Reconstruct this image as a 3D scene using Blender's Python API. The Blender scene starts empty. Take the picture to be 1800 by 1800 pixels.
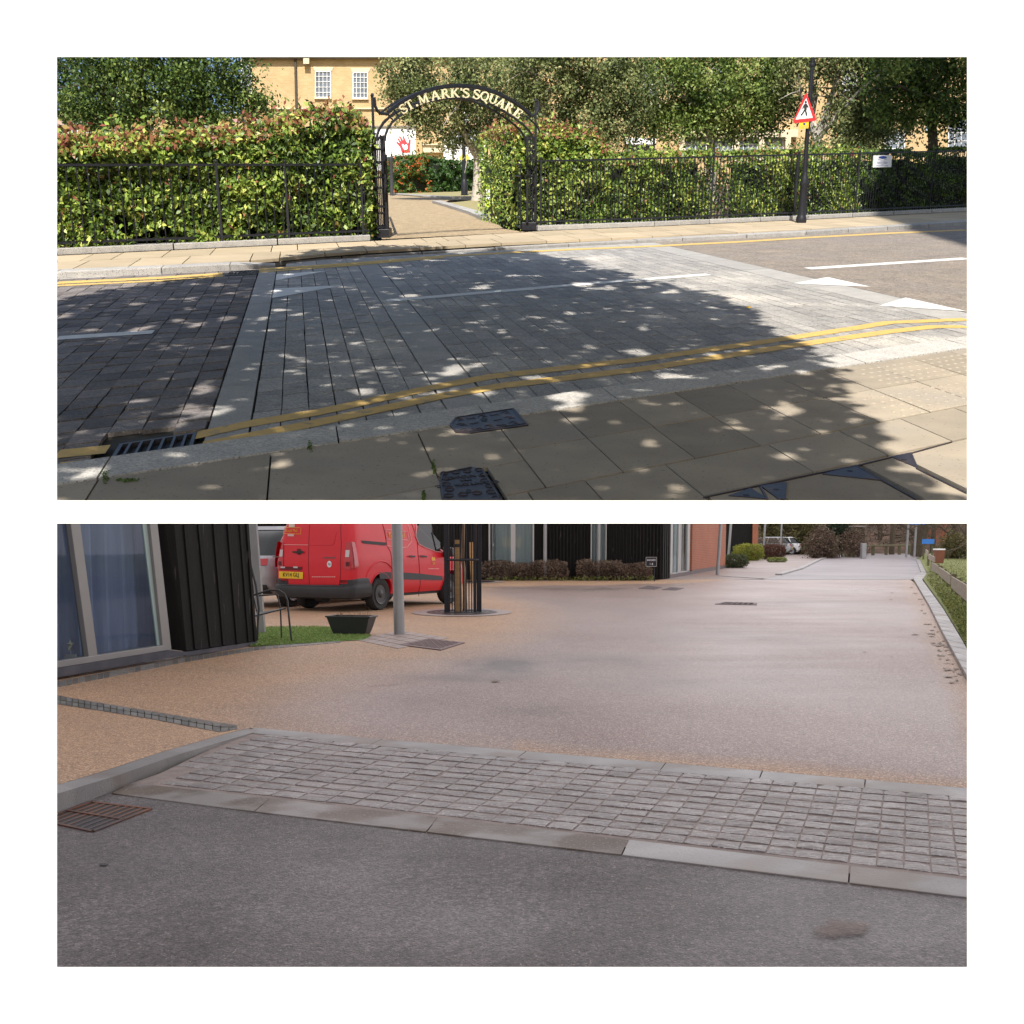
import bpy, math, random
import numpy as np
from mathutils import Matrix, Vector, noise
random.seed(7); rng=np.random.default_rng(7)
R=math.radians
S=bpy.context.scene
COL=S.collection
# ------------------------------------------------------------------ camera, sky, sun, exposure
# Two places are seen through two wide openings in a white wall that stands for the page margin. Places are laid out from 1800-px
# photo measurements: F focal in px, (PX,PY) principal point.
F=2200.0; PX=900.0; PY=1200.0
class Place:
    def __init__(s,yh,H): s.yh=yh; s.H=H; s.th=math.atan((PY-yh)/F); s.M=Matrix.Identity(4)
    def ray(s,px,py):
        a=(px-PX)/F; u=-(py-PY)/F; c,n=math.cos(s.th),math.sin(s.th)
        return Vector((a,c+u*n,-n+u*c))
    def G(s,px,py,h=0.0):
        d=s.ray(px,py); t=(h-s.H)/d.z; return Vector((d.x*t,d.y*t,h))
    def Z(s,B,py):
        u=-(py-PY)/F; c,n=math.cos(s.th),math.sin(s.th); return s.H+B[1]*(u*c-n)/(c+u*n)
    def Y(s,px,py,Y):
        d=s.ray(px,py); t=Y/d.y; return Vector((d.x*t,Y,s.H+d.z*t))
    def plane(s,A,B):
        n=Vector((-(B.y-A.y),B.x-A.x,0)).normalized()
        def f(px,py,off=0.0):
            d=s.ray(px,py); o=Vector((0,0,s.H)); t=((A-o).dot(n)-off)/d.dot(n); return o+d*t
        f.n=n; return f
A=Place(285,1.6); B=Place(945,1.5)
TAU=A.th-B.th
A.M=Matrix.Translation((0,0,1.5))@Matrix.Rotation(TAU,4,'X')@Matrix.Translation((0,0,-1.6))
cam=bpy.data.cameras.new('camera'); co=bpy.data.objects.new('camera',cam); COL.objects.link(co)
co.location=(0,0,1.5); co.rotation_euler=(R(90)-B.th,0,0)
cam.sensor_width=36; cam.lens=36*F/1800; cam.shift_y=(PY-900)/1800; cam.clip_start=.05; cam.clip_end=2000
S.camera=co
ELEV=R(50); az=math.atan(80/F/math.cos(A.th))
sunA=Vector((-math.sin(az)*math.cos(ELEV),-math.cos(az)*math.cos(ELEV),math.sin(ELEV)))   # towards the sun, upper place
sunW=(A.M.to_3x3()@sunA).normalized()
sl=bpy.data.lights.new('sun','SUN'); sl.energy=5.0; sl.angle=R(.5); sl.color=(1,.945,.86)
so=bpy.data.objects.new('sun',sl); COL.objects.link(so); so.rotation_euler=sunW.to_track_quat('Z','Y').to_euler(); so.location=(0,-3,20)
W=bpy.data.worlds.new('World'); S.world=W; W.use_nodes=True
wn=W.node_tree.nodes; wl=W.node_tree.links
sky=wn.new('ShaderNodeTexSky'); sky.sky_type='NISHITA'; sky.sun_disc=False
sky.sun_elevation=math.asin(sunW.z); sky.sun_rotation=math.atan2(sunW.x,sunW.y)
wl.new(sky.outputs[0],wn['Background'].inputs[0]); wn['Background'].inputs[1].default_value=.115
S.view_settings.view_transform='Standard'; S.view_settings.look='None'; S.view_settings.exposure=.62; S.view_settings.gamma=1
S.cycles.max_bounces=6; S.cycles.transparent_max_bounces=8
# ------------------------------------------------------------------ helpers
class MB:
    def __init__(s): s.v=[]; s.f=[]; s.t=[]
    def add(s,v,f,tone=.5):
        n=len(s.v); s.v+=[Vector(p) for p in v]; s.f+=[tuple(i+n for i in q) for q in f]; s.t+=[tone]*len(f); return s
    def quad(s,a,b,c,d,tone=.5): return s.add([a,b,c,d],[(0,1,2,3)],tone)
    def poly(s,p,tone=.5): return s.add(p,[tuple(range(len(p)))],tone)
    def hexa(s,p,tone=.5):   # 4 bottom, 4 top
        return s.add(p,[(0,3,2,1),(4,5,6,7),(0,1,5,4),(1,2,6,5),(2,3,7,6),(3,0,4,7)],tone)
    def box(s,c,d,M=None,tone=.5):
        x,y,z=d[0]/2,d[1]/2,d[2]/2
        p=[Vector(q) for q in ((-x,-y,-z),(x,-y,-z),(x,y,-z),(-x,y,-z),(-x,-y,z),(x,-y,z),(x,y,z),(-x,y,z))]
        if M is not None: p=[M@q for q in p]
        return s.hexa([q+Vector(c) for q in p],tone)
    def slab(s,p,n,t,tone=.5):   # polygon p pushed by vector n*t
        k=len(p); q=[Vector(a)+n*t for a in p]
        f=[tuple(range(k))[::-1],tuple(range(k,2*k))]+[(i,(i+1)%k,(i+1)%k+k,i+k) for i in range(k)]
        return s.add(list(p)+q,f,tone)
    def tube(s,pts,r,n=8,cap=True,tone=.5):
        pts=[Vector(p) for p in pts]; k=len(pts)
        if not hasattr(r,'__len__'): r=[r]*k
        base=len(s.v); ref=None; V=[]
        for i,p in enumerate(pts):
            d=(pts[min(i+1,k-1)]-pts[max(i-1,0)])
            d=d.normalized() if d.length>1e-9 else Vector((0,0,1))
            if ref is None: ref=d.orthogonal().normalized()
            ref=(ref-d*ref.dot(d)); ref=ref.normalized() if ref.length>1e-6 else d.orthogonal().normalized()
            b=d.cross(ref)
            for j in range(n):
                a=2*math.pi*j/n; V.append(p+(ref*math.cos(a)+b*math.sin(a))*r[i])
        f=[(i*n+j,i*n+(j+1)%n,(i+1)*n+(j+1)%n,(i+1)*n+j) for i in range(k-1) for j in range(n)]
        if cap: f+=[tuple(range(n))[::-1],tuple(range((k-1)*n,k*n))]
        return s.add(V,f,tone)
    def lathe(s,c,prof,n=20,tone=.5):
        V=[];c=Vector(c)
        for r,z in prof: V+=[c+Vector((r*math.cos(2*math.pi*j/n),r*math.sin(2*math.pi*j/n),z)) for j in range(n)]
        k=len(prof)
        f=[(i*n+j,i*n+(j+1)%n,(i+1)*n+(j+1)%n,(i+1)*n+j) for i in range(k-1) for j in range(n)]+[tuple(range(n))[::-1],tuple(range((k-1)*n,k*n))]
        return s.add(V,f,tone)
    def merge(s,o): return s.add(o.v,o.f)
def tag(o,label=None,cat=None,group=None,kind=None):
    if label: o['label']=label
    if cat: o['category']=cat
    if group: o['group']=group
    if kind: o['kind']=kind
    return o
def mesh_of(name,mb,mat,base,smooth):
    me=bpy.data.meshes.new(name); me.from_pydata([p-base for p in mb.v],[],mb.f); me.materials.append(mat)
    at=me.attributes.new('tone','FLOAT','FACE'); at.data.foreach_set('value',mb.t)
    if smooth:
        me.polygons.foreach_set('use_smooth',[True]*len(me.polygons))
        try: me.set_sharp_from_angle(angle=R(40))
        except Exception: pass
    me.update(); return me
def obj(name,mb,mat,parent=None,P=None,base=None,smooth=False,bevel=0):
    """one mesh; mb is in place coordinates"""
    if parent is not None: bs=Vector(parent['_b'])
    else: bs=Vector(base) if base is not None else (Vector(mb.v[0]) if mb.v else Vector())
    o=bpy.data.objects.new(name,mesh_of(name,mb,mat,bs,smooth)); COL.objects.link(o)
    o['_b']=tuple(bs)
    if parent is not None: o.parent=parent
    else: o.matrix_world=(P or B).M@Matrix.Translation(bs)
    if bevel:
        m=o.modifiers.new('bevel','BEVEL'); m.width=bevel; m.segments=2; m.limit_method='ANGLE'
    return o
def thing(P,name,label,cat,base,group=None):
    o=bpy.data.objects.new(name,None); COL.objects.link(o); o.empty_display_size=.2
    o.matrix_world=P.M@Matrix.Translation(Vector(base)); o['_b']=tuple(Vector(base)); return tag(o,label,cat,group)
def struct(name,mb,mat,P,**k): return tag(obj(name,mb,mat,P=P,**k),kind='structure')
def dup(o,P,newbase,label,group=None,parent=None):
    c=o.copy(); COL.objects.link(c)
    if parent is not None: c.parent=parent
    else:
        c.matrix_world=P.M@Matrix.Translation(Vector(newbase)); c['label']=label
        if group: c['group']=group
    for ch in [x for x in bpy.data.objects if x.parent==o]: dup(ch,P,None,None,None,c)
    return c
# ---- materials
def nt(m): m.use_nodes=True; t=m.node_tree; return t,t.nodes,t.links,t.nodes['Principled BSDF']
def PM(name,c1,c2=None,scale=3.0,rough=.7,bump=0.0,bscale=60,spec=.5,metal=0,tone=0.0,speck=None,sscale=120,sth=.62,coat=0,rough2=None,trans=0,detail=4,c3=None,c3scale=.6,c3th=(.5,.65),st=(1,1,1),agg=None):
    m=bpy.data.materials.new(name); t,N,L,b=nt(m)
    tc=N.new('ShaderNodeTexCoord'); mp=N.new('ShaderNodeMapping'); mp.inputs['Scale'].default_value=st; L.new(tc.outputs['Object'],mp.inputs[0]); vec=mp.outputs[0]
    def nz(sc,d=4):
        n=N.new('ShaderNodeTexNoise'); n.inputs['Scale'].default_value=sc; n.inputs['Detail'].default_value=d; L.new(vec,n.inputs['Vector']); return n.outputs['Fac']
    def rp(fac,a,bb):
        r=N.new('ShaderNodeMapRange'); r.inputs[1].default_value=a; r.inputs[2].default_value=bb; L.new(fac,r.inputs[0]); return r.outputs[0]
    def mix(fac,a,bb,mode='MIX'):
        x=N.new('ShaderNodeMix'); x.data_type='RGBA'; x.blend_type=mode
        if hasattr(fac,'links'): L.new(fac,x.inputs[0])
        else: x.inputs[0].default_value=fac
        for i,q in ((6,a),(7,bb)):
            if hasattr(q,'links'): L.new(q,x.inputs[i])
            else: x.inputs[i].default_value=(*q,1)
        return x.outputs[2]
    c2=c2 or tuple(x*.8 for x in c1)
    nfac=nz(scale,detail)
    col=mix(rp(nfac,.3,.7),c1,c2)
    if c3: col=mix(rp(nz(c3scale,3),*c3th),col,c3)
    if speck: col=mix(rp(nz(sscale,2),sth,sth+.05),col,speck)
    if agg:
        for sc_,am in agg:
            vo=N.new('ShaderNodeTexVoronoi'); vo.inputs['Scale'].default_value=sc_; L.new(vec,vo.inputs['Vector']); sx_=N.new('ShaderNodeSeparateColor'); L.new(vo.outputs['Color'],sx_.inputs[0])
            r=N.new('ShaderNodeMapRange'); r.inputs[3].default_value=1-am; r.inputs[4].default_value=1+am; L.new(sx_.outputs[0],r.inputs[0])
            h=N.new('ShaderNodeVectorMath'); h.operation='SCALE'; L.new(col,h.inputs[0]); L.new(r.outputs[0],h.inputs['Scale']); col=h.outputs[0]
    if tone:
        a=N.new('ShaderNodeAttribute'); a.attribute_name='tone'
        r=N.new('ShaderNodeMapRange'); r.inputs[3].default_value=1-tone; r.inputs[4].default_value=1+tone; L.new(a.outputs['Fac'],r.inputs[0])
        h=N.new('ShaderNodeVectorMath'); h.operation='SCALE'; L.new(col,h.inputs[0]); L.new(r.outputs[0],h.inputs['Scale']); col=h.outputs[0]
    L.new(col,b.inputs['Base Color'])
    if rough2 is not None:
        r=N.new('ShaderNodeMapRange'); r.inputs[1].default_value=.35; r.inputs[2].default_value=.65; r.inputs[3].default_value=rough; r.inputs[4].default_value=rough2
        L.new(nz(scale*.37,5),r.inputs[0]); L.new(r.outputs[0],b.inputs['Roughness'])
    else: b.inputs['Roughness'].default_value=rough
    b.inputs['Metallic'].default_value=metal; b.inputs['Specular IOR Level'].default_value=spec; b.inputs['Coat Weight'].default_value=coat
    if bump:
        bp=N.new('ShaderNodeBump'); bp.inputs['Strength'].default_value=bump; bp.inputs['Distance'].default_value=.01; L.new(nz(bscale,3),bp.inputs['Height']); L.new(bp.outputs[0],b.inputs['Normal'])
    return m
def leafmat(name,stops,rough=.45,trans=.3,spec=.5):
    m=bpy.data.materials.new(name); t,N,L,b=nt(m)
    a=N.new('ShaderNodeAttribute'); a.attribute_name='tone'
    cr=N.new('ShaderNodeValToRGB'); L.new(a.outputs['Fac'],cr.inputs[0]); e=cr.color_ramp.elements
    while len(e)>1: e.remove(e[0])
    e[0].position=stops[0][0]; e[0].color=(*stops[0][1],1)
    for p,c in stops[1:]: x=e.new(p); x.color=(*c,1)
    L.new(cr.outputs[0],b.inputs['Base Color']); b.inputs['Roughness'].default_value=rough; b.inputs['Specular IOR Level'].default_value=spec
    tr=N.new('ShaderNodeBsdfTranslucent'); L.new(cr.outputs[0],tr.inputs[0]); mx=N.new('ShaderNodeMixShader'); mx.inputs[0].default_value=trans
    L.new(b.outputs[0],mx.inputs[1]); L.new(tr.outputs[0],mx.inputs[2]); L.new(mx.outputs[0],N['Material Output'].inputs[0]); return m
def brickmat(name,c1,c2,mortar,scale=1.0,bw=.22,bh=.075,ax='XZ'):
    m=bpy.data.materials.new(name); t,N,L,b=nt(m)
    tc=N.new('ShaderNodeTexCoord'); sp=N.new('ShaderNodeSeparateXYZ'); cb=N.new('ShaderNodeCombineXYZ'); L.new(tc.outputs['Object'],sp.inputs[0])
    ad=N.new('ShaderNodeMath'); ad.operation='ADD'; L.new(sp.outputs[0],ad.inputs[0]); L.new(sp.outputs[1],ad.inputs[1])
    L.new(ad.outputs[0],cb.inputs[0]); L.new(sp.outputs[2],cb.inputs[1])
    br=N.new('ShaderNodeTexBrick'); L.new(cb.outputs[0],br.inputs[0]); br.inputs['Scale'].default_value=scale
    br.inputs['Brick Width'].default_value=bw; br.inputs['Row Height'].default_value=bh; br.inputs['Mortar Size'].default_value=.008
    br.inputs[1].default_value=(*c1,1); br.inputs[2].default_value=(*c2,1); br.inputs[3].default_value=(*mortar,1)
    nn=N.new('ShaderNodeTexNoise'); nn.inputs['Scale'].default_value=.8; L.new(tc.outputs['Object'],nn.inputs[0])
    mx=N.new('ShaderNodeMix'); mx.data_type='RGBA'; mx.blend_type='MULTIPLY'; mx.inputs[0].default_value=.35
    L.new(br.outputs[0],mx.inputs[6]); L.new(nn.outputs['Fac'],mx.inputs[7]); L.new(mx.outputs[2],b.inputs['Base Color']); b.inputs['Roughness'].default_value=.85
    bp=N.new('ShaderNodeBump'); bp.inputs['Strength'].default_value=.3; L.new(br.outputs['Fac'],bp.inputs['Height']); bp.invert=True; L.new(bp.outputs[0],b.inputs['Normal']); return m
def emit(name,c1,c2,strength,scale):
    m=bpy.data.materials.new(name); m.use_nodes=True; t=m.node_tree; N=t.nodes; L=t.links; N.remove(N['Principled BSDF'])
    e=N.new('ShaderNodeEmission'); tc=N.new('ShaderNodeTexCoord'); n=N.new('ShaderNodeTexNoise'); n.inputs['Scale'].default_value=scale; n.inputs['Detail'].default_value=3
    L.new(tc.outputs['Object'],n.inputs[0]); cr=N.new('ShaderNodeValToRGB'); L.new(n.outputs['Fac'],cr.inputs[0]); cr.color_ramp.elements[0].position=.35; cr.color_ramp.elements[1].position=.65
    cr.color_ramp.elements[0].color=(*c1,1); cr.color_ramp.elements[1].color=(*c2,1); L.new(cr.outputs[0],e.inputs[0]); e.inputs[1].default_value=strength
    L.new(e.outputs[0],N['Material Output'].inputs[0]); return m
# ---- leaves: N little folded diamonds
def leafmesh(name,pts,size,tones,mat,parent,asp=.5,nbias=None,jit=1.0,flat=False):
    n=len(pts); pts=np.asarray(pts,float); sz=size*rng.uniform(.65,1.25,(n,1))
    d=rng.normal(size=(n,3)); d/=np.linalg.norm(d,axis=1)[:,None]
    nn=rng.normal(size=(n,3))*jit
    if nbias is not None: nn+=np.array(nbias)
    nn-= (nn*d).sum(1)[:,None]*d; nn/=np.linalg.norm(nn,axis=1)[:,None]+1e-9
    s=np.cross(d,nn)
    a=pts-d*sz*.5; b=pts+s*sz*asp*.5+nn*sz*.10; c=pts+d*sz*.5; e=pts-s*sz*asp*.5+nn*sz*.10
    V=np.stack([a,b,c,e],1).reshape(-1,3)-np.array(parent['_b'])
    me=bpy.data.meshes.new(name); me.vertices.add(4*n); me.vertices.foreach_set('co',V.ravel())
    me.loops.add(4*n); me.loops.foreach_set('vertex_index',np.arange(4*n)); me.polygons.add(n)
    me.polygons.foreach_set('loop_start',np.arange(n)*4); me.polygons.foreach_set('loop_total',np.full(n,4)); me.update(calc_edges=True)
    at=me.attributes.new('tone','FLOAT','FACE'); at.data.foreach_set('value',np.clip(tones,0,1).astype(float)); me.materials.append(mat)
    o=bpy.data.objects.new(name,me); COL.objects.link(o); o.parent=parent; o['_b']=parent['_b']; return o
def fbm(p,s): return noise.fractal(Vector(p)*s,1.0,2.0,3)
# ---- text
def text(body,size,mat,origin,right,up,parent,name='lettering',depth=.003,align='CENTER',sx=1.0,P=None):
    cu=bpy.data.curves.new('t','FONT'); cu.body=body; cu.size=size; cu.extrude=depth; cu.align_x=align; cu.align_y='CENTER'
    o=bpy.data.objects.new('t',cu); COL.objects.link(o); dg=bpy.context.evaluated_depsgraph_get(); me=bpy.data.meshes.new_from_object(o.evaluated_get(dg)); bpy.data.objects.remove(o)
    r=Vector(right).normalized(); u=Vector(up).normalized(); n=r.cross(u)
    mb=MB(); mb.add([Vector(origin)+r*v.co.x*sx+u*v.co.y+n*v.co.z for v in me.vertices],[tuple(p.vertices) for p in me.polygons])
    return obj(name,mb,mat,parent)
def ribbon(mb,l1,l2,tone=None,seg=1):
    for i in range(len(l1)-1):
        for k in range(seg):
            t0,t1=k/seg,(k+1)/seg
            mb.quad(l1[i].lerp(l1[i+1],t0),l1[i].lerp(l1[i+1],t1),l2[i].lerp(l2[i+1],t1),l2[i].lerp(l2[i+1],t0),random.random() if tone is None else tone)
# ------------------------------------------------------------------ materials
M={}
M['page_margin_wall']=PM('page_margin_wall',(.92,.92,.92),(.90,.90,.90),rough=.9,spec=.1)
M['flag']=PM('sandstone',(.40,.34,.26),(.31,.265,.21),scale=2.2,rough=.85,bump=.25,bscale=70,tone=.13,speck=(.17,.15,.12),sscale=45,sth=.66,detail=8,c3=(.33,.29,.24),c3scale=.9)
M['flagfar']=PM('far_flagstone',(.47,.38,.26),(.38,.31,.21),scale=1.2,rough=.85,tone=.10,detail=6)
M['granite']=PM('pale_granite',(.43,.41,.38),(.33,.32,.31),scale=5,rough=.8,bump=.4,bscale=90,tone=.10,speck=(.13,.13,.14),sscale=75,sth=.58)
M['plank']=PM('grey_granite_setts',(.38,.36,.335),(.27,.262,.255),scale=4,rough=.75,bump=.6,bscale=70,tone=.14,speck=(.56,.54,.50),sscale=85,sth=.62,c3=(.56,.52,.46),c3scale=.35,c3th=(.52,.68),agg=((60,.28),))
M['band']=PM('smooth_grey_band',(.44,.42,.39),(.34,.33,.315),scale=3,rough=.75,bump=.35,bscale=80,tone=.08,speck=(.18,.18,.19),sscale=90,sth=.6)
M['sett']=PM('dark_setts',(.21,.18,.165),(.135,.125,.128),scale=2.6,rough=.8,bump=.6,bscale=60,agg=((45,.22),),tone=.34,speck=(.32,.29,.27),sscale=70,sth=.63,detail=8)
M['joint']=PM('joint_grit',(.035,.033,.03),(.06,.055,.045),scale=20,rough=.95)
M['asph1']=PM('brown_asphalt',(.27,.225,.18),(.18,.155,.135),scale=1.6,rough=.85,bump=.9,bscale=40,speck=(.42,.37,.31),sscale=38,sth=.6,detail=10,c3=(.22,.19,.17),c3scale=.35,agg=((34,.3),(12,.12)))
M['yellow']=PM('yellow_line_paint',(.72,.47,.12),(.56,.38,.14),scale=9,rough=.7,c3=(.36,.28,.17),c3scale=7,c3th=(.60,.70),bump=.3,bscale=60)
M['wpaint']=PM('white_line_paint',(.80,.79,.76),(.68,.67,.64),scale=7,rough=.7,c3=(.42,.41,.39),c3scale=9,c3th=(.66,.76))
M['gravel']=PM('buff_gravel',(.39,.295,.18),(.29,.22,.135),scale=3,rough=.9,bump=.8,bscale=30,detail=9,agg=((22,.3),))
M['drygrass']=PM('dry_grass',(.33,.27,.13),(.22,.21,.09),scale=3,rough=.95,bump=.8,bscale=30,speck=(.42,.36,.2),sscale=30,sth=.58)
M['soil']=PM('soil',(.10,.075,.05),(.07,.05,.035),rough=1,scale=6)
M['iron']=PM('black_iron_paint',(.012,.013,.017),(.02,.02,.026),scale=14,rough=.45,spec=.3)
M['cast']=PM('cast_iron',(.062,.044,.040),(.045,.042,.052),scale=9,rough=.42,metal=.35,bump=.35,bscale=70,c3=(.10,.055,.035),c3scale=5,c3th=(.55,.7))
M['gold']=PM('cream_gold_paint',(.86,.78,.50),(.78,.70,.44),rough=.45)
M['brickA']=brickmat('yellow_brick',(.60,.43,.225),(.52,.36,.17),(.60,.48,.30),bw=.30,bh=.11)
M['brickD']=brickmat('dark_brown_brick',(.20,.09,.06),(.15,.07,.05),(.3,.22,.18),bw=.44,bh=.16)
M['stone']=PM('cream_stone',(.62,.53,.38),(.54,.46,.33),scale=1,rough=.8)
M['wframe']=PM('white_window_paint',(.78,.78,.76),(.70,.70,.69),rough=.5)
M['glassA']=PM('window_glass',(.10,.12,.15),(.22,.25,.30),scale=.9,rough=.12,spec=.8)
M['parapet']=PM('grey_parapet',(.28,.25,.22),(.22,.20,.18),rough=.8)
M['hoard']=PM('white_hoarding',(.80,.80,.82),(.76,.76,.79),rough=.6)
M['red']=PM('red_print',(.70,.045,.06),(.64,.04,.055),rough=.5)
M['yel']=PM('yellow_print',(.80,.70,.03),(.75,.66,.03),rough=.5)
M['bluesign']=PM('blue_print',(.02,.05,.25),(.02,.04,.2),rough=.5)
M['hedge']=leafmat('hedge_leaves',[(0,(.03,.055,.015)),(.25,(.085,.15,.03)),(.5,(.25,.36,.06)),(.80,(.52,.56,.13)),(.86,(.34,.20,.08)),(1,(.25,.065,.055))],rough=.4,trans=.22,spec=.35)
M['hedged']=leafmat('inner_hedge_leaves',[(0,(.02,.045,.012)),(.5,(.06,.14,.02)),(.84,(.11,.2,.03)),(.87,(.5,.12,.03)),(1,(.6,.13,.04))],rough=.5)
M['leafdark']=leafmat('dark_tree_leaves',[(0,(.02,.04,.012)),(.45,(.075,.13,.03)),(.75,(.19,.27,.06)),(1,(.34,.40,.12))],rough=.5,trans=.3,spec=.3)
M['leafmid']=leafmat('birch_leaves',[(0,(.035,.055,.02)),(.45,(.13,.17,.06)),(.75,(.27,.30,.12)),(1,(.42,.43,.20))],rough=.5,trans=.3,spec=.3)
M['bark']=PM('dark_bark',(.09,.075,.06),(.055,.045,.035),scale=8,rough=.9,bump=.6,bscale=20)
M['birch']=PM('pale_birch_bark',(.50,.45,.38),(.36,.32,.28),scale=5,rough=.85,c3=(.14,.12,.10),c3scale=4,c3th=(.58,.66),bump=.4,bscale=20,st=(1,1,2.5))
M['greybark']=PM('grey_bark',(.30,.28,.25),(.18,.165,.15),scale=5,rough=.85,c3=(.45,.42,.37),c3scale=2,c3th=(.5,.6),bump=.4,bscale=20)
M['signw']=PM('white_sign_face',(.74,.74,.76),(.70,.70,.73),rough=.5)
M['signr']=PM('red_sign_rim',(.62,.03,.035),(.55,.03,.03),rough=.4)
M['black']=PM('matt_black',(.015,.015,.016),(.02,.02,.02),rough=.6)
M['ynotice']=PM('yellow_notice',(.80,.50,.02),(.74,.45,.02),rough=.5)
M['limesign']=PM('lime_notice',(.55,.72,.05),(.5,.68,.05),rough=.5)
M['moss']=leafmat('moss',[(0,(.03,.07,.01)),(1,(.14,.22,.03))])
# ------------------------------------------------------------------ the white page margin, built as a wall with two openings (stands on the lower ground)
D=1.8
def wq(x,y,Y=D): return B.Y(x,y,Y)
ops=[(100,100,1700,880),(100,920,1700,1700)]
mb=MB(); X0,X1=-2.6,2.6
ztop=wq(900,-30).z
xs=[[wq(100,y).x for y in (100,880,920,1700)],[wq(1700,y).x for y in (100,880,920,1700)]]
zs=[wq(100,y).z for y in (100,880,920,1700)]
def wallpiece(pts,edges):  # pts front (x,z) ; opening edges are splayed away at the back
    f=[Vector((x,D,z)) for x,z in pts]; b=[Vector((x+dx,D+.03,z+dz)) for (x,z),(dx,dz) in zip(pts,edges)]
    k=len(f); mb.add(f+b,[tuple(range(k)),tuple(range(k,2*k))[::-1]]+[(i,(i+1)%k,(i+1)%k+k,i+k) for i in range(k)])
e=.05
L_,R_=xs
wallpiece([(X0,-.02),(X0,ztop),(L_[0],ztop),(L_[0],zs[0]),(L_[1],zs[1]),(L_[2],zs[2]),(L_[3],zs[3]),(L_[3],-.02)],[(0,0),(0,0),(-e,0),(-e,0),(-e,0),(-e,0),(-e,0),(-e,0)])
wallpiece([(X1,-.02),(X1,ztop),(R_[0],ztop),(R_[0],zs[0]),(R_[1],zs[1]),(R_[2],zs[2]),(R_[3],zs[3]),(R_[3],-.02)][::-1],[(0,0),(0,0),(e,0),(e,0),(e,0),(e,0),(e,0),(e,0)][::-1])
g=.012
wallpiece([(L_[0],zs[0]),(L_[0],ztop),(R_[0],ztop),(R_[0],zs[0])],[(-e,e),(-e,0),(e,0),(e,e)])
wallpiece([(L_[2],zs[2]),(L_[1],zs[1]),(R_[1],zs[1]),(R_[2],zs[2])],[(-e,g),(-e,-g),(e,-g),(e,g)])
wallpiece([(L_[3],-.02),(L_[3],zs[3]),(R_[3],zs[3]),(R_[3],-.02)],[(-e,0),(-e,-e),(e,-e),(e,0)])
tag(obj('page_margin_wall',mb,M['page_margin_wall'],P=B,base=(0,D,0)),'white page margin built as a plain wall with two wide openings, one above the other, onto the two streets','wall')
# ================================================================== UPPER PLACE (A): ground
def dirp(P,x):
    d=P.ray(x,P.yh); d.z=0; return d.normalized()
es=dirp(A,518); er=dirp(A,3880); O=A.G(672,421)
def RS(r,s,h=0.0): p=O+er*r+es*s; p.z=h; return p
def GA(px,py,h=0.0): return A.G(px,py,h)
def Yz(Y,x,z): return Vector((x,Y,z))
y0=GA(900,884).y
# base sheet of the upper place: ends at a straight front edge
mb=MB(); zb_,zt_=-.072,-.032; mb.hexa([Vector((-140,y0,zb_)),Vector((140,y0,zb_)),Vector((140,260,zb_)),Vector((-140,260,zb_)),Vector((-140,y0,zt_)),Vector((140,y0,zt_)),Vector((140,260,zt_)),Vector((-140,260,zt_))])
struct('ground',mb,M['joint'],A)
def clipfront(q):  # clip a polygon against y>=y0
    out=[]
    for i in range(len(q)):
        a,b=q[i],q[(i+1)%len(q)]; ia,ib=a.y>=y0,b.y>=y0
        if ia: out.append(a)
        if ia!=ib: out.append(a.lerp(b,(y0-a.y)/(b.y-a.y)))
    return out
def paver(mb,r0,r1,s0,s1,h=0.0,gap=.006,th=.028,gs=None,tilt=.0015,jit=0):
    gs=gs or gap*1.7
    j=lambda: random.uniform(-jit,jit)
    c=[RS(r0+gap+j(),s0+gs+j()*2),RS(r1-gap+j(),s0+gs+j()*2),RS(r1-gap+j(),s1-gs+j()*2),RS(r0+gap+j(),s1-gs+j()*2)]
    for p in c: p.z=h+random.uniform(-tilt,tilt)
    c=clipfront(c)
    if len(c)<3: return
    mb.slab([p-Vector((0,0,th)) for p in c],Vector((0,0,1)),th,random.random())
SN=-20.55; SF=-6.55         # near and far road edges
# dark setts on the left
mb=MB(); r=-2.88
while r>-9.5:
    w=.235; s=SN+random.uniform(-.4,0)
    while s<SF:
        l=random.uniform(.36,.48); 
        if l+s>SF: l=SF-s+.01
        if not (s<-20.08 and -3.5<r-w/2<-2.93): paver(mb,r-w,r,s,s+l,gap=.0055,gs=.020,tilt=.004,jit=.006)
        s+=l
    r-=w
struct('sett_road',mb,M['sett'],A)
# the raised crossing: long narrow setts and smooth bands
mb=MB(); mb2=MB()
def strip(m,r0,r1,l0,l1,**k):
    s=SN
    while s<SF:
        l=random.uniform(l0,l1); e_=min(s+l,SF)
        if e_>SF-.25: e_=SF
        paver(m,r0,r1,s,e_,**k); s=e_
strip(mb2,-2.87,-2.56,1.8,2.6,gap=.005)
x=-2.55
for i in range(7): strip(mb,x,x+.2186,.5,.95,jit=.004,gs=.012); x+=.2186
strip(mb2,-1.015,-.625,2.0,2.8,gap=.006)
x=-.615; n=30; w=(5.88+.615)/n
for i in range(n): strip(mb,x,x+w,.5,.95,jit=.004,gap=.005,gs=.012); x+=w
strip(mb2,5.89,6.55,2.2,3,gap=.004)
struct('crossing_setts',mb,M['plank'],A); struct('crossing_bands',mb2,M['band'],A)
# asphalt to the right
mb=MB(); mb.quad(RS(6.56,SN,.0),RS(60,SN,.0),RS(60,SF+1.6,.0),RS(6.56,SF+1.6,.0)); struct('asphalt_road',mb,M['asph1'],A)
# far dull strip between crossing and far kerb (yellow lined)
mb=MB()
for i in range(26):
    r0=-9+i*.6
    paver(mb,r0,r0+.6,SF,SF+1.25 if r0>-2.9 else SF+.1,gap=.004)
struct('channel_setts',mb,M['band'],A)
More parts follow.
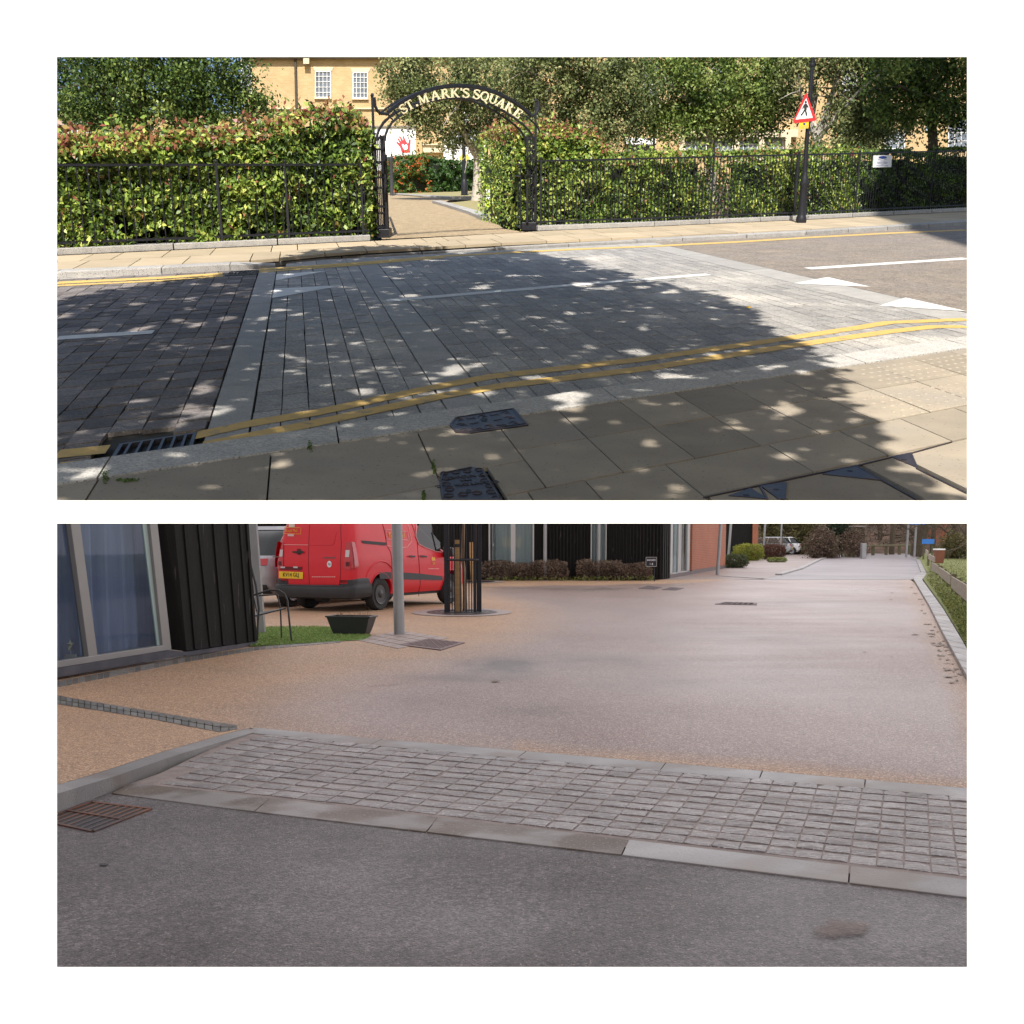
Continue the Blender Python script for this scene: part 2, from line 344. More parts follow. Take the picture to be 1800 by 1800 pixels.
# near kerb and near flagstones
mb=MB(); r=-10.2
for j in [-6.4,-4.9,-3.44,-1.92,-.76,.42,1.75,3.3,4.9,6.5,8.2,10,12]:
    paver(mb,r,j,-21.13,-20.57,h=.02,gap=.006); r=j
M['granpale']=PM('pale_kerb_granite',(.56,.53,.49),(.45,.43,.40),scale=4,rough=.8,bump=.4,bscale=90,tone=.10,speck=(.2,.2,.21),sscale=75,sth=.6,agg=((60,.22),))
struct('kerb',mb,M['granpale'],A)
mb=MB()
def row(s0,s1,joints,h=.015,**k):
    for a,b in zip(joints[:-1],joints[1:]): paver(mb,a,b,s0,s1,h=h,gs=.009,**k)
row(-22.6,-21.14,[-6.5,-4.9,-3.43,-2.385,-1.34])
row(-24.4,-22.6,[-6.2,-4.2,-2.9,-1.34])
row(-22.10,-21.14,[-.72,-.16,.42,.98,1.56,2.15,2.73,3.31,3.9,4.5,5.1,5.7,6.3,7,8,9,10])
row(-23.04,-22.10,[-.72,-.16,.41,.98,1.55,2.16,2.73,3.3,3.9,4.5,5.1,5.7,6.3,7,8])
row(-22.38,-21.14,[-1.34,-.72]); row(-23.04,-22.38,[-1.0,-.72]); row(-25,-23.05,[-1.0,-.85,-.45,.16])
row(-23.79,-23.05,[.16,1.04,1.72,2.37,3.0,3.7,4.4,5.2]); 
row(-25.2,-23.81,[1.78,2.5,3.2,4]); row(-25.2,-23.81,[.62,1.38]); row(-25.2,-23.81,[1.42,1.74]); row(-25.2,-23.81,[.18,.58])
struct('pavement',mb,M['flag'],A)
# blister paving bumps at the right
mb=MB()
for s0,s1,ra,rb in ((-22.0,-21.2,3.0,8),(-23.0,-22.2,2.45,5)):
    s=s0
    while s<s1:
        r=ra
        while r<rb:
            c=RS(r,s,.014); 
            mb.lathe(c,[(.022,0),(.017,.005),(.008,.007)],8); r+=.105
        s+=.16
struct('blister_paving',mb,M['flag'],A,smooth=True)
# painted lines, 4 mm proud
def pline(mb,pts,wid,h=.004,wob=.0,seg=14,worn=0):
    P=[GA(x,y,h) for x,y in pts]
    for i in range(len(P)-1):
        a,b=P[i],P[i+1]
        for k in range(seg):
            if random.random()<worn: continue
            q0=a.lerp(b,k/seg); q1=a.lerp(b,(k+1)/seg); n=es*wid
            o0=[es*random.uniform(-wob,wob) for _ in range(2)]
            mb.quad(q0-n*.5,q1-n*.5+o0[0]*0,q1+n*.5,q0+n*.5)
mb=MB()
n1=[(100,798),(190,789)],[(345,765),(440,744),(560,724),(770,679),(860,662),(1130,631),(1360,598),(1500,577),(1560,567),(1700,561)]
n2=[(100,821),(200,812)],[(355,783),(440,766),(560,742),(780,695),(880,678),(1130,648),(1400,606),(1560,583),(1640,574),(1700,574)]
for a in n1+n2: pline(mb,a,.245)
far=[(100,497),(285,488),(392,481)],[(455,474),(620,463),(780,450),(1000,438.5),(1150,432.5),(1300,425),(1420,417.5),(1560,410),(1700,404)]
for a in far: pline(mb,a,.42)
far2=[(100,502),(285,493),(392,485)],[(455,478),(620,466),(780,452.5)]
for a in far2: pline(mb,a,.25)
struct('yellow_lines',mb,M['yellow'],A)
mb=MB()
pline(mb,[(100,594),(270,583)],.30); pline(mb,[(680,528.5),(980,503),(1245,482)],.30); pline(mb,[(1420,472),(1700,454)],.36)
for t in ([(484,493),(579,475.5),(486,482)],[(478,524),(607,501),(482,507)],[(1394,498),(1455,487),(1531,504)],[(1545,537),(1592,523),(1700,547)]):
    mb.poly([GA(x,y,.0045) for x,y in t])
struct('white_lines',mb,M['wpaint'],A)
# far kerb, pavement at +0.1 m
HP=.10
kb=[(60,492.5),(100,490),(285,482),(405,475.5),(484,469.5)]; kt=[(484,464.5),(600,453),(872,438),(1000,432),(1120,427)]; kr=[(1120,427),(1200,424),(1417,413.5),(1560,405),(1700,396),(1900,386)]
mb=MB()
def kerbrun(pts,h0,h1,jit,wid=.5):
    P=[GA(x,y,0) for x,y in pts]; n=len(P)
    for i in range(n-1):
        m=max(1,int((P[i+1]-P[i]).length/jit))
        for k in range(m):
            t0=(i+k/m)/(n-1); t1=(i+(k+1)/m)/(n-1)
            a=P[i].lerp(P[i+1],k/m+.004); b=P[i].lerp(P[i+1],(k+1)/m-.004)
            ha=h0+(h1-h0)*t0; hb=h0+(h1-h0)*t1
            up=lambda p,h: p+Vector((0,0,h))
            mb.hexa([up(a,-.04),up(b,-.04),up(b+es*wid,-.04),up(a+es*wid,-.04),up(a,ha),up(b,hb),up(b+es*wid,hb),up(a+es*wid,ha)],random.random())
kerbrun(kb[:4],HP,HP,1.7); kerbrun(kb[3:],HP,.03,1.7); kerbrun(kt[:3],.025,.02,1.6); kerbrun(kt[2:],.03,.05,1.6); kerbrun(kr,.06,HP+.02,1.5)
struct('kerb',mb,M['granite'],A,bevel=.012)
# far pavement flags between kerb back and plinth
def lineP(pts,h):
    return [GA(x,y,h) for x,y in pts]
plinth_px=[(60,451),(100,449),(650,423.5)]; gap_px=[(650,423.5),(945,406)]; plr_px=[(945,406),(1150,398),(1420,386),(1700,371.5),(1900,362)]
allk=kb[:-1]+[(484,469.5)]+[(600,457),(872,440),(1000,433.5),(1120,428)]+kr[1:]
kline=[GA(x,y,0)+es*.5 for x,y in allk]
pl=[GA(x,y,HP) for x,y in plinth_px+gap_px[1:]+plr_px[1:]]
def along(L,t):   # t in length fraction
    d=[0]
    for a,b in zip(L[:-1],L[1:]): d.append(d[-1]+(b-a).length)
    x=t*d[-1]
    for i in range(len(L)-1):
        if x<=d[i+1] or i==len(L)-2: return L[i].lerp(L[i+1],(x-d[i])/(d[i+1]-d[i]))
def byr(L,r):    # point on polyline at er-coordinate r
    f=lambda p:(lambda q:(q.x*es.y-q.y*es.x)/(er.x*es.y-er.y*es.x))(p-O)
    for a,b in zip(L[:-1],L[1:]):
        ra,rb=f(a),f(b)
        if ra<=r<=rb: return a.lerp(b,(r-ra)/(rb-ra))
    return L[0].copy() if r<f(L[0]) else L[-1].copy()
mb=MB(); r=-9.0
base=[]
while r<26:
    w=random.choice((.55,.9,.9,1.2)); a0=byr(kline,r);a1=byr(kline,r+w-.02);b1=byr(pl,r+w-.02);b0=byr(pl,r)
    nrow=2 if r<6 else 2
    for k in range(nrow):
        t0=k/nrow+.008; t1=(k+1)/nrow-.008
        off=er*(.35 if k else 0)
        q=[a0.lerp(b0,t0)+off,a1.lerp(b1,t0)+off,a1.lerp(b1,t1)+off,a0.lerp(b0,t1)+off]
        for p in q: p.z=HP-.002
        if r< -2.9 or r>6 : pass
        mb.slab([p-Vector((0,0,.05)) for p in q],Vector((0,0,1)),.05,random.random())
    r+=w
struct('far_pavement',mb,M['flagfar'],A)
# earth and paths in the park, all at pavement height
mb=MB(); P0=[byr(kline,-9),byr(kline,26)]
mb.poly([Vector((p.x,p.y,HP-.06)) for p in [byr(kline,-9)+es*.3,byr(kline,0)+es*.3,byr(kline,6)+es*.3,byr(kline,25)+es*.3]]+[Vector((110,90,HP-.06)),Vector((110,240,HP-.06)),Vector((-100,240,HP-.06)),Vector((-100,30,HP-.06))]); struct('earth',mb,M['soil'],A)
def sheet(name,px,h,mat): m=MB(); m.poly([GA(x,y,h) for x,y in px]); return struct(name,m,mat,A)
sheet('gravel_path',[(672,420.5),(925,408),(885,402),(862,384),(800,368),(776,358),(790,352),(900,351),(900,338),(640,338),(640,384)],HP+.004,M['gravel'])
sheet('lawn',[(740,345),(940,345),(960,330),(960,318),(600,318),(640,338)],HP+.03,M['drygrass'])
sheet('lawn_corner',[(785,357),(866,383),(905,384),(905,356),(830,352)],HP+.02,M['drygrass'])
def kerbline(name,px,w,hh,mat,P=A,h=HP):
    m=MB(); Q=[P.G(x,y,h) for x,y in px]
    for a,b in zip(Q[:-1],Q[1:]):
        d=(b-a).normalized(); n=Vector((-d.y,d.x,0))*w; u=Vector((0,0,hh)); 
        k=max(1,int((b-a).length/1.1))
        for i in range(k):
            p=a.lerp(b,i/k+.004); q=a.lerp(b,(i+1)/k-.002); m.hexa([p,q,q+n,p+n,p+u,q+u,q+n+u,p+n+u],random.random())
    return struct(name,m,mat,P,bevel=.01)
kerbline('path_edging',[(870,388),(840,376),(800,364),(775,357)],.35,.10,M['granite'])
kerbline('path_edging',[(688,342.5),(740,346),(790,349),(870,349)],.5,.07,M['granite'])
# plinths under the railings
def plinth(px,label):
    Q=[GA(x,y,HP) for x,y in px]; m=MB(); u=Vector((0,0,.11)); n=es*.42
    for a,b in zip(Q[:-1],Q[1:]):
        k=max(1,int((b-a).length/1.9))
        for i in range(k):
            p=a.lerp(b,i/k+.002); q=a.lerp(b,(i+1)/k-.002); m.hexa([p,q,q+n,p+n,p+u,q+u,q+n+u,p+n+u],random.random())
    tag(obj('stone_plinth',m,M['granite'],P=A,bevel=.01),label,'plinth')
plinth(plinth_px[:2]+[(652,423.3)],'low pale stone plinth under the left hedge railings')
plinth(plr_px,'long low stone plinth under the railings right of the arch')
# ---------------- railings
def railing(px,H,dr,label,posts,fin=0,Hf=None):
    Q=[GA(x,y,HP)+es*.2+Vector((0,0,.11)) for x,y in px]; 
    t=thing(A,'iron_railing',label,'railing',Q[0]); up=Vector((0,0,1))
    f=lambda p:(lambda q:(q.x*es.y-q.y*es.x)/(er.x*es.y-er.y*es.x))(p-O)
    r0,r1=f(Q[0]),f(Q[-1]); bars=MB(); Hh=Hf or (lambda r:H)
    r=r0
    while r<r1:
        p=byr(Q,r); h=Hh(r); bars.tube([p,p+up*(h+fin)],.011,5)
        if fin: bars.lathe(p+up*(h+fin),[(.012,-.01),(.032,.03),(.012,.07)],6)
        r+=dr
    obj('bars',bars,M['iron'],t)
    n=24
    for k,name in ((0,'bottom_rail'),(1,'top_rail')):
        m=MB(); L=[byr(Q,r0+(r1-r0)*i/n) for i in range(n+1)]
        for i in range(n):
            a,b=L[i],L[i+1]; ha=.08 if k==0 else Hh(r0+(r1-r0)*i/n); hb=.08 if k==0 else Hh(r0+(r1-r0)*(i+1)/n)
            w=Vector((0,.022,0)); m.hexa([a+up*(ha-.02)-w,b+up*(hb-.02)-w,b+up*(hb-.02)+w,a+up*(ha-.02)+w,a+up*(ha+.02)-w,b+up*(hb+.02)-w,b+up*(hb+.02)+w,a+up*(ha+.02)+w])
        obj(name,m,M['iron'],t)
    for x in posts:
        best=min((byr(Q,r0+(r1-r0)*i/200) for i in range(201)),key=lambda p:abs(900+F*p.x/(p.y*math.cos(A.th)-(p.z-1.6)*math.sin(A.th))-x))
        h=Hh(f(best)); m=MB(); m.box(best+up*(h/2),(.045,.045,h+.06)); m.lathe(best+up*(h+.03),[(.02,0),(.035,.03),(.02,.06)],8); obj('post',m,M['iron'],t)
    return Q
ql=GA(100,449,HP); HL=A.Z(GA(100,449,HP)+es*.2,290)-(HP+.11)
railing([(92,449.5),(100,449),(652,423.3)],HL,.19,'black iron railing in front of the left hedge',[390,507,640])
qb=GA(1150,398,HP+.11)+es*.2; hr0=A.Z(GA(950,406,HP)+es*.2,283)-.21; hr1=A.Z(GA(1420,386,HP)+es*.2,272)-.21; hr2=A.Z(GA(1690,372,HP)+es*.2,263)-.21
def Hr(r):
    return hr0+(hr1-hr0)*min(max((r-4.7)/9,0),1)+(hr2-hr1)*min(max((r-14)/10,0),1)
railing(plr_px,0,.125,'long black iron railing right of the arch with ball finials at its far end',[952,1247,1395,1500,1634],Hf=Hr)
# spiked finials on the far end
# ---------------- hedges
def hedge(name,label,base_px,top_px,n,size,mat,depth,redtop=.5,dark=0,h=HP,groupn=None,hole=None,tonef=None,back=.35,core=True,P=A,coremat=None,bulge=.12,front=.12,asp=.5):
    Q=[P.G(x,y,h) for x,y in base_px]; t=thing(P,name,label,'hedge' if 'hedge' in name else 'shrub',Q[0],groupn)
    xs=[p[0] for p in top_px]; ys=[p[1] for p in top_px]
    L=len(Q); pts=[]; tn=[]
    def basept(px):
        bx=[p[0] for p in base_px]
        for i in range(L-1):
            if bx[i]<=px<=bx[i+1]: return Q[i].lerp(Q[i+1],(px-bx[i])/(bx[i+1]-bx[i])) 
        return Q[0].copy() if px<bx[0] else Q[-1].copy()
    dd=es*1.0 if P is A else Vector((0,1,0))
    i=0; x0,x1=base_px[0][0],base_px[-1][0]
    while i<n:
        px=random.uniform(x0,x1); b=basept(px); topy=float(np.interp(px,xs,ys)); zt=P.Z(b+dd*back,topy)-h
        u=random.random()
        if u<.74:
            z=zt*random.random()**.9; dpt=back+front+abs(random.gauss(0,.13))
        else:
            z=zt-abs(random.gauss(0,.05)); dpt=back+random.random()*depth
        q=b+dd*dpt; q.z=h+z
        nz_=fbm((q.x,q.y*.5,q.z),1.3)
        rr=zt-z
        if rr<.25: q=q+dd*(.25-rr)*1.0
        q=q-dd*nz_*bulge*2
        if hole and fbm((q.x+7,q.y,q.z),hole[1])>hole[0] and u<.74:
            if random.random()<.93: i+=1; continue
        if random.random()<.1 and z>zt-.1: q.z+=abs(random.gauss(0,.13))
        tone=.34+.22*random.gauss(0,1)+.25*nz_
        tone=min(max(tone,.05),.80)
        if z>zt-.38 and random.random()<redtop*(1-(rr/.38))**.7: tone=random.uniform(.84,1)
        elif random.random()<.018: tone=random.uniform(.86,1)
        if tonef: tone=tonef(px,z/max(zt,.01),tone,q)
        pts.append(tuple(q)); tn.append(tone); i+=1
    for ex in (x0,x1):
        b=basept(ex); zt=P.Z(b+dd*back,float(np.interp(ex,xs,ys)))-h
        for _ in range(int(n*.045)):
            q=b+dd*(back+random.random()*depth)+er*(random.gauss(0,.09)); q.z=h+zt*random.random()**.9
            tone=min(max(.36+.2*random.gauss(0,1),.05),.8)
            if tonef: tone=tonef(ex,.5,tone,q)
            pts.append(tuple(q)); tn.append(tone)
    leafmesh('leaves',pts,size,tn,mat,t,asp=asp,nbias=(-.1,-.9,.75))
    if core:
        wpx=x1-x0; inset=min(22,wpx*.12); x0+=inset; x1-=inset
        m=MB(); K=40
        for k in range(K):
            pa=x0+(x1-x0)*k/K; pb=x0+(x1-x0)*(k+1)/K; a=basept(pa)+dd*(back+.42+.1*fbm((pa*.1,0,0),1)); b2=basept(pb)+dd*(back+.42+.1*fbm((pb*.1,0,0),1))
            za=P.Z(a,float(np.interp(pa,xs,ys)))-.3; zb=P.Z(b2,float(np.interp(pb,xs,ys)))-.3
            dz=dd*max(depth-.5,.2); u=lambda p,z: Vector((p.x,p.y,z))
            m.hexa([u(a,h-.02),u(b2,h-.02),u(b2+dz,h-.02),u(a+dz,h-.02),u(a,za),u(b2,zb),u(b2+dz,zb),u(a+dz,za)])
        obj('branches',m,coremat or M['core'],t)  # solid filler core that blocks see-through, not separate twigs
    return t
M['core']=PM('dark_hedge_core',(.012,.014,.008),(.008,.010,.006),scale=9,rough=1,bump=1,bscale=20)  # near-black, so the sunlit core still reads as the hedge's shaded inside
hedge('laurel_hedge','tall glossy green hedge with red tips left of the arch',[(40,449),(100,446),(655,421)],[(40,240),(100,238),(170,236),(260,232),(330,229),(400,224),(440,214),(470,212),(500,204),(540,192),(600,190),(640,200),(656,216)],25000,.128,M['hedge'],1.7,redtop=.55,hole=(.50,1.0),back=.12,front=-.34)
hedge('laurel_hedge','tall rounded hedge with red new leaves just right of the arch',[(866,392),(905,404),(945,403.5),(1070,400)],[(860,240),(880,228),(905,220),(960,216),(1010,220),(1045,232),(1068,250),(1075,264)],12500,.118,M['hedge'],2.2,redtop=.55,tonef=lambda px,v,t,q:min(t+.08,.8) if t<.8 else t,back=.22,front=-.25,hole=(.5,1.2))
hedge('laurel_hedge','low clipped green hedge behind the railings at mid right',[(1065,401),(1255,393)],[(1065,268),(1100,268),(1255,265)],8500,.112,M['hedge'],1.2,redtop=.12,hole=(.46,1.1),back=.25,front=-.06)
hedge('bare_shrub','thin dark bare shrub filling the gap in the right hedge',[(1250,392.5),(1292,391)],[(1250,272),(1270,268),(1292,268)],420,.12,M['hedge'],.8,redtop=.5,tonef=lambda px,v,t,q:random.choice((.1,.15,.25,.95)),core=False,back=.6)
hedge('laurel_hedge','clipped green hedge behind the warning sign post',[(1288,391),(1420,385),(1512,380.5)],[(1288,266),(1400,263),(1512,262)],9500,.115,M['hedge'],1.4,redtop=.12,hole=(.46,1.0),back=.25,front=-.06)
hedge('laurel_hedge','dark hedge in building shade at the far right end',[(1508,381),(1700,370.5),(1800,366)],[(1508,266),(1600,262),(1622,270),(1655,270),(1672,260),(1800,256)],7500,.14,M['hedge'],1.4,redtop=0,tonef=lambda px,v,t,q:t*.55,back=.5)  # leaf tones darkened too, adding painted shade to the building's cast shadow
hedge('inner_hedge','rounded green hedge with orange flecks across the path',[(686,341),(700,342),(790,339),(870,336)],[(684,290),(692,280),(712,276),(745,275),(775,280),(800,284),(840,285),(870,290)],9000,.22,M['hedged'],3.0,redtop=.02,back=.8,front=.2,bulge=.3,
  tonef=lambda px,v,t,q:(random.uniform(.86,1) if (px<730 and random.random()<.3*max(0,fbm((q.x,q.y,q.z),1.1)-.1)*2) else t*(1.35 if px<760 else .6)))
# ================================================================== UPPER PLACE: the arch
AL=GA(683,421,HP); AR=GA(925,408,HP); ap=A.plane(AL,AR); arn=ap.n if ap.n.y>0 else -ap.n
def a4(x,y): return (630+x*.18333,130+y*.18333)
def ar(x,y,o=0): return ap(*a4(x,y))+arn*o
arch=thing(A,'arched_gateway','black iron arched gateway with cream lettering over the path entrance','gateway',AL)
upv=Vector((0,0,1)); adir=(AR-AL).normalized()
def pillar(c,w,dep,zt,posts_top,side):
    m=MB(); b=MB()
    b.box(c+upv*.09,(w+.12,dep+.12,.18)); 
    for i,(u,v) in enumerate(((0,0),(1,0),(0,1),(1,1))):
        p=c+adir*((u-.5)*w)+es*((v-.5)*dep); top=posts_top if (u==side and v==0) else zt
        m.box(p+upv*(top/2+.09),(.05,.05,top-.18))
        if top>zt: m.lathe(p+upv*(top),[(.025,0),(.04,.03),(.02,.07)],8)
    for z in (.22,.62,1.2,1.75,zt-.05):
        for v in (0,1):
            p=c+es*((v-.5)*dep)+upv*z; m.box(p,(w,.03,.035),Matrix.Rotation(math.atan2(adir.y,adir.x),4,'Z'))
        for u in (0,1):
            p=c+adir*((u-.5)*w)+upv*z; m.box(p,(.03,dep,.03),Matrix.Rotation(math.atan2(-es.x,es.y),4,'Z'))
    for q in (.33,.67):     # slim rods inside the lattice
        p=c+adir*((q-.5)*w)-es*dep*.5; m.tube([p+upv*.18,p+upv*(zt-.05)],.014,6)
        p=c+adir*((q-.5)*w)+es*dep*.5; m.tube([p+upv*.18,p+upv*(zt-.05)],.014,6)
        for z in (.5,1.0,1.5,2.0): m.lathe(c+adir*((q-.5)*w)-es*dep*.5+upv*z,[(.014,-.03),(.028,0),(.014,.03)],8)
    o=obj('pillar',m,M['iron'],arch); obj('pillar_base',b,M['iron'],o,bevel=.01)
wL=.27
cL=GA(671,417,HP); cR=GA(930,404,HP)
ztL=A.Z(cL,238)-HP; zpL=A.Z(cL,172)-HP; ztR=A.Z(cR,238)-HP; zpR=A.Z(cR,180)-HP
pillar(cL,wL,.55,ztL,zpL,0); pillar(cR,wL,.55,ztR,zpR,1)
outer=[(240,385),(310,325),(400,268),(500,217),(600,180),(700,150),(800,132),(920,124),(1040,130),(1160,153),(1280,192),(1400,250),(1500,312),(1610,405)]
inner=[(213,640),(218,590),(240,530),(280,470),(340,412),(450,340),(560,290),(680,255),(800,237),(900,231),(1020,236),(1120,253),(1250,302),(1350,358),(1450,422),(1540,490),(1600,550),(1640,620),(1645,680)]
back=[(140,640),(150,540),(200,460),(260,410),(310,360)]
back2=[(1560,400),(1610,440),(1670,500),(1700,560)]
def bend(pts,o,r,name='arch_bar'):
    m=MB(); 
    for oo in o: 
        P_=[ar(x,y,oo) for x,y in pts]; m.tube(P_,r,8)
    obj(name,m,M['iron'],arch,smooth=True)
m=MB()
def flatbar(m,pts,o0,o1,hh):
    for (x0,y0_),(x1,y1) in zip(pts[:-1],pts[1:]):
        a,b=ar(x0,y0_,o0),ar(x1,y1,o0); c,d=ar(x1,y1,o1),ar(x0,y0_,o1); u=upv*hh
        m.hexa([a,b,c,d,a+u,b+u,c+u,d+u])
flatbar(m,outer,-.16,-.10,.06); obj('arch_bar',m,M['iron'],arch)
for o_ in (-.13,.13):
    bend(inner,(o_,),.026); bend(outer,(o_,),.022)
bend(back,(-.13,),.02); bend(back2,(-.13,),.02)
bend([(112,225),(120,310),(140,355),(175,380),(240,385)],(-.13,),.03,'scroll'); bend([(1690,265),(1685,340),(1665,385),(1640,400),(1605,405)],(-.13,),.03,'scroll')
for (x0,y0_,x1,y1) in ((245,395,300,455),(1570,440,1600,410),(300,340,340,400)): m=MB(); m.tube([ar(x0,y0_,-.13),ar(x1,y1,-.13)],.018,6); obj('brace',m,M['iron'],arch)
# serif capital letters drawn as strokes in a 1x1 cell: ('l',x0,y0,x1,y1,w) or ('a',cx,cy,rx,ry,a0,a1,w)
TK,TN=.19,.085
def serif(x,y,w=.32): return ('l',x-w/2,y,x+w/2,y,.07)
GLY={'S':(.72,[('a',.36,.73,.27,.23,20,250,TN+.04),('a',.36,.27,.30,.25,70,-160,TN+.04),('l',.18,.62,.56,.38,TK),('l',.60,.98,.60,.74,.06),('l',.08,.02,.08,.28,.06)]),
'T':(.8,[('l',.4,0,.4,1,TK),('l',.04,.96,.76,.96,.09),('l',.06,.98,.04,.72,.07),('l',.74,.98,.76,.72,.07),serif(.4,.03,.4)]),
'.':(.3,[('l',.12,.0,.12,.2,.2)]),
'M':(1.05,[('l',.14,0,.17,1,TN),('l',.17,1,.52,.05,TK),('l',.52,.05,.88,1,TN),('l',.90,0,.88,1,TK),serif(.14,.03,.28),serif(.9,.03,.36),serif(.12,.97,.24),serif(.93,.97,.24)]),
'A':(.92,[('l',.12,0,.46,1,TN),('l',.46,1,.80,0,TK),('l',.24,.34,.66,.34,.08),serif(.12,.03,.28),serif(.8,.03,.34)]),
'R':(.9,[('l',.2,0,.2,1,TK),('a',.38,.74,.26,.22,-90,90,TK-.04),('l',.2,.96,.42,.96,.08),('l',.2,.52,.42,.52,.08),('l',.42,.52,.80,.02,TK),serif(.2,.03,.36),serif(.84,.03,.2),('l',.04,.97,.2,.97,.07)]),
'K':(.92,[('l',.2,0,.2,1,TK),('l',.26,.42,.74,.97,TN),('l',.36,.55,.80,.02,TK),serif(.2,.03,.36),serif(.2,.97,.36),serif(.84,.03,.24),serif(.74,.97,.28)]),
"'":(.3,[('l',.12,1,.14,.72,.13)]),
' ':(.35,[]),
'Q':(.98,[('a',.47,.5,.38,.45,0,360,TK-.05),('l',.46,.12,.92,-.18,TK-.04)]),
'U':(.92,[('l',.18,1,.18,.35,TK),('a',.46,.35,.28,.30,180,360,TN+.03),('l',.74,.35,.74,1,TN),serif(.18,.97,.34),serif(.74,.97,.28)]),
'E':(.8,[('l',.2,0,.2,1,TK),('l',.2,.96,.68,.96,.08),('l',.2,.52,.56,.52,.08),('l',.2,.04,.70,.04,.08),('l',.68,.98,.68,.74,.07),('l',.70,.02,.72,.28,.07),('l',.56,.64,.56,.40,.06),('l',.04,.97,.2,.97,.07),('l',.04,.03,.2,.03,.07)])}
def glyph(mb,ch,fr,th=.02):   # fr maps (x,y) in em -> 3D ; n normal
    n=arn
    def seg(x0,y0,x1,y1,w):
        d=math.hypot(x1-x0,y1-y0); nx,ny=-(y1-y0)/d*w/2,(x1-x0)/d*w/2
        mb.slab([fr(x0+nx,y0+ny),fr(x1+nx,y1+ny),fr(x1-nx,y1-ny),fr(x0-nx,y0-ny)],n,th)
    for st in GLY[ch][1]:
        if st[0]=='l': seg(*st[1:])
        else:
            _,cx,cy,rx,ry,a0,a1,w=st; K=12; pts=[]
            for i in range(K):
                t0=R(a0+(a1-a0)*i/K); t1=R(a0+(a1-a0)*(i+1)/K)
                seg(cx+rx*math.cos(t0),cy+ry*math.sin(t0),cx+rx*math.cos(t1),cy+ry*math.sin(t1),w)
def interp(L,x): return float(np.interp(x,[p[0] for p in L],[p[1] for p in L]))
# positions of the letters (crop px: centre x, baseline tangent follows the inner bar)
LET=[('S',382),('T',442),('.',503),('M',573),('A',688),('R',785),('K',877),("'",941),('S',985),('S',1087),('Q',1165),('U',1247),('A',1322),('R',1402),('E',1484)]
lt=MB()
for ch,cx in LET:
    mid=(interp(outer,cx)+interp(inner,cx))/2; dx=12
    m0=(interp(outer,cx-40)+interp(inner,cx-40))/2; m1=(interp(outer,cx+40)+interp(inner,cx+40))/2
    ang=math.atan2(m1-m0,80); hgt=89; wd=GLY[ch][0]*hgt*.98
    rx,ry=math.cos(ang),math.sin(ang); ux,uy=math.sin(ang),-math.cos(ang)
    def fr(x,y): 
        X=(x-GLY[ch][0]/2)*hgt*1.02; Y=(y-.5)*hgt
        return ar(cx+rx*X+ux*Y, mid+4+ry*X+uy*Y, -.16)
    glyph(lt,ch,fr)
obj('lettering',lt,M['gold'],arch)
# the open gate leaf at the right, and the one folded behind the left pillar
def gateleaf(p0,p1,H,label,n):
    t=thing(A,'open_gate_leaf',label,'gate',p0); m=MB(); d=(p1-p0)
    for i in range(n+1): 
        p=p0+d*(i/n); m.tube([p+upv*.06,p+upv*(H+.04)],.011,5); m.lathe(p+upv*(H+.04),[(.011,0),(.025,.03),(.01,.06)],6)
    obj('bars',m,M['iron'],t); m=MB()
    for z in (.1,.3,H-.25,H): m.tube([p0+upv*z,p1+upv*z],.018,6)
    obj('gate_frame',m,M['iron'],t)
gateleaf(GA(915,408,HP),GA(862,383.5,HP),1.45,'open iron gate leaf folded back against the rounded hedge',14)
gateleaf(GA(684,417,HP),GA(676,385,HP),1.55,'iron gate leaf standing open behind the left pillar of the arch',10)
# notice on the green and lime post in the path entrance
t=thing(A,'notice_post','narrow dark post with a lime green and white notice beside the path','notice post',GA(858,376,HP)); pb=GA(858,376,HP)
m=MB(); m.lathe(pb,[(.09,0),(.09,.30),(.07,.32),(.07,1.5),(.0,1.52)],16); obj('post',m,M['iron'],t)
m=MB(); z0=A.Z(pb,364)-HP; z1=A.Z(pb,325)-HP; z2=A.Z(pb,302)-HP; m.box(pb+upv*((z0+z1)/2)+Vector((0,-.09,0)),(.16,.02,z1-z0)); obj('notice',m,M['limesign'],t,)
m=MB(); m.box(pb+upv*((z0+z1)/2+.05)+Vector((0,-.102,0)),(.12,.004,(z1-z0)*.45)); obj('notice_panel',m,M['signw'],t)
# ================================================================== lamp post and warning sign
lb=GA(1408,391.5,HP); lt_=thing(A,'lamp_post','tall black lamp post with thick base by the right hedge','lamp post',lb)
ztop_=A.Z(lb,20)-HP; lean=lambda z: lb+upv*z+Vector((z*-.012,0,0))
m=MB(); zz=lambda y: A.Z(lb,y)-HP
prof=[(.125,0),(.13,.02),(.13,.28),(.118,.33),(.105,.36),(.10,1.02)]
z1=zz(320); z2=zz(308)
prof=[(.135,0),(.14,.05),(.138,zz(383)),(.118,zz(380)),(.108,zz(376)),(.10,z1-.1),(.115,z1-.06),(.12,z1-.02),(.085,z1+.10),(.075,z1+.16),(.055,z2+.1)]
m.lathe(lb,prof,24); obj('base',m,M['iron'],lt_,smooth=True)
m=MB(); m.tube([lean(z2),lean(zz(200)),lean(ztop_)],[.060,.055,.045],16); m.lathe(lean(zz(114)),[(.06,-.04),(.07,0),(.06,.04)],12); obj('pole',m,M['iron'],lt_,smooth=True)
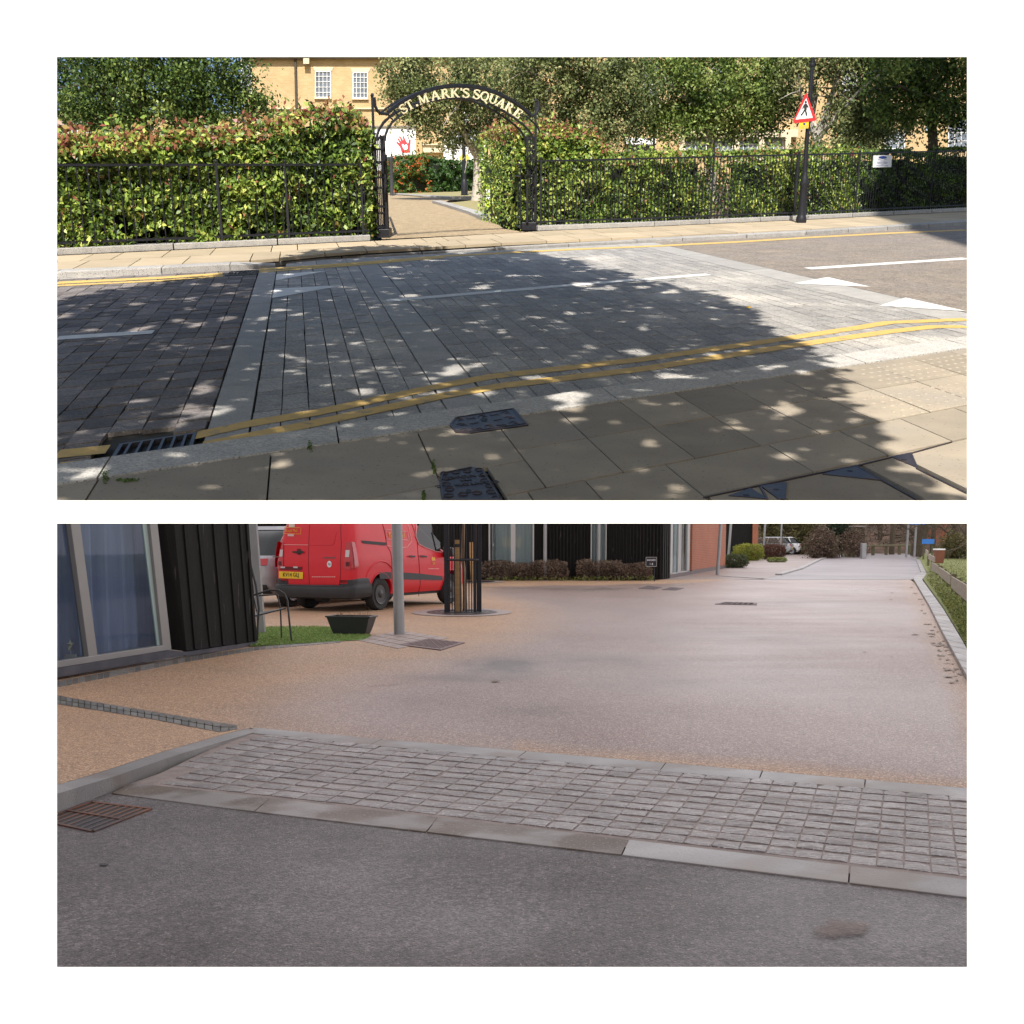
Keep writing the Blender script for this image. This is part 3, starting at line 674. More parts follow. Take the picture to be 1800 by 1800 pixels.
# the lantern above the frame
m=MB(); m.lathe(lean(ztop_),[(.05,0),(.16,.05),(.2,.45),(.24,.5),(.05,.7),(.0,.75)],8); obj('lantern',m,M['iron'],lt_)
sp=A.plane(lb-Vector((0,.12,0)),lb-Vector((-1,.12,0)))
def sg(x,y,o=0): 
    p=sp(1370+x*.16667,100+y*.16667); p.y-=o; return p
sn=thing(A,'warning_sign','red and white triangular sign showing a walking pedestrian, on the lamp post','road sign',sg(260,660))
def rounded(pts,r,k=5):
    out=[]; n=len(pts)
    for i in range(n):
        a,b,c=[Vector((*pts[j%n],0)) for j in (i-1,i,i+1)]
        p=b+(a-b).normalized()*r; q=b+(c-b).normalized()*r
        for j in range(k+1):
            t=j/k; w=p.lerp(b,t).lerp(b.lerp(q,t),t); out.append((w.x,w.y))
    return out
def splate(name,pts,o,th,mat,par,f=sg):
    m=MB(); m.slab([f(x,y,o) for x,y in pts],Vector((0,-1,0)),th); return obj(name,m,mat,par)
splate('rim',rounded([(280,372),(395,672),(135,702)],30),0,.02,M['signr'],sn)
splate('face',rounded([(281,432),(350,643),(168,662)],6),.021,.004,M['signw'],sn)
# walking figure
m=MB(); f=lambda x,y: sg(x,y,.027)
def blob(pts): m.slab([f(x,y) for x,y in pts],Vector((0,-1,0)),.003)
blob([(276+11*math.cos(a),477+15*math.sin(a)) for a in [i*math.pi/6 for i in range(12)]])
blob([(262,496),(288,494),(292,520),(284,560),(262,562),(256,530)])
blob([(284,498),(294,502),(306,532),(300,540),(288,528)]); blob([(262,498),(252,510),(238,545),(246,550),(262,522)])
blob([(262,556),(280,558),(290,600),(290,622),(278,622),(272,596)]); blob([(258,556),(272,566),(244,604),(230,622),(220,614),(238,590)])
for i in range(12): blob([(185+i*13,650-i*1.4),(192+i*13,649-i*1.4),(192+i*13,645-i*1.4),(185+i*13,646-i*1.4)])
for i in range(7): blob([(205+i*18,608-i*1.4),(213+i*18,607-i*1.4),(213+i*18,604.5-i*1.4),(205+i*18,605.5-i*1.4)])
obj('walking_figure',m,M['black'],sn)
for y in (560,640):
    m=MB(); m.box(sg(285,y,-.03),(.16,.06,.03)); obj('bracket',m,M['iron'],sn)
yn=thing(A,'notice_plate','small yellow parking notice under the triangular sign','notice',sg(260,760))
splate('plate',[(212,690),(310,682),(306,752),(210,760)],0,.012,M['ynotice'],yn)
m=MB(); m.slab([sg(262+13*math.cos(a),707+13*math.sin(a),.013) for a in [i*math.pi/8 for i in range(16)]],Vector((0,-1,0)),.002); obj('symbol',m,M['bluesign'],yn)
m=MB()
for k,y in enumerate((728,738,747)):
    for i in range(6): 
        x=224+i*13; m.slab([sg(x,y-i*.9,.013),sg(x+8,y-.7-i*.9,.013),sg(x+8,y+3-i*.9,.013),sg(x,y+4-i*.9,.013)],Vector((0,-1,0)),.002)
obj('print',m,M['parapet'],yn)
# white notice on the dark railing
wp=GA(1550,379,HP)+es*.1; wpl=A.plane(wp+Vector((0,-.05,0)),wp+er-Vector((0,.05,0)))
def ws(x,y,o=0):
    p=wpl(1500+x*.11389,240+y*.11389); n=wpl.n if wpl.n.y<0 else -wpl.n; return p+n*o
wn_=wpl.n if wpl.n.y<0 else -wpl.n
nb=thing(A,'notice_board','white park notice with a blue oval fixed to the dark railing','notice',ws(440,470))
m=MB(); m.slab([ws(*p) for p in ((308,292),(587,286),(578,472),(297,478))],wn_,.02); obj('board',m,M['signw'],nb)
m=MB(); m.slab([ws(446+62*math.cos(a),322+22*math.sin(a),.021) for a in [i*math.pi/10 for i in range(20)]],wn_,.003); obj('emblem',m,M['bluesign'],nb)
m=MB()
for y,x0_,x1_ in ((357,372,425),(356,462,508),(377,402,480),(398,360,520),(414,366,512),(434,414,460),(451,350,525)):
    x=x0_
    while x<x1_:
        w=random.uniform(8,20); m.slab([ws(x,y-3,.021),ws(min(x+w,x1_),y-3,.021),ws(min(x+w,x1_),y+3,.021),ws(x,y+3,.021)],wn_,.002); x+=w+4
obj('print',m,M['bluesign'],nb)
# ================================================================== ironwork in the ground
def iron_xy(P_,quadpx,crop):  # bilinear frame from 4 corner px (tl,tr,br,bl)
    q=[P_.G(*crop(*c)) for c in quadpx]
    return lambda u,v,h=0: (q[0].lerp(q[1],u)).lerp(q[3].lerp(q[2],u),v)+Vector((0,0,h))
cm=lambda x,y:(740+x*.12222,710+y*.12222)
def cover(name,label,outline,fr,h,cat,mat=None):
    t=thing(A,name,label,cat,fr(.5,.5,h)); m=MB(); pts=clipfront([fr(u,v,h-.03) for u,v in outline]); m.slab(pts,Vector((0,0,1)),.03); obj('lid',m,mat or M['cast'],t); return t
def dash(m,fr,u,v,ang,l,w,h,th=.004,curve=.0,K=5):
    pts=[]
    for i in range(K+1):
        s_=(i/K-.5); pts.append((u+math.cos(ang)*s_*l-math.sin(ang)*curve*(1-4*s_*s_),v+math.sin(ang)*s_*l+math.cos(ang)*curve*(1-4*s_*s_)))
    V=[fr(a,b,h) for a,b in pts]
    if min(p.y for p in V)<y0+.01: return
    m.tube(V,[w*.4,w,w,w,w,w*.4][:K+1],6)
fr1=iron_xy(A,[(375,255),(1335,105),(1545,350),(480,500)],cm)
c1=cover('manhole_cover','rusty manhole cover set into the kerb, clipped corners at one end',[(0,.38),(.12,.0),(1,0),(1,1),(.22,1),(0.03,.85)],fr1,.024,'manhole cover')
m=MB()
for i in range(5):
    for j in range(3):
        u=.14+i*.17; v=.2+j*.3
        if abs(u-.48)<.08 and j==1: continue
        a=(.6 if (i+j)%2 else -.6); dash(m,fr1,u,v,a,.13,.004,.025,curve=.05*(1 if i%2 else -1)); dash(m,fr1,u+.03,v+.08,a,.10,.004,.025,curve=-.04)
for (a,b),(c,d) in zip([(.03,.4),(.13,.06),(.97,.06),(.97,.94),(.22,.94),(.05,.82)],[(.13,.06),(.97,.06),(.97,.94),(.22,.94),(.05,.82),(.03,.4)]):
    V=[fr1(a,b,.025),fr1(c,d,.025)]; m.tube(V,.004,5)
obj('raised_pattern',m,M['cast'],c1,smooth=True)
m=MB(); m.poly([fr1(.48+.05*math.cos(a),.42+.10*math.sin(a),.0265) for a in [i*math.pi/5 for i in range(10)]]); obj('key_hole',m,M['black'],c1)
fr2=iron_xy(A,[(240,1010),(880,940),(1240,1530),(320,1600)],cm)
c2=cover('manhole_cover','blue black manhole cover with raised lettering at the bottom edge of the pavement',[(.0,.28),(.08,.06),(.75,-.02),(.98,.1),(1,1),(.0,1)],fr2,.020,'manhole cover')
m=MB()
for i in range(4):
    for j in range(6):
        u=.13+i*.25; v=.10+j*.14
        if j in (1,2,3) and 0<i<3 : continue
        for sgn in (1,-1): dash(m,fr2,u+(.04 if j%2 else 0),v+.012*sgn,0,.17,.0045,.021,curve=.028*sgn)
for a,b,c,d in ((.03,.3,.03,1),(.03,.3,.11,.09),(.11,.09,.74,.02),(.94,.12,.96,1)):
    V=[p for p in (fr2(a,b,.021),fr2(c,d,.021))]; V[1]=V[1] if V[1].y>y0 else V[0].lerp(V[1],(V[0].y-y0-.02)/(V[0].y-V[1].y)); m.tube(V,.005,5)
obj('raised_pattern',m,M['cast'],c2,smooth=True)
for word,v,sz in (('WARRIOR',.23,.075),('STANTON PLC',.43,.066),('MK 2',.33,.035)):
    p=fr2(.52,v,.0225); rt=(fr2(.3,v)-fr2(.7,v)).normalized(); up_=(fr2(.52,v+.1)-fr2(.52,v-.1)); up_=up_-rt*up_.dot(rt)
    text(word,sz,M['cast'],p,rt,up_,c2,depth=.002,sx=.8)
m=MB(); hp=[fr2(.5+.05*math.cos(a),.60+.045*math.sin(a),.0225) for a in [i*math.pi/6 for i in range(12)]]; hp=clipfront(hp); m.poly(hp) if len(hp)>2 else None; obj('key_hole',m,M['black'],c2)
# drain gratings
def grate(P_,name,label,fr,n,mat,h=.006,slant=.0,cross=()):
    t=thing(P_,name,label,'drain',fr(.5,.5)); m=MB()
    bw=.5/n
    def bar(u0,v0,u1,v1,u2,v2,u3,v3):
        q=[fr(u0,v0,h-.04),fr(u1,v1,h-.04),fr(u2,v2,h-.04),fr(u3,v3,h-.04)]; 
        if min(p.y for p in q)<(y0 if P_ is A else 0): return
        m.slab(q,Vector((0,0,1)),.04)
    bar(0,0,1,0,1,.07,0,.07); bar(0,.93,1,.93,1,1,0,1); bar(0,.07,.05,.07,.05,.93,0,.93); bar(.95,.07,1,.07,1,.93,.95,.93)
    for i in range(1,n):
        u=i/n; bar(u-.018,.07,u+.018,.07,u+.018,.93,u-.018,.93)
    for c in cross: bar(.05,c-.03,.95,c-.03,.95,c+.03,.05,c+.03)
    obj('grating',m,mat,t); m=MB(); m.poly([fr(0.01,0.01,-.02),fr(.99,.01,-.02),fr(.99,.99,-.02),fr(.01,.99,-.02)]); obj('pit',m,M['black'],t); return t
cg=lambda x,y:(90+x*.30556,420+y*.30556)
frg=iron_xy(A,[(395,1185),(838,1118),(808,1216),(332,1285)],cg)
M['steelgrey']=PM('worn_iron',(.10,.10,.12),(.07,.07,.085),scale=12,rough=.45,metal=.5)
grate(A,'drain_grating','dark iron drain grating in the near gutter, bottom left',frg,7,M['steelgrey'],h=.008)
frg2=iron_xy(A,[(1030,190),(1185,181),(1172,207),(1000,215)],cg)
grate(A,'drain_grating','small drain grating in the far gutter below the left hedge',frg2,8,M['steelgrey'],h=.012)
# triangular corner plates and frame lines of the recessed covers at the bottom right
c3=lambda x,y:(1150+x*.3111,420+y*.3111)
def tri(label,pts,dot):
    q=clipfront([GA(*c3(*p),.012) for p in pts]); t=thing(A,'corner_plate',label,'cover corner',q[0],'corner plates of the recessed covers'); m=MB(); m.slab(q,Vector((0,0,1)),.009); obj('plate',m,M['cast'],t)
    c=GA(*c3(*dot),.0215); m=MB(); m.lathe(c,[(.018,0),(.018,.001)],10); obj('socket',m,M['black'],t)
tri('dark triangular iron corner plate nearest the middle of the bottom edge',[(600,1402),(745,1380),(735,1475),(700,1475)],(690,1415))
tri('sunlit triangular iron corner plate at the right of the paving',[(1335,1237),(1450,1213),(1487,1300)],(1412,1247))
tri('long dark triangular iron corner plate with a slot, between the other two',[(950,1335),(1140,1285),(1290,1372)],(1105,1310))
tri('dark triangular iron corner plate touching the bottom left of the covers',[(420,1458),(545,1415),(640,1475)],(520,1448))
m=MB()
for a,b in (((280,1463),(900,1330)),((900,1330),(1140,1285)),((1140,1285),(1335,1237)),((1140,1285),(1485,1475)),((1485,1300),(1768,1440)),((1450,1213),(1487,1300)),((600,1402),(640,1475)),((745,1380),(735,1475)),((1450,1213),(1680,1150))):
    p,q=GA(*c3(*a),.017),GA(*c3(*b),.017); m.tube([p,q],.008,4)
tag(obj('cover_frame',m,M['cast'],P=A),'thin iron frame edges of the recessed paving covers at the bottom right','cover frame')
# moss tufts in the near kerb joints
mo=thing(A,'moss','green moss growing in the joint between kerb and paving','moss',GA(200,845,.02)); pts=[]
for (x,y,sx_,sy_,n) in ((185,838,6,12,90),(225,843,18,3,90),(545,785,4,8,60),(762,822,3,12,70),(745,870,3,10,60)):
    for _ in range(n): 
        g_=GA(x+random.gauss(0,sx_*.5),y+random.gauss(0,sy_*.5),.022); pts.append(tuple(g_))
leafmesh('tufts',pts,.018,rng.random(len(pts)),M['moss'],mo); mo['kind']='stuff'
m=MB(); p=GA(1316,541,.01); m.lathe(p,[(.03,0),(.02,.02)],6); tag(obj('fallen_leaf',m,M['ynotice'],P=A),'single bright yellow leaf lying on the sunlit crossing','leaf')
# ================================================================== buildings
def frect(m,Yb,x0,y0_,x1,y1,o0,o1,tone=.5):
    p=[A.Y(x,y,Yb) for x,y in ((x0,y1),(x1,y1),(x1,y0_),(x0,y0_))]
    m.hexa([Vector((a.x,Yb-o1,a.z)) for a in p]+[Vector((a.x,Yb-o0,a.z)) for a in p])
def windowA(par,Yb,x0,y0_,x1,y1,nx,ny,sill=True,lintel=False,fr=.055):
    ww=x1-x0; f=1.6
    m=MB(); frect(m,Yb,x0,y0_,x0+f,y1,.0,.10); frect(m,Yb,x1-f,y0_,x1,y1,.0,.10); frect(m,Yb,x0+f,y0_,x1-f,y0_+f,.0,.10); frect(m,Yb,x0+f,y1-f,x1-f,y1,.0,.10)
    for i in range(1,nx): x=x0+(x1-x0)*i/nx; frect(m,Yb,x-.45,y0_+f,x+.45,y1-f,.0,.08)
    for i in range(1,ny): y=y0_+(y1-y0_)*i/ny; frect(m,Yb,x0+f,y-.45,x1-f,y+.45,.0,.082)
    w=obj('window',m,M['wframe'],par); m=MB(); frect(m,Yb,x0+.5,y0_+.5,x1-.5,y1-.5,-.01,.04); obj('pane',m,M['glassA'],w)
    if sill: m=MB(); frect(m,Yb,x0-1,y1,x1+1,y1+2.2,0,.18); obj('sill',m,M['stone'],w)
    if lintel:
        m=MB(); p=[A.Y(x,y,Yb-.04) for x,y in ((x0-1.5,y0_-.6),(x1+1.5,y0_-.6),(x1+4.5,y0_-7.5),(x0-4.5,y0_-7.5))]; m.slab(p,Vector((0,1,0)),.06); obj('lintel',m,M['stone'],w)
YB=100.0
b1=thing(A,'brick_building','yellow brick building with white sash windows behind the left hedge','building',A.Y(560,330,YB))
m=MB(); frect(m,YB,430,101,1000,325,-14,0); obj('wall',m,M['brickA'],b1)
m=MB(); frect(m,YB,425,92,1000,101,-14,.5); frect(m,YB,425,101,1000,103.5,-14,.3); obj('parapet',m,M['parapet'],b1)
m=MB(); frect(m,YB,430,189.5,690,192,0,.15); frect(m,YB,690,189.5,1000,192,0,.15); obj('string_course',m,M['stone'],b1)
m=MB(); p0=A.Y(519,101,YB-.15); p1=A.Y(521,190,YB-.15); m.tube([p0,p1],.09,8); obj('downpipe',m,M['bark'],b1)
m=MB(); frect(m,YB,535,103,545,113,0,.5); obj('alarm_box',m,M['stone'],b1)
windowA(b1,YB,554,125,582,172,4,5,lintel=True); windowA(b1,YB,620,127,647,173,4,5,lintel=True); windowA(b1,YB,424,112,443,166,3,6,lintel=True)
windowA(b1,YB,712,128,738,172,4,5,lintel=True); windowA(b1,YB,800,130,826,172,4,5,lintel=True)
m=MB(); frect(m,YB,640,222,731,300,0,.2); h1=obj('hoarding',m,M['hoard'],b1)
m=MB(); frect(m,YB,640,221,735,223,0,.35); frect(m,YB,687,223,688,300,0,.24); obj('hoarding_trim',m,M['parapet'],h1)
ch=lambda x,y:(660+x*.12222,215+y*.12222)
hand=[(378,432),(355,350),(300,290),(308,275),(350,305),(352,300),(316,232),(326,222),(368,278),(372,274),(346,205),(358,198),(398,262),(402,258),(390,195),(402,190),(432,252),(462,308),(478,290),(482,252),(498,240),(508,256),(500,320),(494,380),(504,432)]
m=MB(); m.slab([A.Y(*ch(x,y),YB-.22) for x,y in hand],Vector((0,-1,0)),.02); obj('hand_print',m,M['red'],h1)
hrt=[(430,416),(400,375),(378,330),(384,312),(402,314),(418,338),(432,318),(452,320),(464,345),(460,385),(446,412)]
m=MB(); m.slab([A.Y(*ch(x,y),YB-.245) for x,y in hrt],Vector((0,-1,0)),.01); obj('heart_print',m,M['hoard'],h1)
m=MB(); frect(m,YB,744,254,781,268,0,.3); frect(m,YB,742,253,782,255,0,.45); obj('stone_panel',m,M['stone'],b1)
m=MB(); frect(m,YB,781,245,797,300,0,1.2); obj('white_pier',m,M['hoard'],b1)
m=MB(); frect(m,YB,798,259,850,300,0,.3); h2=obj('hoarding',m,M['hoard'],b1)
m=MB(); m.slab([A.Y(816.5+8.2*math.cos(a),278+7.6*math.sin(a),YB-.32) for a in [i*math.pi/14 for i in range(28)]],Vector((0,-1,0)),.02); obj('yellow_disc',m,M['yel'],h2)
m=MB(); frect(m,YB,795,228,850,258,0,.05); w=obj('window',m,M['glassA'],b1)
m=MB()
for a,b in (((790,243),(800,230)),((797,232),(817,256)),((819,256),(840,232)),((838,232),(852,246)),((793,257.5),(852,257.5)),((805,250),(805,258))):
    m.tube([A.Y(*a,YB-.12),A.Y(*b,YB-.12)],.07,6)
obj('glazing_bars',m,M['wframe'],w)
b2=thing(A,'brick_building','long yellow brick building with a row of white windows behind the right hedge','building',A.Y(1300,330,YB))
m=MB(); frect(m,YB,1003,40,1800,325,-14,.0); obj('wall',m,M['brickA'],b2)
m=MB(); frect(m,YB,1195,228,1400,241,0,.6)
for x in (1192,1243,1288,1332,1378): frect(m,YB,x,241,x+9.5,300,0,.6)
obj('stone_front',m,M['stone'],b2)
for x0_,x1_ in ((1203,1242),(1253,1288),(1298,1332),(1342,1377)): windowA(b2,YB,x0_,241,x1_,266,4,2,sill=False); 
windowA(b2,YB,1104,255,1146,275,2,1,sill=False); m=MB(); frect(m,YB,1098,243,1150,254,0,1.2); obj('shop_fascia',m,M['hoard'],b2)
windowA(b2,YB,1554,232,1590,262,3,3,sill=False); windowA(b2,YB,1666,205,1712,262,4,4,sill=False)
for x in (1130,1250,1340,1480,1600): windowA(b2,YB,x,120,x+26,168,4,5,lintel=True)
m=MB(); frect(m,YB,1640,60,1700,104,0,.05); 
b3=thing(A,'brick_building','distant dark red brick building glimpsed at the far left','building',A.Y(140,330,80))
m=MB(); frect(m,80,-60,221,192,330,-10,0); obj('wall',m,M['brickD'],b3)
m=MB(); frect(m,80,-60,213,192,221,-10,.3); frect(m,80,176,222,212,240,-6,.1); obj('roof',m,M['parapet'],b3)
for x in (104,120,136,152,168): windowA(b3,80,x,228,x+8,245,2,3,sill=False)
b4=thing(A,'brick_building','pale brick building behind the dark tree at the left','building',A.Y(200,330,120))
m=MB(); frect(m,120,100,200,424,330,-10,0); obj('wall',m,M['brickA'],b4)
# tall block behind the viewer whose shadow falls on the right end of the street
sh=lambda p,h: p+Vector((-math.sin(az),-math.cos(az),0))*(h/math.tan(ELEV))+Vector((0,0,h-p.z))
ea=GA(1528,378,HP); eb=GA(1640,413,0); ec=GA(1702,434,0)
d0=(ec-ea).normalized(); HB=40.0
q0=sh(ea-d0*-0.0,HB); q1=sh(ec+d0*-0.0-d0*0-d0*.0,HB); dd0=(Vector((q1.x,q1.y,0))-Vector((q0.x,q0.y,0))).normalized()
q0=Vector((q0.x,q0.y,0))-dd0*16; q1=Vector((q1.x,q1.y,0))+dd0*3.0; nn=Vector((-dd0.y,dd0.x,0)); nn=nn if nn.x>0 else -nn
t=thing(A,'brick_building','tall brick block out of frame at the right that shades the end of the street','building',q0+nn*4)
m=MB(); m.hexa([q0,q1,q1+nn*14,q0+nn*14,q0+upv*HB,q1+upv*HB,q1+nn*14+upv*HB,q0+nn*14+upv*HB]); obj('wall',m,M['brickA'],t)
# ================================================================== trees of the upper place
def tree(label,Yd,trunk,limbs,crowns,n,size,lmat,bmat,rt=.2,tone0=.42,group='trees in the square',spread=.55,dens=0.0,name='tree',P=A,asp=.55,dfrac=.8,tr0=None,lowtone=0.0):
    g0=P.Y(trunk[0][0],trunk[0][1],Yd); hz=HP if P is A else 0; g0.z=hz; n=int(n*.8); spread*=.8
    t=thing(P,name,label,'tree',g0,group); m=MB()
    L=[P.Y(x,y,Yd) for x,y in trunk]; L[0]=g0
    k=len(L); m.tube(L,[rt*(1.25 if i==0 else 1-.55*i/(k-1)) for i in range(k)],10); obj('trunk',m,bmat,t,smooth=True)
    for lb_ in limbs:
        m=MB(); r0=lb_[0]; dy=lb_[1]; Q=[P.Y(x,y,Yd+dy*i/max(1,len(lb_[2])-1)) for i,(x,y) in enumerate(lb_[2])]; kk=len(Q)
        m.tube(Q,[r0*(1-.75*i/(kk-1)) for i in range(kk)],8)
        # twigs
        for i in range(1,kk):
            for _ in range(3):
                a=Q[i-1].lerp(Q[i],random.random()); d=Vector((random.gauss(0,1),random.gauss(0,1),random.gauss(.2,.8))).normalized()
                m.tube([a,a+d*.5,a+d*1.1+Vector((0,0,-.1))],[r0*.22,r0*.14,.008],5)
        obj('limb',m,bmat,t,smooth=True)
    pts=[];tn=[]; tot=sum(c[2]*c[3] for c in crowns)
    for (cx,cy,rx,ry) in crowns:
        c=P.Y(cx,cy,Yd); mp=Yd/F; Rx,Rz=rx*mp,ry*mp*1.02; Ry=Rx*dfrac
        nc=max(10,int((n*(rx*ry)/tot)/95)); per=95
        nc=int(nc*1.0)
        for _ in range(nc):
            d=rng.normal(size=3); d/=np.linalg.norm(d); rr=random.random()**.38
            o=np.array([c.x+d[0]*Rx*rr,c.y+d[1]*Ry*rr,c.z+d[2]*Rz*rr]); sg_=spread*random.uniform(.35,.95)
            ct=tone0+.08+.20*random.gauss(0,1)
            q=o+rng.normal(size=(per,3))*np.array([sg_,sg_,sg_*.55]); 
            q[:,2]-=np.abs(rng.normal(size=per))*.25
            keep=q[:,2]>hz+.1
            q=q[keep]; pts.append(q); tn.append(np.clip(ct+.15*rng.normal(size=len(q))+lowtone,0,1))
    leafmesh('crown',np.concatenate(pts),size,np.concatenate(tn),lmat,t,asp=asp,nbias=(0,-.3,.6)); return t
tree('broad dark leafy tree behind the left hedge',44,[(250,300),(250,200),(245,120)],[(.12,-1,[(250,200),(200,165),(150,160)]),(.12,1,[(250,190),(310,150),(360,140)]),(.08,-1.5,[(240,170),(180,152),(130,150)])],
  [(150,60,120,110),(290,60,130,120),(250,150,160,60),(130,150,75,60),(360,130,75,70),(420,125,35,50),(330,195,95,32),(180,195,70,28),(405,195,60,22),(445,168,22,8)],60000,.125,M['leafdark'],M['bark'],rt=.28,tone0=.42,spread=.5)
tree('pale trunked birch standing on the lawn behind the arch',56,[(839,341),(839,320),(838,290),(836,268)],[(.17,-1,[(836,270),(822,245),(812,225),(800,190)]),(.15,1,[(838,268),(850,235),(866,205),(880,170)]),(.12,0,[(837,268),(842,230),(838,190),(840,140)])],
  [(800,120,120,75),(760,190,75,45),(870,170,85,60),(722,130,45,48),(830,225,60,28),(885,225,45,25),(702,165,20,22)],34000,.135,M['leafmid'],M['birch'],rt=.22,tone0=.48,spread=.45)
tree('leafy tree with pale leaning limbs right of the arch',50,[(964,330),(962,260),(960,212),(948,170),(938,120),(930,80)],[(.10,1,[(948,170),(985,150),(1005,125)]),(.09,-1,[(940,140),(925,110),(915,90)])],
  [(1000,110,95,90),(1060,170,75,60),(960,80,80,60),(1090,225,45,30),(1030,215,60,32),(930,165,35,50),(1110,130,50,60)],38000,.125,M['leafmid'],M['birch'],rt=.17,tone0=.42,spread=.5)
tree('bushy yellow green tree behind the railings at mid right',52,[(1250,340),(1250,260),(1245,200),(1240,120)],[(.12,1,[(1245,210),(1290,170),(1330,140)]),(.12,-1,[(1245,200),(1200,170),(1170,140)])],
  [(1180,120,90,90),(1280,110,100,95),(1330,170,60,50),(1220,190,90,40),(1150,205,45,35),(1365,150,35,60),(1300,215,70,22)],52000,.13,M['leafdark'],M['greybark'],rt=.2,tone0=.60,spread=.5)
tree('mottled grey tree with forked trunk behind the sign post',50,[(1434,330),(1436,268),(1438,240)],[(.19,1,[(1438,245),(1424,210),(1432,170),(1420,120),(1425,70)]),(.16,0,[(1438,240),(1448,215),(1463,165),(1482,110),(1500,70)]),(.11,-1,[(1442,238),(1470,205),(1510,160),(1560,120)]),(.09,-1,[(1426,205),(1408,170),(1403,130)])],
  [(1450,80,75,45),(1520,130,60,60),(1505,200,55,35),(1400,110,35,55),(1560,90,60,50),(1470,245,45,18),(1550,200,50,40)],26000,.13,M['leafmid'],M['greybark'],rt=.30,tone0=.45,spread=.48)
tree('dark tree filling the top right corner',46,[(1640,340),(1640,250),(1636,180),(1630,100)],[(.1,1,[(1636,190),(1670,160),(1700,150)]),(.1,-1,[(1636,190),(1600,160),(1580,150)])],
  [(1600,110,70,65),(1690,110,90,80),(1640,180,60,38),(1720,190,60,40),(1580,160,40,50),(1800,120,70,90)],34000,.13,M['leafdark'],M['bark'],rt=.2,tone0=.42,spread=.5)
tree('small young tree low between the forked tree and the street lamp',62,[(1497,330),(1497,285),(1500,250)],[(.07,1,[(1499,262),(1515,235),(1530,220)])],[(1510,225,40,32),(1535,240,25,18),(1495,250,25,16)],7000,.14,M['leafmid'],M['greybark'],rt=.1,tone0=.55,spread=.4)
# slim lamp posts inside the square
def postA(label,x,yb,yt,r,arm=None,banner=None):
    g0=GA(x,yb,HP); t=thing(A,'street_lamp',label,'street lamp',g0,'street lamps in the square'); zt=A.Z(g0,yt)-HP
    m=MB(); m.lathe(g0,[(r*1.9,0),(r*1.9,.6),(r*1.3,.7),(r,.8),(r,zt*.5),(r*.75,zt)],12); obj('pole',m,M['iron'],t,smooth=True)
    m=MB(); m.lathe(g0+upv*zt,[(.06,0),(.2,.1),(.26,.5),(.1,.7),(0,.75)],8); obj('lantern',m,M['iron'],t)
    if banner: m=MB(); m.box(g0+upv*banner[0]+Vector((banner[1],-.1,0)),(.28,.12,.55)); obj('control_box',m,banner[2],t)
    return t
postA('black street lamp on the lawn in front of the birch',816.5,344.5,60,.085,banner=(3.4,.1,M['signw']))
postA('black street lamp just left of the rounded hedge, behind the arch',856,335,60,.075)
M['bluebox']=PM('pale_blue_box',(.35,.45,.55),(.3,.4,.5),rough=.4)
postA('black street lamp with a pale blue box behind the dark hedge',1627,350,60,.09,banner=(A.Z(GA(1627,350,HP),222)-HP,-.25,M['bluebox']))
postA('slim black post in front of the far building near mid right',1146,335,100,.07)
# bollards behind the arch's left pillar
for i,(x,yb,lab) in enumerate(((689,344,'short grey bollard at the left edge of the path, nearer one'),(684,339,'short grey bollard at the left edge of the path, farther one'))):
    g0=GA(x,yb,HP); m=MB(); m.lathe(g0,[(.09,0),(.09,1.5),(.12,1.55),(.12,1.7),(0,1.75)],12); tag(obj('bollard',m,M['steelgrey'],P=A,smooth=True),lab,'bollard','bollards by the path')
# the big tree beside the viewer that throws the dappled shade (mostly out of frame)
shp=[(-300,560),(100,530),(180,510),(260,502),(330,490),(400,480),(455,472),(500,462),(560,448),(640,442),(740,440),(800,446),(860,438),(930,440),(960,448),(1010,455),(1040,468),(1085,474),(1110,490),(1180,498),(1215,512),(1270,520),(1300,540),(1335,548),(1350,572),(1370,590),(1430,618),(1440,640),(1470,655),(1450,680),(1480,700),(1530,712),(1500,735),(1530,765),(1570,790),(1600,820),(1660,850),(1710,890),(1500,1500),(-600,1500),(-900,800)]
lights=[(1080,745,28,16),(1140,805,22,14),(800,650,55,22),(850,690,60,14),(640,690,60,16),(1000,700,90,24),(330,720,55,22),(310,745,25,14),(560,870,25,14),(820,580,22,9),(880,583,22,9),(720,520,50,6),(850,505,35,8),(1000,550,28,8),(400,560,40,10),(340,573,30,8),(460,560,25,10),(740,815,22,16),(1350,690,25,10),(1380,712,28,14),(1020,770,14,8),(1020,500,40,10),(1130,505,40,6),(1420,660,40,10),(1210,800,20,14),(740,1,1,1),(490,545,40,8),(620,585,22,8),(1290,690,20,8),(1240,860,30,20),(1040,610,26,8),(240,535,26,7),(150,500,40,8),(1440,760,30,9),(770,690,24,14),(960,635,24,8)]
def inside(x,y,P_):
    c=False; j=len(P_)-1
    for i in range(len(P_)):
        xi,yi=P_[i]; xj,yj=P_[j]
        if (yi>y)!=(yj>y) and x<(xj-xi)*(y-yi)/(yj-yi)+xi: c=not c
        j=i
    return c
shg=[]
for x,y in shp:
    y=max(y,300); g_=A.G(x,y,0); shg.append((g_.x,g_.y))
hb=Vector((-math.sin(az),-math.cos(az),0))/math.tan(ELEV)
tg=thing(A,'tree','large leafy street tree out of frame whose dappled shade covers the crossing','tree',Vector((-8.5,2,0)))
xs_=[p[0] for p in shg]; ys_=[p[1] for p in shg]; pts=[];tn=[]
bx=(max(min(xs_),-11),min(max(xs_),9)); by=(4.9,max(ys_))
cnt=0
lg=[]
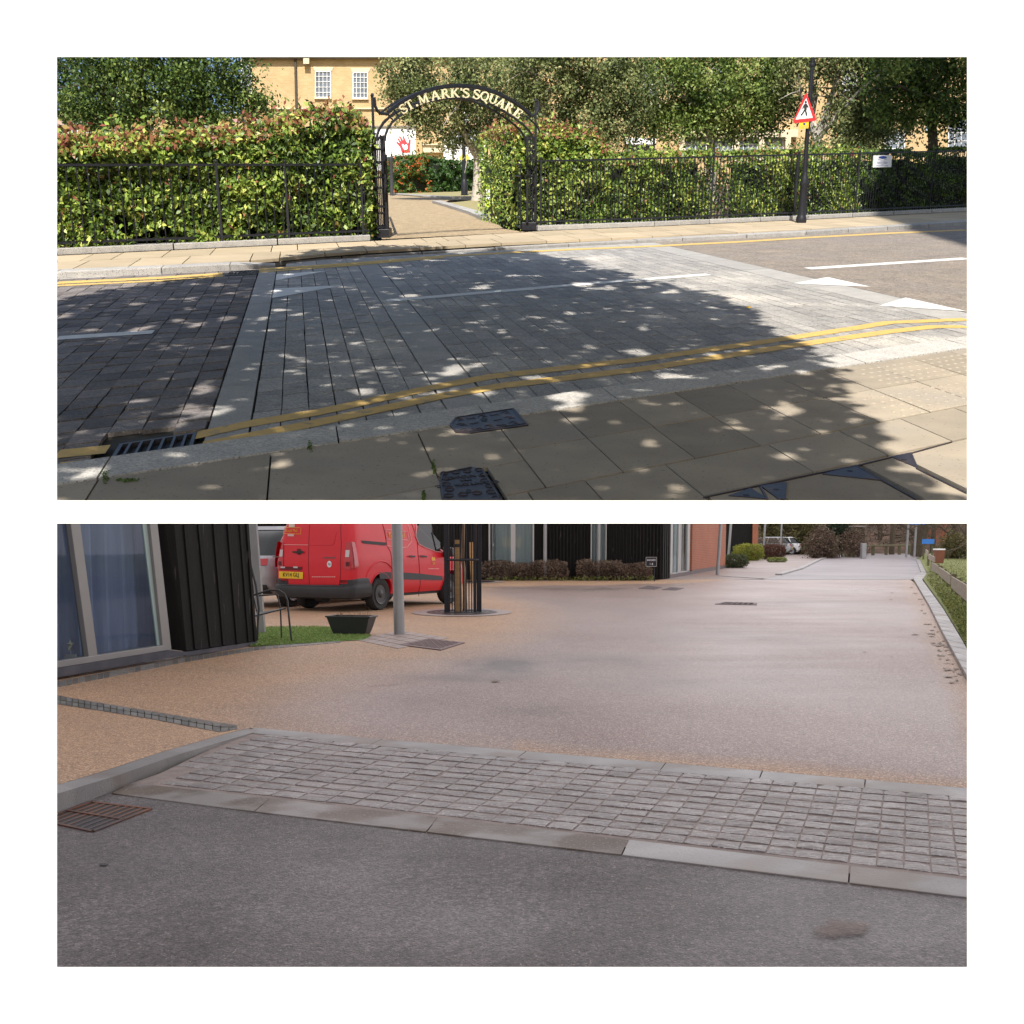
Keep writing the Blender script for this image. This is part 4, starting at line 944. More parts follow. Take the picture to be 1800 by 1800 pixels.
for x,y,rx,ry in lights:
    if rx<2: continue
    rx*=.45; ry*=.45; c=A.G(x,y,0); e1=A.G(x+rx,y,0)-c; e2=A.G(x,y-ry,0)-c; lg.append((c.x,c.y,e1.x,e2.length))
while cnt<2300:
    gx=random.uniform(*bx); gy=random.uniform(*by)
    if not inside(gx,gy,shg): continue
    h=random.uniform(6.2,8.8); cnt+=1
    for _ in range(46):
        x=gx+random.gauss(0,.26); y=gy+random.gauss(0,.42)
        if fbm((x*1.7+9,y,2),3.4)>.62: continue
        if y<4.8: continue
        if not inside(x+.22*fbm((x,y,1),3)+random.gauss(0,.05),y+.9*fbm((x,y,5),1.8)+random.gauss(0,.12),shg): continue
        if any(((x-a)/c_)**2+((y-b)/d_)**2<1+.7*fbm((x*3,y*2,2),1.4) for a,b,c_,d_ in lg): continue
        if fbm((x+3,y*.6,9),2.2)>.54: continue
        hh=h+random.gauss(0,.3); pts.append((x+hb.x*hh,y+hb.y*hh,hh)); tn.append(random.random())
leafmesh('crown',pts,.165,tn,M['leafmid'],tg,asp=.8,nbias=tuple(sunA*1.6))
m=MB(); b0=Vector((-8.5,2,0)); m.tube([b0,b0+Vector((.2,.1,2.5)),b0+Vector((.6,.4,5)),b0+Vector((1.5,1,7))],[.34,.27,.22,.14],10); obj('trunk',m,M['greybark'],tg,smooth=True)
for (dx,dy,z) in ((6,2,7.6),(8,6,8),(5,9,7.8),(10,3,7.4),(2,8,8)):
    m=MB(); m.tube([b0+Vector((.6,.4,4.6)),b0+Vector((dx*.5,dy*.45,z-1.0)),b0+Vector((dx,dy,z))],[.14,.08,.02],7); obj('limb',m,M['greybark'],tg)
# ================================================================== LOWER PLACE (B): ground and sky
def GB(px,py,h=0.0): return B.G(px,py,h)
M['resin']=PM('buff_resin_gravel',(.42,.265,.165),(.33,.215,.145),scale=1.1,rough=.42,rough2=.62,bump=.75,bscale=75,speck=(.58,.42,.30),sscale=80,sth=.56,detail=10,c3=(.30,.22,.18),c3scale=.5,c3th=(.5,.7),spec=.75)
M['resinwet']=PM('damp_buff_resin',(.36,.265,.235),(.29,.215,.195),scale=.8,rough=.30,rough2=.52,bump=.5,bscale=75,speck=(.47,.38,.34),sscale=80,sth=.56,detail=10,c3=(.24,.19,.17),c3scale=.45,c3th=(.55,.72),spec=.9)
M['asph2']=PM('dark_wet_asphalt',(.098,.080,.080),(.066,.056,.057),scale=2.5,rough=.38,rough2=.60,bump=1.0,bscale=95,speck=(.30,.25,.23),sscale=120,sth=.62,detail=10,c3=(.125,.108,.112),c3scale=.8,c3th=(.45,.65),spec=.7,agg=((85,.55),(38,.28)))
M['asph3']=PM('far_blue_grey_asphalt',(.23,.205,.215),(.19,.17,.18),scale=.6,rough=.38,rough2=.5,spec=.6,agg=((6,.1),))
M['wetgran']=PM('wet_granite_setts',(.24,.205,.195),(.15,.13,.127),scale=9,rough=.30,rough2=.55,bump=1.0,bscale=28,tone=.16,speck=(.42,.40,.40),sscale=70,sth=.6,detail=8,spec=.8,st=(.6,1.6,1))
M['kerb2']=PM('wet_grey_kerbstone',(.29,.275,.27),(.20,.19,.185),scale=2.2,rough=.32,rough2=.5,bump=.25,bscale=90,tone=.10,speck=(.15,.14,.14),sscale=110,sth=.62,detail=8,c3=(.17,.135,.11),c3scale=1.2,c3th=(.52,.64),spec=.8)
M['kerbst']=PM('brown_stained_kerbstone',(.13,.095,.068),(.085,.062,.045),scale=3,rough=.5,rough2=.35,bump=.3,bscale=90,speck=(.24,.22,.2),sscale=60,sth=.62,detail=9,c3=(.22,.20,.19),c3scale=2.2,c3th=(.47,.60),spec=.4)
M['mortar']=PM('pink_mortar',(.30,.24,.215),(.20,.16,.145),scale=9,rough=.7,bump=.6,bscale=60)
M['grass2']=leafmat('grass_blades',[(0,(.05,.07,.015)),(.5,(.16,.20,.04)),(1,(.38,.36,.11))],rough=.5)
M['lawn2']=PM('short_grass',(.12,.155,.045),(.19,.19,.06),scale=3,rough=.9,bump=1,bscale=40,detail=8)
M['turf']=PM('artificial_grass',(.13,.24,.05),(.18,.30,.075),scale=9,rough=.9,bump=1,bscale=60,detail=6)
M['cloud']=emit('overcast_sky',(.86,.83,.87),(1.0,.955,.965),.80,.02)
def cloudgrad(m):   # the overcast is brighter towards the far right
    N=m.node_tree.nodes; L=m.node_tree.links; e=[n for n in N if n.type=='EMISSION'][0]; tc=[n for n in N if n.type=='TEX_COORD'][0]
    d=N.new('ShaderNodeVectorMath'); d.operation='DOT_PRODUCT'; L.new(tc.outputs['Object'],d.inputs[0]); d.inputs[1].default_value=(.9,.75,0)
    r=N.new('ShaderNodeMapRange'); r.interpolation_type='SMOOTHSTEP'; r.inputs[1].default_value=-20; r.inputs[2].default_value=85; r.inputs[3].default_value=.50; r.inputs[4].default_value=1.22; L.new(d.outputs['Value'],r.inputs[0]); L.new(r.outputs[0],e.inputs[1])
cloudgrad(M['cloud'])
mb=MB(); mb.hexa([Vector((-140,-12,-.6)),Vector((140,-12,-.6)),Vector((140,170,-.6)),Vector((-140,170,-.6)),Vector((-140,-12,-.035)),Vector((140,-12,-.035)),Vector((140,170,-.035)),Vector((-140,170,-.035))])
struct('ground',mb,M['lawn2'],B)
# overcast sky over the lower place: a closed shell under the upper ground
kk=-math.tan(B.th)+0; 
def zl(y,Y): return B.Y(900,y,Y).z
mA=A.M; yA=y0; e0=mA@Vector((0,y0,-.078)); e1=mA@Vector((0,160,-.078))
prof=[(D+.04,-.03),(D+.04,zl(908,D+.04)),(e0.y-.02,zl(916,e0.y-.02)),(e0.y+.02,zl(916,e0.y+.02)),(e1.y,e1.z-.05),(e1.y,-.03)]
mb=MB(); XL=70
for (a,b),(c,d) in zip(prof[1:-1],prof[2:]): mb.quad(Vector((-XL,a,b)),Vector((XL,a,b)),Vector((XL,c,d)),Vector((-XL,c,d)))
for sx_ in (-XL,XL): mb.poly([Vector((sx_,a,b)) for a,b in prof])
wz=prof[1][1]
for x0_,x1_ in ((-XL,X0+.02),(X1-.02,XL)): mb.quad(Vector((x0_,D+.04,-.03)),Vector((x1_,D+.04,-.03)),Vector((x1_,D+.04,wz)),Vector((x0_,D+.04,wz)))
struct('sky',mb,M['cloud'],B,base=(0,0,0))
def sheetB(name,px,h,mat,kind='structure'):
    m=MB(); m.poly([GB(x,y,h) for x,y in px]); return struct(name,m,mat,B)
# foreground asphalt
m=MB(); m.poly([Vector((-9,1.9,0)),Vector((9,1.9,0)),GB(2400,1640),GB(1700,1577),GB(1150,1508.5),GB(640,1449),GB(197,1394),GB(-600,1560)]); struct('asphalt_road',m,M['asph2'],B)
# buff resin road: one sheet, its carriageway damp (attribute 'wet')
def wetmix():
    m=bpy.data.materials.new('resin_gravel'); m.use_nodes=True; t=m.node_tree; N=t.nodes; L=t.links; b=N['Principled BSDF']
    tc=N.new('ShaderNodeTexCoord')
    def nz(sc,d,st=None):
        n=N.new('ShaderNodeTexNoise'); n.inputs['Scale'].default_value=sc; n.inputs['Detail'].default_value=d
        if st:
            mp=N.new('ShaderNodeMapping'); mp.inputs['Scale'].default_value=st; L.new(tc.outputs['Object'],mp.inputs[0]); L.new(mp.outputs[0],n.inputs[0])
        else: L.new(tc.outputs['Object'],n.inputs[0])
        return n.outputs['Fac']
    def rg(f,a,c,o0=0,o1=1):
        r=N.new('ShaderNodeMapRange'); r.inputs[1].default_value=a; r.inputs[2].default_value=c; r.inputs[3].default_value=o0; r.inputs[4].default_value=o1; L.new(f,r.inputs[0]); return r.outputs[0]
    def mx(f,a,c):
        x=N.new('ShaderNodeMix'); x.data_type='RGBA'; L.new(f,x.inputs[0])
        for i,q in ((6,a),(7,c)):
            if hasattr(q,'links'): L.new(q,x.inputs[i])
            else: x.inputs[i].default_value=(*q,1)
        return x.outputs[2]
    def math_(op,a,c):
        x=N.new('ShaderNodeMath'); x.operation=op
        for i,q in ((0,a),(1,c)):
            if hasattr(q,'links'): L.new(q,x.inputs[i])
            else: x.inputs[i].default_value=q
        return x.outputs[0]
    at=N.new('ShaderNodeAttribute'); at.attribute_name='wet'
    w=rg(math_('ADD',at.outputs['Fac'],math_('MULTIPLY',math_('SUBTRACT',nz(.9,6),.5),.5)),.08,.92)
    n1=rg(nz(.8,8),.3,.7); n2=rg(nz(.45,8,(1,.35,1)),.35,.68); sp=rg(nz(95,2),.52,.60); sp2=rg(nz(70,2),.30,.40,1,0)
    dry=mx(n1,(.40,.225,.125),(.31,.18,.105)); wt=mx(n2,(.215,.135,.113),(.165,.105,.09))
    vo=N.new('ShaderNodeTexVoronoi'); vo.inputs['Scale'].default_value=75; L.new(tc.outputs['Object'],vo.inputs['Vector']); vs=N.new('ShaderNodeSeparateColor'); L.new(vo.outputs['Color'],vs.inputs[0]); vf=rg(vs.outputs[0],0,1,.62,1.38)
    sa=N.new('ShaderNodeAttribute'); sa.attribute_name='stain'; sf=rg(math_('MULTIPLY',sa.outputs['Fac'],rg(nz(1.6,8,(1,.45,1)),.35,.65,.35,1.6)),0,1,1,.28)
    vf=math_('MULTIPLY',vf,sf)
    c=mx(w,dry,wt); hi=mx(w,(.60,.43,.28),(.42,.33,.29)); lo=mx(w,(.20,.115,.065),(.13,.095,.08))
    c=mx(sp,c,hi); c=mx(sp2,c,lo); hh_=N.new('ShaderNodeVectorMath'); hh_.operation='SCALE'; L.new(c,hh_.inputs[0]); L.new(vf,hh_.inputs['Scale']); L.new(hh_.outputs[0],b.inputs['Base Color'])
    r1=rg(nz(.30,6,(1,.5,1)),.35,.65,.34,.52); rr=N.new('ShaderNodeMix'); L.new(w,rr.inputs[0]); rr.inputs[2].default_value=.60; L.new(r1,rr.inputs[3])
    sh_=N.new('ShaderNodeAttribute'); sh_.attribute_name='sheen'; sm=rg(math_('MULTIPLY',sh_.outputs['Fac'],rg(nz(.7,7,(.5,1.6,1)),.3,.6,.35,1.0)),0,1,1,.72); L.new(math_('MULTIPLY',rr.outputs[0],sm),b.inputs['Roughness'])
    b.inputs['Specular IOR Level'].default_value=.6
    bp=N.new('ShaderNodeBump'); bp.inputs['Strength'].default_value=.7; bp.inputs['Distance'].default_value=.008; L.new(nz(85,3),bp.inputs['Height']); L.new(bp.outputs[0],b.inputs['Normal']); return m
M['resin']=wetmix()
BOT=[(-400,1165),(-100,1192),(100,1222),(423,1283),(463,1286),(600,1293),(1150,1339),(1700,1385),(2300,1436)]
TOP=[(-400,1019),(1604,1018.6),(1633,1068),(1659,1122),(1700,1199),(1790,1350),(1830,1396),(2300,1435)]
WX=[(1019,1290),(1026,1180),(1031,860),(1044,850),(1060,925),(1080,955),(1110,930),(1140,850),(1170,720),(1200,600),(1230,520),(1262,480),(1290,440),(1500,400)]
xg=list(range(-400,1600,16))+list(range(1600,1840,8))+list(range(1850,2301,50)); NRW=70; V=[];wt_=[];st_a=[];she=[]
SHN=[(1400,1090,170,75,1.0),(1250,1180,190,60,.8),(1500,1180,130,70,.7),(1450,1035,130,22,.8)]
STN=[(880,1172,60,15,1.3),(1060,1163,130,10,.55),(800,1192,90,7,.5),(1060,1035,80,3,.6),(1180,1200,160,16,.30),(960,1250,260,14,.22),(1420,1060,120,6,.22),(700,1230,120,14,.2),(1250,1120,150,10,.25)]
for x in xg:
    yt,yb=float(np.interp(x,[p[0] for p in TOP],[p[1] for p in TOP])),float(np.interp(x,[p[0] for p in BOT],[p[1] for p in BOT]))
    for k in range(NRW+1):
        y=yt+(yb-yt)*(k/NRW)**1.35; V.append(GB(x,y,.004)); xw=float(np.interp(y,[p[0] for p in WX],[p[1] for p in WX])); wd=60+(y-1019)*1.5
        q=min(max((x-xw)/wd+.5,0),1)
        if x>1450: q=min(q,max(0,1-max(0,(x-float(np.interp(y,[1019,1068,1122,1199,1400],[1560,1585,1600,1640,1700])))/70)*.8))
        q*=1-.75*min(max((y-(yb-26))/26,0),1)*(1 if x>900 else .3)
        she.append(min(1,sum(w_*math.exp(-((x-a)/rx_)**2-((y-b_)/ry_)**2) for a,b_,rx_,ry_,w_ in SHN))); wt_.append(q); st_a.append(min(1,sum(w_*math.exp(-((x-a)/rx_)**2-((y-b_)/ry_)**2) for a,b_,rx_,ry_,w_ in STN)))
m=MB(); m.add(V,[(i*(NRW+1)+k,(i+1)*(NRW+1)+k,(i+1)*(NRW+1)+k+1,i*(NRW+1)+k+1) for i in range(len(xg)-1) for k in range(NRW)])
rd=struct('resin_road',m,M['resin'],B,base=(0,0,0)); at_=rd.data.attributes.new('wet','FLOAT','POINT'); at_.data.foreach_set('value',wt_); at_=rd.data.attributes.new('stain','FLOAT','POINT'); at_.data.foreach_set('value',st_a); at_=rd.data.attributes.new('sheen','FLOAT','POINT'); at_.data.foreach_set('value',she)
sheetB('asphalt_road',[(1340,1018.6),(1605,1018.6),(1619,1008),(1610,984),(1626,966),(1640,963),(1500,961),(1554,967),(1475,975),(1437,985),(1410,1000)],.010,M['asph3'])
m=MB()

# kerbstone bands of the ramp
def lerpx(L,x): return float(np.interp(x,[p[0] for p in L],[p[1] for p in L]))
up_t=[(423,1275),(463,1281),(600,1293),(1150,1339),(1700,1385),(2300,1436)]; up_b=[(455,1286),(600,1305),(1150,1354),(1700,1401),(2300,1456)]
lo_t=[(215,1374),(261,1379),(640,1421),(1150,1481),(1700,1545.5),(2300,1618)]; lo_b=[(160,1389),(197,1394),(447,1426),(640,1449),(1150,1508.5),(1700,1577),(2300,1650)]
def bandstones(name,T,Bt,xs_,h,mt=None):
    m=MB()
    for a,b in zip(xs_[:-1],xs_[1:]):
        sk=lambda x:(x-1580)/700*18
        q=[GB(a-sk(a)*-1+0,lerpx(Bt,a),h),GB(b+sk(b)-0,lerpx(Bt,b),h),GB(b,lerpx(T,b),h),GB(a,lerpx(T,a),h)]
        q[0]=GB(a+sk(a),lerpx(Bt,a+sk(a)),h); q[1]=GB(b+sk(b),lerpx(Bt,b+sk(b)),h)
        g=(q[1]-q[0]).normalized()*.003; q[0]+=g;q[3]+=g;q[1]-=g;q[2]-=g
        m.slab([p-Vector((0,0,.05)) for p in q],Vector((0,0,1)),.05,random.random())
    struct(name,m,mt or M['kerb2'],B,bevel=.003)
bandstones('edging_stones',up_t,up_b,[450,672,925,1170,1340,1521,1760,2000,2300],.010)
bandstones('edging_stones',lo_t,lo_b,[1105,1494,1900,2300],.007); bandstones('stained_edging_stones',lo_t,lo_b,[230,475,770,1105],.007,M['kerbst'])
# mortar bed
m=MB(); m.poly([GB(x,y,.004) for x,y in ((440,1280),(1150,1350),(2300,1445),(2300,1630),(1150,1495),(640,1435),(215,1382),(280,1360),(411,1297))]); struct('mortar_bed',m,M['mortar'],B)
# granite setts as separate rough-topped blocks in one field
m=MB(); VX,VY=1605,895
def xat(xb,y,yb): return VX+(xb-VX)*(y-VY)/(yb-VY)
colsx=[]; xb=1637+49*14
NR=11
def colx(k,t):  # column k (0 at x=1637 bottom), t=0 bottom..1 top
    xb=1637-48.6*k; 
    yb=lerpx(lo_t,xb)
    yt=yb-150
    for _ in range(4):
        xt=xat(xb,yt,yb); yt=lerpx(up_b,xt) if xt>455 else lerpx(up_b,455)-(455-xt)*.02
    y=yb+(yt-yb)*(t**.90); return xat(xb,y,yb),y
for k in range(-13,42):
    for r_ in range(NR):
        j=lambda a: random.uniform(-a,a)
        t0,t1=r_/NR,(r_+1)/NR; off=.0
        c=[colx(k+1-.03,t0+.012),colx(k+.03,t0+.012),colx(k+.035,t1-.004),colx(k+1-.035,t1-.004)]
        # keep clear of the raised kerb on the left
        if min(p[0] for p in c)< 175: continue
        bad=False
        for (x,y) in c:
            if x<470 and y<lerpx([(191,1394),(279,1360),(353,1327),(411,1299),(450,1284)],x)+1: bad=True
        if bad: continue
        Q=[GB(x,y,0)+Vector((j(.003),j(.004),0)) for x,y in c]
        tone=random.random(); h0=.011+j(.002); NX,NY=4,4; V=[]; idx={}
        for b_ in range(NY+1):
            for a_ in range(NX+1):
                u,v=a_/NX,b_/NY; p=Q[0].lerp(Q[1],u).lerp(Q[3].lerp(Q[2],u),v)
                edge=(a_ in (0,NX)) or (b_ in (0,NY))
                h=h0+.0045*fbm((p.x,p.y,k*.7+r_*1.3),14)+(-.0045 if edge else 0)+(.002 if b_==0 else 0)
                if b_ in (0,NY): p=p+Vector((0,.006*fbm((p.x*3,p.y,r_),22),0))
                p.z=h; V.append(p)
        n0=len(V); per=[(a_,0) for a_ in range(NX)]+[(NX,b_) for b_ in range(NY)]+[(NX-a_,NY) for a_ in range(NX)]+[(0,NY-b_) for b_ in range(NY)]
        V+= [Vector((V[b_*(NX+1)+a_].x,V[b_*(NX+1)+a_].y,-.01)) for a_,b_ in per]
        f=[(b_*(NX+1)+a_,b_*(NX+1)+a_+1,(b_+1)*(NX+1)+a_+1,(b_+1)*(NX+1)+a_) for b_ in range(NY) for a_ in range(NX)]
        K=len(per); pi=[b_*(NX+1)+a_ for a_,b_ in per]
        f+=[(pi[i],n0+i,n0+(i+1)%K,pi[(i+1)%K]) for i in range(K)]
        m.add(V,f,tone)
o=struct('granite_setts',m,M['wetgran'],B)
# raised pavement on the left with its kerb dying into the ramp
kt_o=[(-250,1500),(100,1369.5),(273,1331),(386,1285),(423,1275)]; kt_i=[(-250,1530),(100,1395.5),(206,1363),(310,1327),(457,1284)]; kb_b=[(-250,1570),(100,1427.5),(191,1394),(279.5,1360),(353,1327),(411,1299),(458,1284)]
hh=lambda x: .10*min(max((457-x)/190,0),1)**.8+.006
def hk(x): return float(np.interp(x,[-250,100,206,310,400,457],[.12,.105,.085,.055,.022,.010]))
m=MB(); N_=26
def at(L,x,h): return GB(x,lerpx(L,x),h)
ps=[]
for i in range(N_+1):
    x=-250+(457+250)*i/N_; xo=x-(34*(1-i/N_)+20*(i/N_)); 
    h=hk(x); a=GB(x,lerpx(kt_i,x),h); b=GB(x,lerpx(kb_b,x),0)
    # true base under the top edge
    b=Vector((a.x,a.y-.006,-.03)); xo=max(-300,min(x-20,423)); c=a+Vector((-.13,.115,0)); ps.append((a,b,c))
for i in range(N_):
    (a,b,c),(a2,b2,c2)=ps[i],ps[i+1]; tn=.5+.4*math.sin(i//7*2.1)
    m.quad(b,b2,a2,a,tn); m.quad(a,a2,c2,c,tn); 
struct('kerb',m,M['kerb2'],B)
m=MB(); pc=[p[2] for p in ps]
pts_=[Vector((p.x,p.y,p.z+.001)) for p in pc]
fa=[GB(-300,1225,.004),GB(100,1236.5,.004),GB(261,1262.5,.004),GB(386,1286,.004),pts_[-1]]
for i in range(len(pts_)-1):
    f0=along(fa,i/(len(pts_)-1)); f1=along(fa,(i+1)/(len(pts_)-1)); m.quad(pts_[i],pts_[i+1],f1,f0)
struct('resin_pavement',m,M['resin'],B,smooth=True)
M['brownset']=PM('small_grey_setts',(.20,.19,.175),(.12,.115,.11),scale=12,rough=.5,bump=1.0,bscale=30,tone=.3,detail=8)
m=MB()
T_=[(-100,1192),(100,1222),(423,1275)]; U_=[(-100,1205),(100,1237),(261,1262.5),(386,1287),(423,1281)]
x=-60
while x<405:
    w=9+x*.014
    for k in range(2):
        f=lambda xx,t: GB(xx,lerpx(T_,xx)*(1-t)+lerpx(U_,xx)*t,.012+random.uniform(-.002,.002))
        t0,t1=k*.5+.04,k*.5+.46; q=[f(x+.6,t1),f(x+w-.6,t1),f(x+w-.6,t0),f(x+.6,t0)]; m.slab([p-Vector((0,0,.02)) for p in q],Vector((0,0,1)),.02,random.random())
    x+=w
struct('sett_strip',m,M['brownset'],B)
# iron drain at the left
cd=lambda x,y:(90+x*.30556,1180+y*.30556)
frd=iron_xy(B,[(-150,895),(235,757),(572,795),(240,925)],cd)
M['rust']=PM('rusty_iron',(.20,.075,.035),(.10,.05,.035),scale=7,rough=.5,metal=.3,bump=.5,bscale=60,c3=(.07,.055,.06),c3scale=2)
def drainB():
    q=[GB(*cd(x,y)) for x,y in ((-60,860),(232,757),(572,795),(240,925))]
    fr=lambda u,v,h=0:(q[0].lerp(q[1],u)).lerp(q[3].lerp(q[2],u),v)+Vector((0,0,h))
    t=thing(B,'drain_grating','rusty iron drain grating at the kerb foot, bottom left','drain',fr(.5,.5)); m=MB()
    def bar(u0,v0,u1,v1,w,h=.008):
        a,b=fr(u0,v0,h),fr(u1,v1,h); d=(b-a).normalized(); n=Vector((-d.y,d.x,0))*w; k=Vector((0,0,.03)); m.hexa([a-n-k,b-n-k,b+n-k,a+n-k,a-n,b-n,b+n,a+n])
    bar(0,0,1,0,.012);bar(0,1,1,1,.012);bar(0,0,0,1,.012);bar(1,0,1,1,.012);bar(.5,0,.5,1,.011,.010)
    for i in range(1,8): v=i/8; bar(.0,v,.5,v,.010,.006); bar(.5,v,1,v,.010,.006)
    obj('grating',m,M['rust'],t); m=MB(); m.poly([fr(0,0,.0035),fr(1,0,.0035),fr(1,1,.0035),fr(0,1,.0035)]); obj('pit',m,M['black'],t)
drainB()
# silt, puddle and patch marks on the ground
def softmat(name,c1,c2,k=1.0):
    m=PM(name,c1,c2,scale=9,rough=.5,bump=.6,bscale=60,agg=((70,.35),)); t=m.node_tree; N=t.nodes; L=t.links
    a=N.new('ShaderNodeAttribute'); a.attribute_name='cover'; tc=N.new('ShaderNodeTexCoord'); n=N.new('ShaderNodeTexNoise'); n.inputs['Scale'].default_value=22; n.inputs['Detail'].default_value=6; L.new(tc.outputs['Object'],n.inputs[0])
    ad=N.new('ShaderNodeMath'); ad.operation='ADD'; L.new(a.outputs['Fac'],ad.inputs[0]); L.new(n.outputs['Fac'],ad.inputs[1]); r=N.new('ShaderNodeMapRange'); r.inputs[1].default_value=.75; r.inputs[2].default_value=1.15; r.inputs[4].default_value=k; L.new(ad.outputs[0],r.inputs[0])
    tr=N.new('ShaderNodeBsdfTransparent'); mx=N.new('ShaderNodeMixShader'); L.new(r.outputs[0],mx.inputs[0]); L.new(tr.outputs[0],mx.inputs[1]); L.new(N['Principled BSDF'].outputs[0],mx.inputs[2]); L.new(mx.outputs[0],N['Material Output'].inputs[0]); return m
def patch(cx,cy,rx,ry,mat,h,name,n=22,amp=.35,seed=0):
    m=MB(); V=[GB(cx,cy,h)]; cv=[1.0]
    for k_ in (.5,1.0):
        for i in range(n):
            a=2*math.pi*i/n; k=(1+amp*fbm((math.cos(a)+seed,math.sin(a),seed*.7),1.7))*k_; V.append(GB(cx+rx*math.cos(a)*k,cy+ry*math.sin(a)*k,h)); cv.append(.62 if k_==.5 else 0)
    m.add(V,[(0,1+i,1+(i+1)%n) for i in range(n)]+[(1+i,1+n+i,1+n+(i+1)%n,1+(i+1)%n) for i in range(n)])
    o=struct(name,m,mat,B); a_=o.data.attributes.new('cover','FLOAT','POINT'); a_.data.foreach_set('value',cv)
M['dirt']=softmat('brown_silt',(.12,.075,.045),(.2,.13,.08),.95); M['tar']=softmat('tar_spot',(.02,.02,.02),(.03,.03,.03))
M['patch']=softmat('faint_tan_stain',(.20,.14,.115),(.14,.10,.085),.7)
M['stain']=PM('damp_stain',(.21,.155,.135),(.29,.22,.195),scale=4,rough=.4,bump=.5,bscale=75,detail=10,speck=(.40,.32,.29),sscale=80,sth=.58)
M['puddle']=PM('shallow_puddle',(.10,.09,.085),rough=.06,spec=.9)
patch(1480,1632,60,24,M['patch'],.006,'worn_patch',seed=2)
for i in range(90):
    t=random.random()**.8; x=1604+ (1700-1604)*t; y=lerpx([(1604,1020),(1633,1068),(1659,1122),(1700,1199)],x); x2=x-random.uniform(1,8+26*t); 
    if random.random()<.6: patch(x2,y+random.uniform(-3,5),random.uniform(2,6+8*t),random.uniform(.5,1+1.6*t),M['dirt'],.012+i*.00003,'silt',n=9,seed=i)
for i,(x,y,rx,ry) in enumerate(((1568,1042,4,.8),(1566,1054,4,.8),(1608,1115,9,1.2),(1520,1146,5,.8),(1567,1155,4,.6),(1690,1183,14,2.5),(870,1197,12,2))): patch(x,y,rx,ry,M['dirt'],.0135,'silt',n=10,seed=i+90)
patch(183,1519,13,2.6,M['tar'],.005,'tar_mark',seed=4,n=14)
# ================================================================== LOWER PLACE: the verge, the far end
M['pave3']=PM('pale_damp_pavement',(.26,.20,.175),(.20,.155,.14),scale=.5,rough=.4,rough2=.55,spec=.6)
def polyB(px,h): return [GB(x,y,h) for x,y in px]
m=MB(); vi=[(1790,1350),(1745,1280),(1700,1199),(1659,1122),(1633,1068),(1605,1018.6),(1619,1008),(1610,984)]; vo=[(1880,1350),(1790,1280),(1733,1199),(1690,1122),(1657,1068),(1621,1018.6),(1629,1008),(1617,983)]
h_=.06
for i in range(len(vi)-1):
    a,b=GB(*vi[i]),GB(*vi[i+1]); c,d=GB(*vo[i+1],h_),GB(*vo[i],h_); k=max(1,int((b-a).length/.9)); U=Vector((0,0,h_))
    for j_ in range(k):
        p,q=a.lerp(b,j_/k),a.lerp(b,(j_+1)/k-.006); r_,t_=d.lerp(c,(j_+1)/k-.006),d.lerp(c,j_/k); Z=Vector((0,0,-.02)); z0=lambda v: Vector((v.x,v.y,-.02))
        m.hexa([z0(p),z0(q),z0(r_),z0(t_),p+U,q+U,r_,t_],random.random())
struct('verge_kerb',m,M['kerb2'],B,bevel=.008)
m=MB(); m.poly(polyB([(1860,1350),(1790,1275),(1733,1195),(1690,1120),(1657,1066),(1621,1016),(1629,1007),(1617,982),(1622,975),(1626,962),(1900,962),(3000,975),(3600,1350)],.05)); struct('verge',m,M['lawn2'],B)
gr=thing(B,'grass','short bright green grass on the verge beside the low fence','grass',GB(1680,1100,.05)); gr['kind']='stuff'; pts=[]
vg=[(1745,1205),(1700,1135),(1665,1072),(1628,1018),(1635,1007),(1620,984),(1640,975),(1760,975),(1900,1190)]
while len(pts)<26000:
    x=random.uniform(1612,1800); y=random.uniform(975,1205)
    if inside(x,y,vg): p=GB(x,y,.05); pts.append((p.x,p.y,.05+random.random()*.05))
leafmesh('blades',pts,.085,rng.random(len(pts)),M['grass2'],gr,asp=.22,nbias=(0,-1,.2))
gr2=thing(B,'grass','rough grass tufts in front of the brown shrubs','grass',GB(960,1020)); gr2['kind']='stuff'; pts=[]
for _ in range(2200): p=GB(random.uniform(850,1150),random.uniform(1013,1022)); pts.append((p.x,p.y,random.random()*.16))
leafmesh('blades',pts,.16,rng.random(len(pts))*.7,M['grass2'],gr2,asp=.2,nbias=(0,-1,.2))
m=MB(); m.poly(polyB([(-700,1019.2),(1163,1019.2),(1262,1019.2),(1345,1017.5),(1262,1000),(1200,1000),(900,1000),(-900,1000)],.002)); struct('resin_road',m,M['pave3'],B)
# far left pavement and its kerb
m=MB(); m.poly(polyB([(1345,1017),(1410,1000),(1437,985),(1475,975),(1554,966.5),(1500,963),(1420,968),(1385,975),(1300,990),(1262,1000),(1262,1012)],.014)); struct('pavement',m,M['pave3'],B)
kerbline('kerb',[(1375,1011.5),(1411,1001),(1437,988),(1445,984),(1475,976),(1554,967.3)],.28,.075,M['kerb2'],P=B,h=0)
# low wooden rail fence along the verge
M['timber']=PM('weathered_timber',(.36,.31,.25),(.27,.225,.18),scale=3,rough=.8,bump=.5,bscale=30,st=(1,1,5))
M['postwood']=PM('mossy_post_timber',(.13,.12,.06),(.09,.075,.045),scale=5,rough=.9,bump=.5)
fc=lambda x,y:(1480+x*.125,915+y*.125)
fen=thing(B,'rail_fence','low fence of broad weathered boards on short posts along the verge','fence',GB(1690,1090,.05))
feet=[((1690,1095),),]
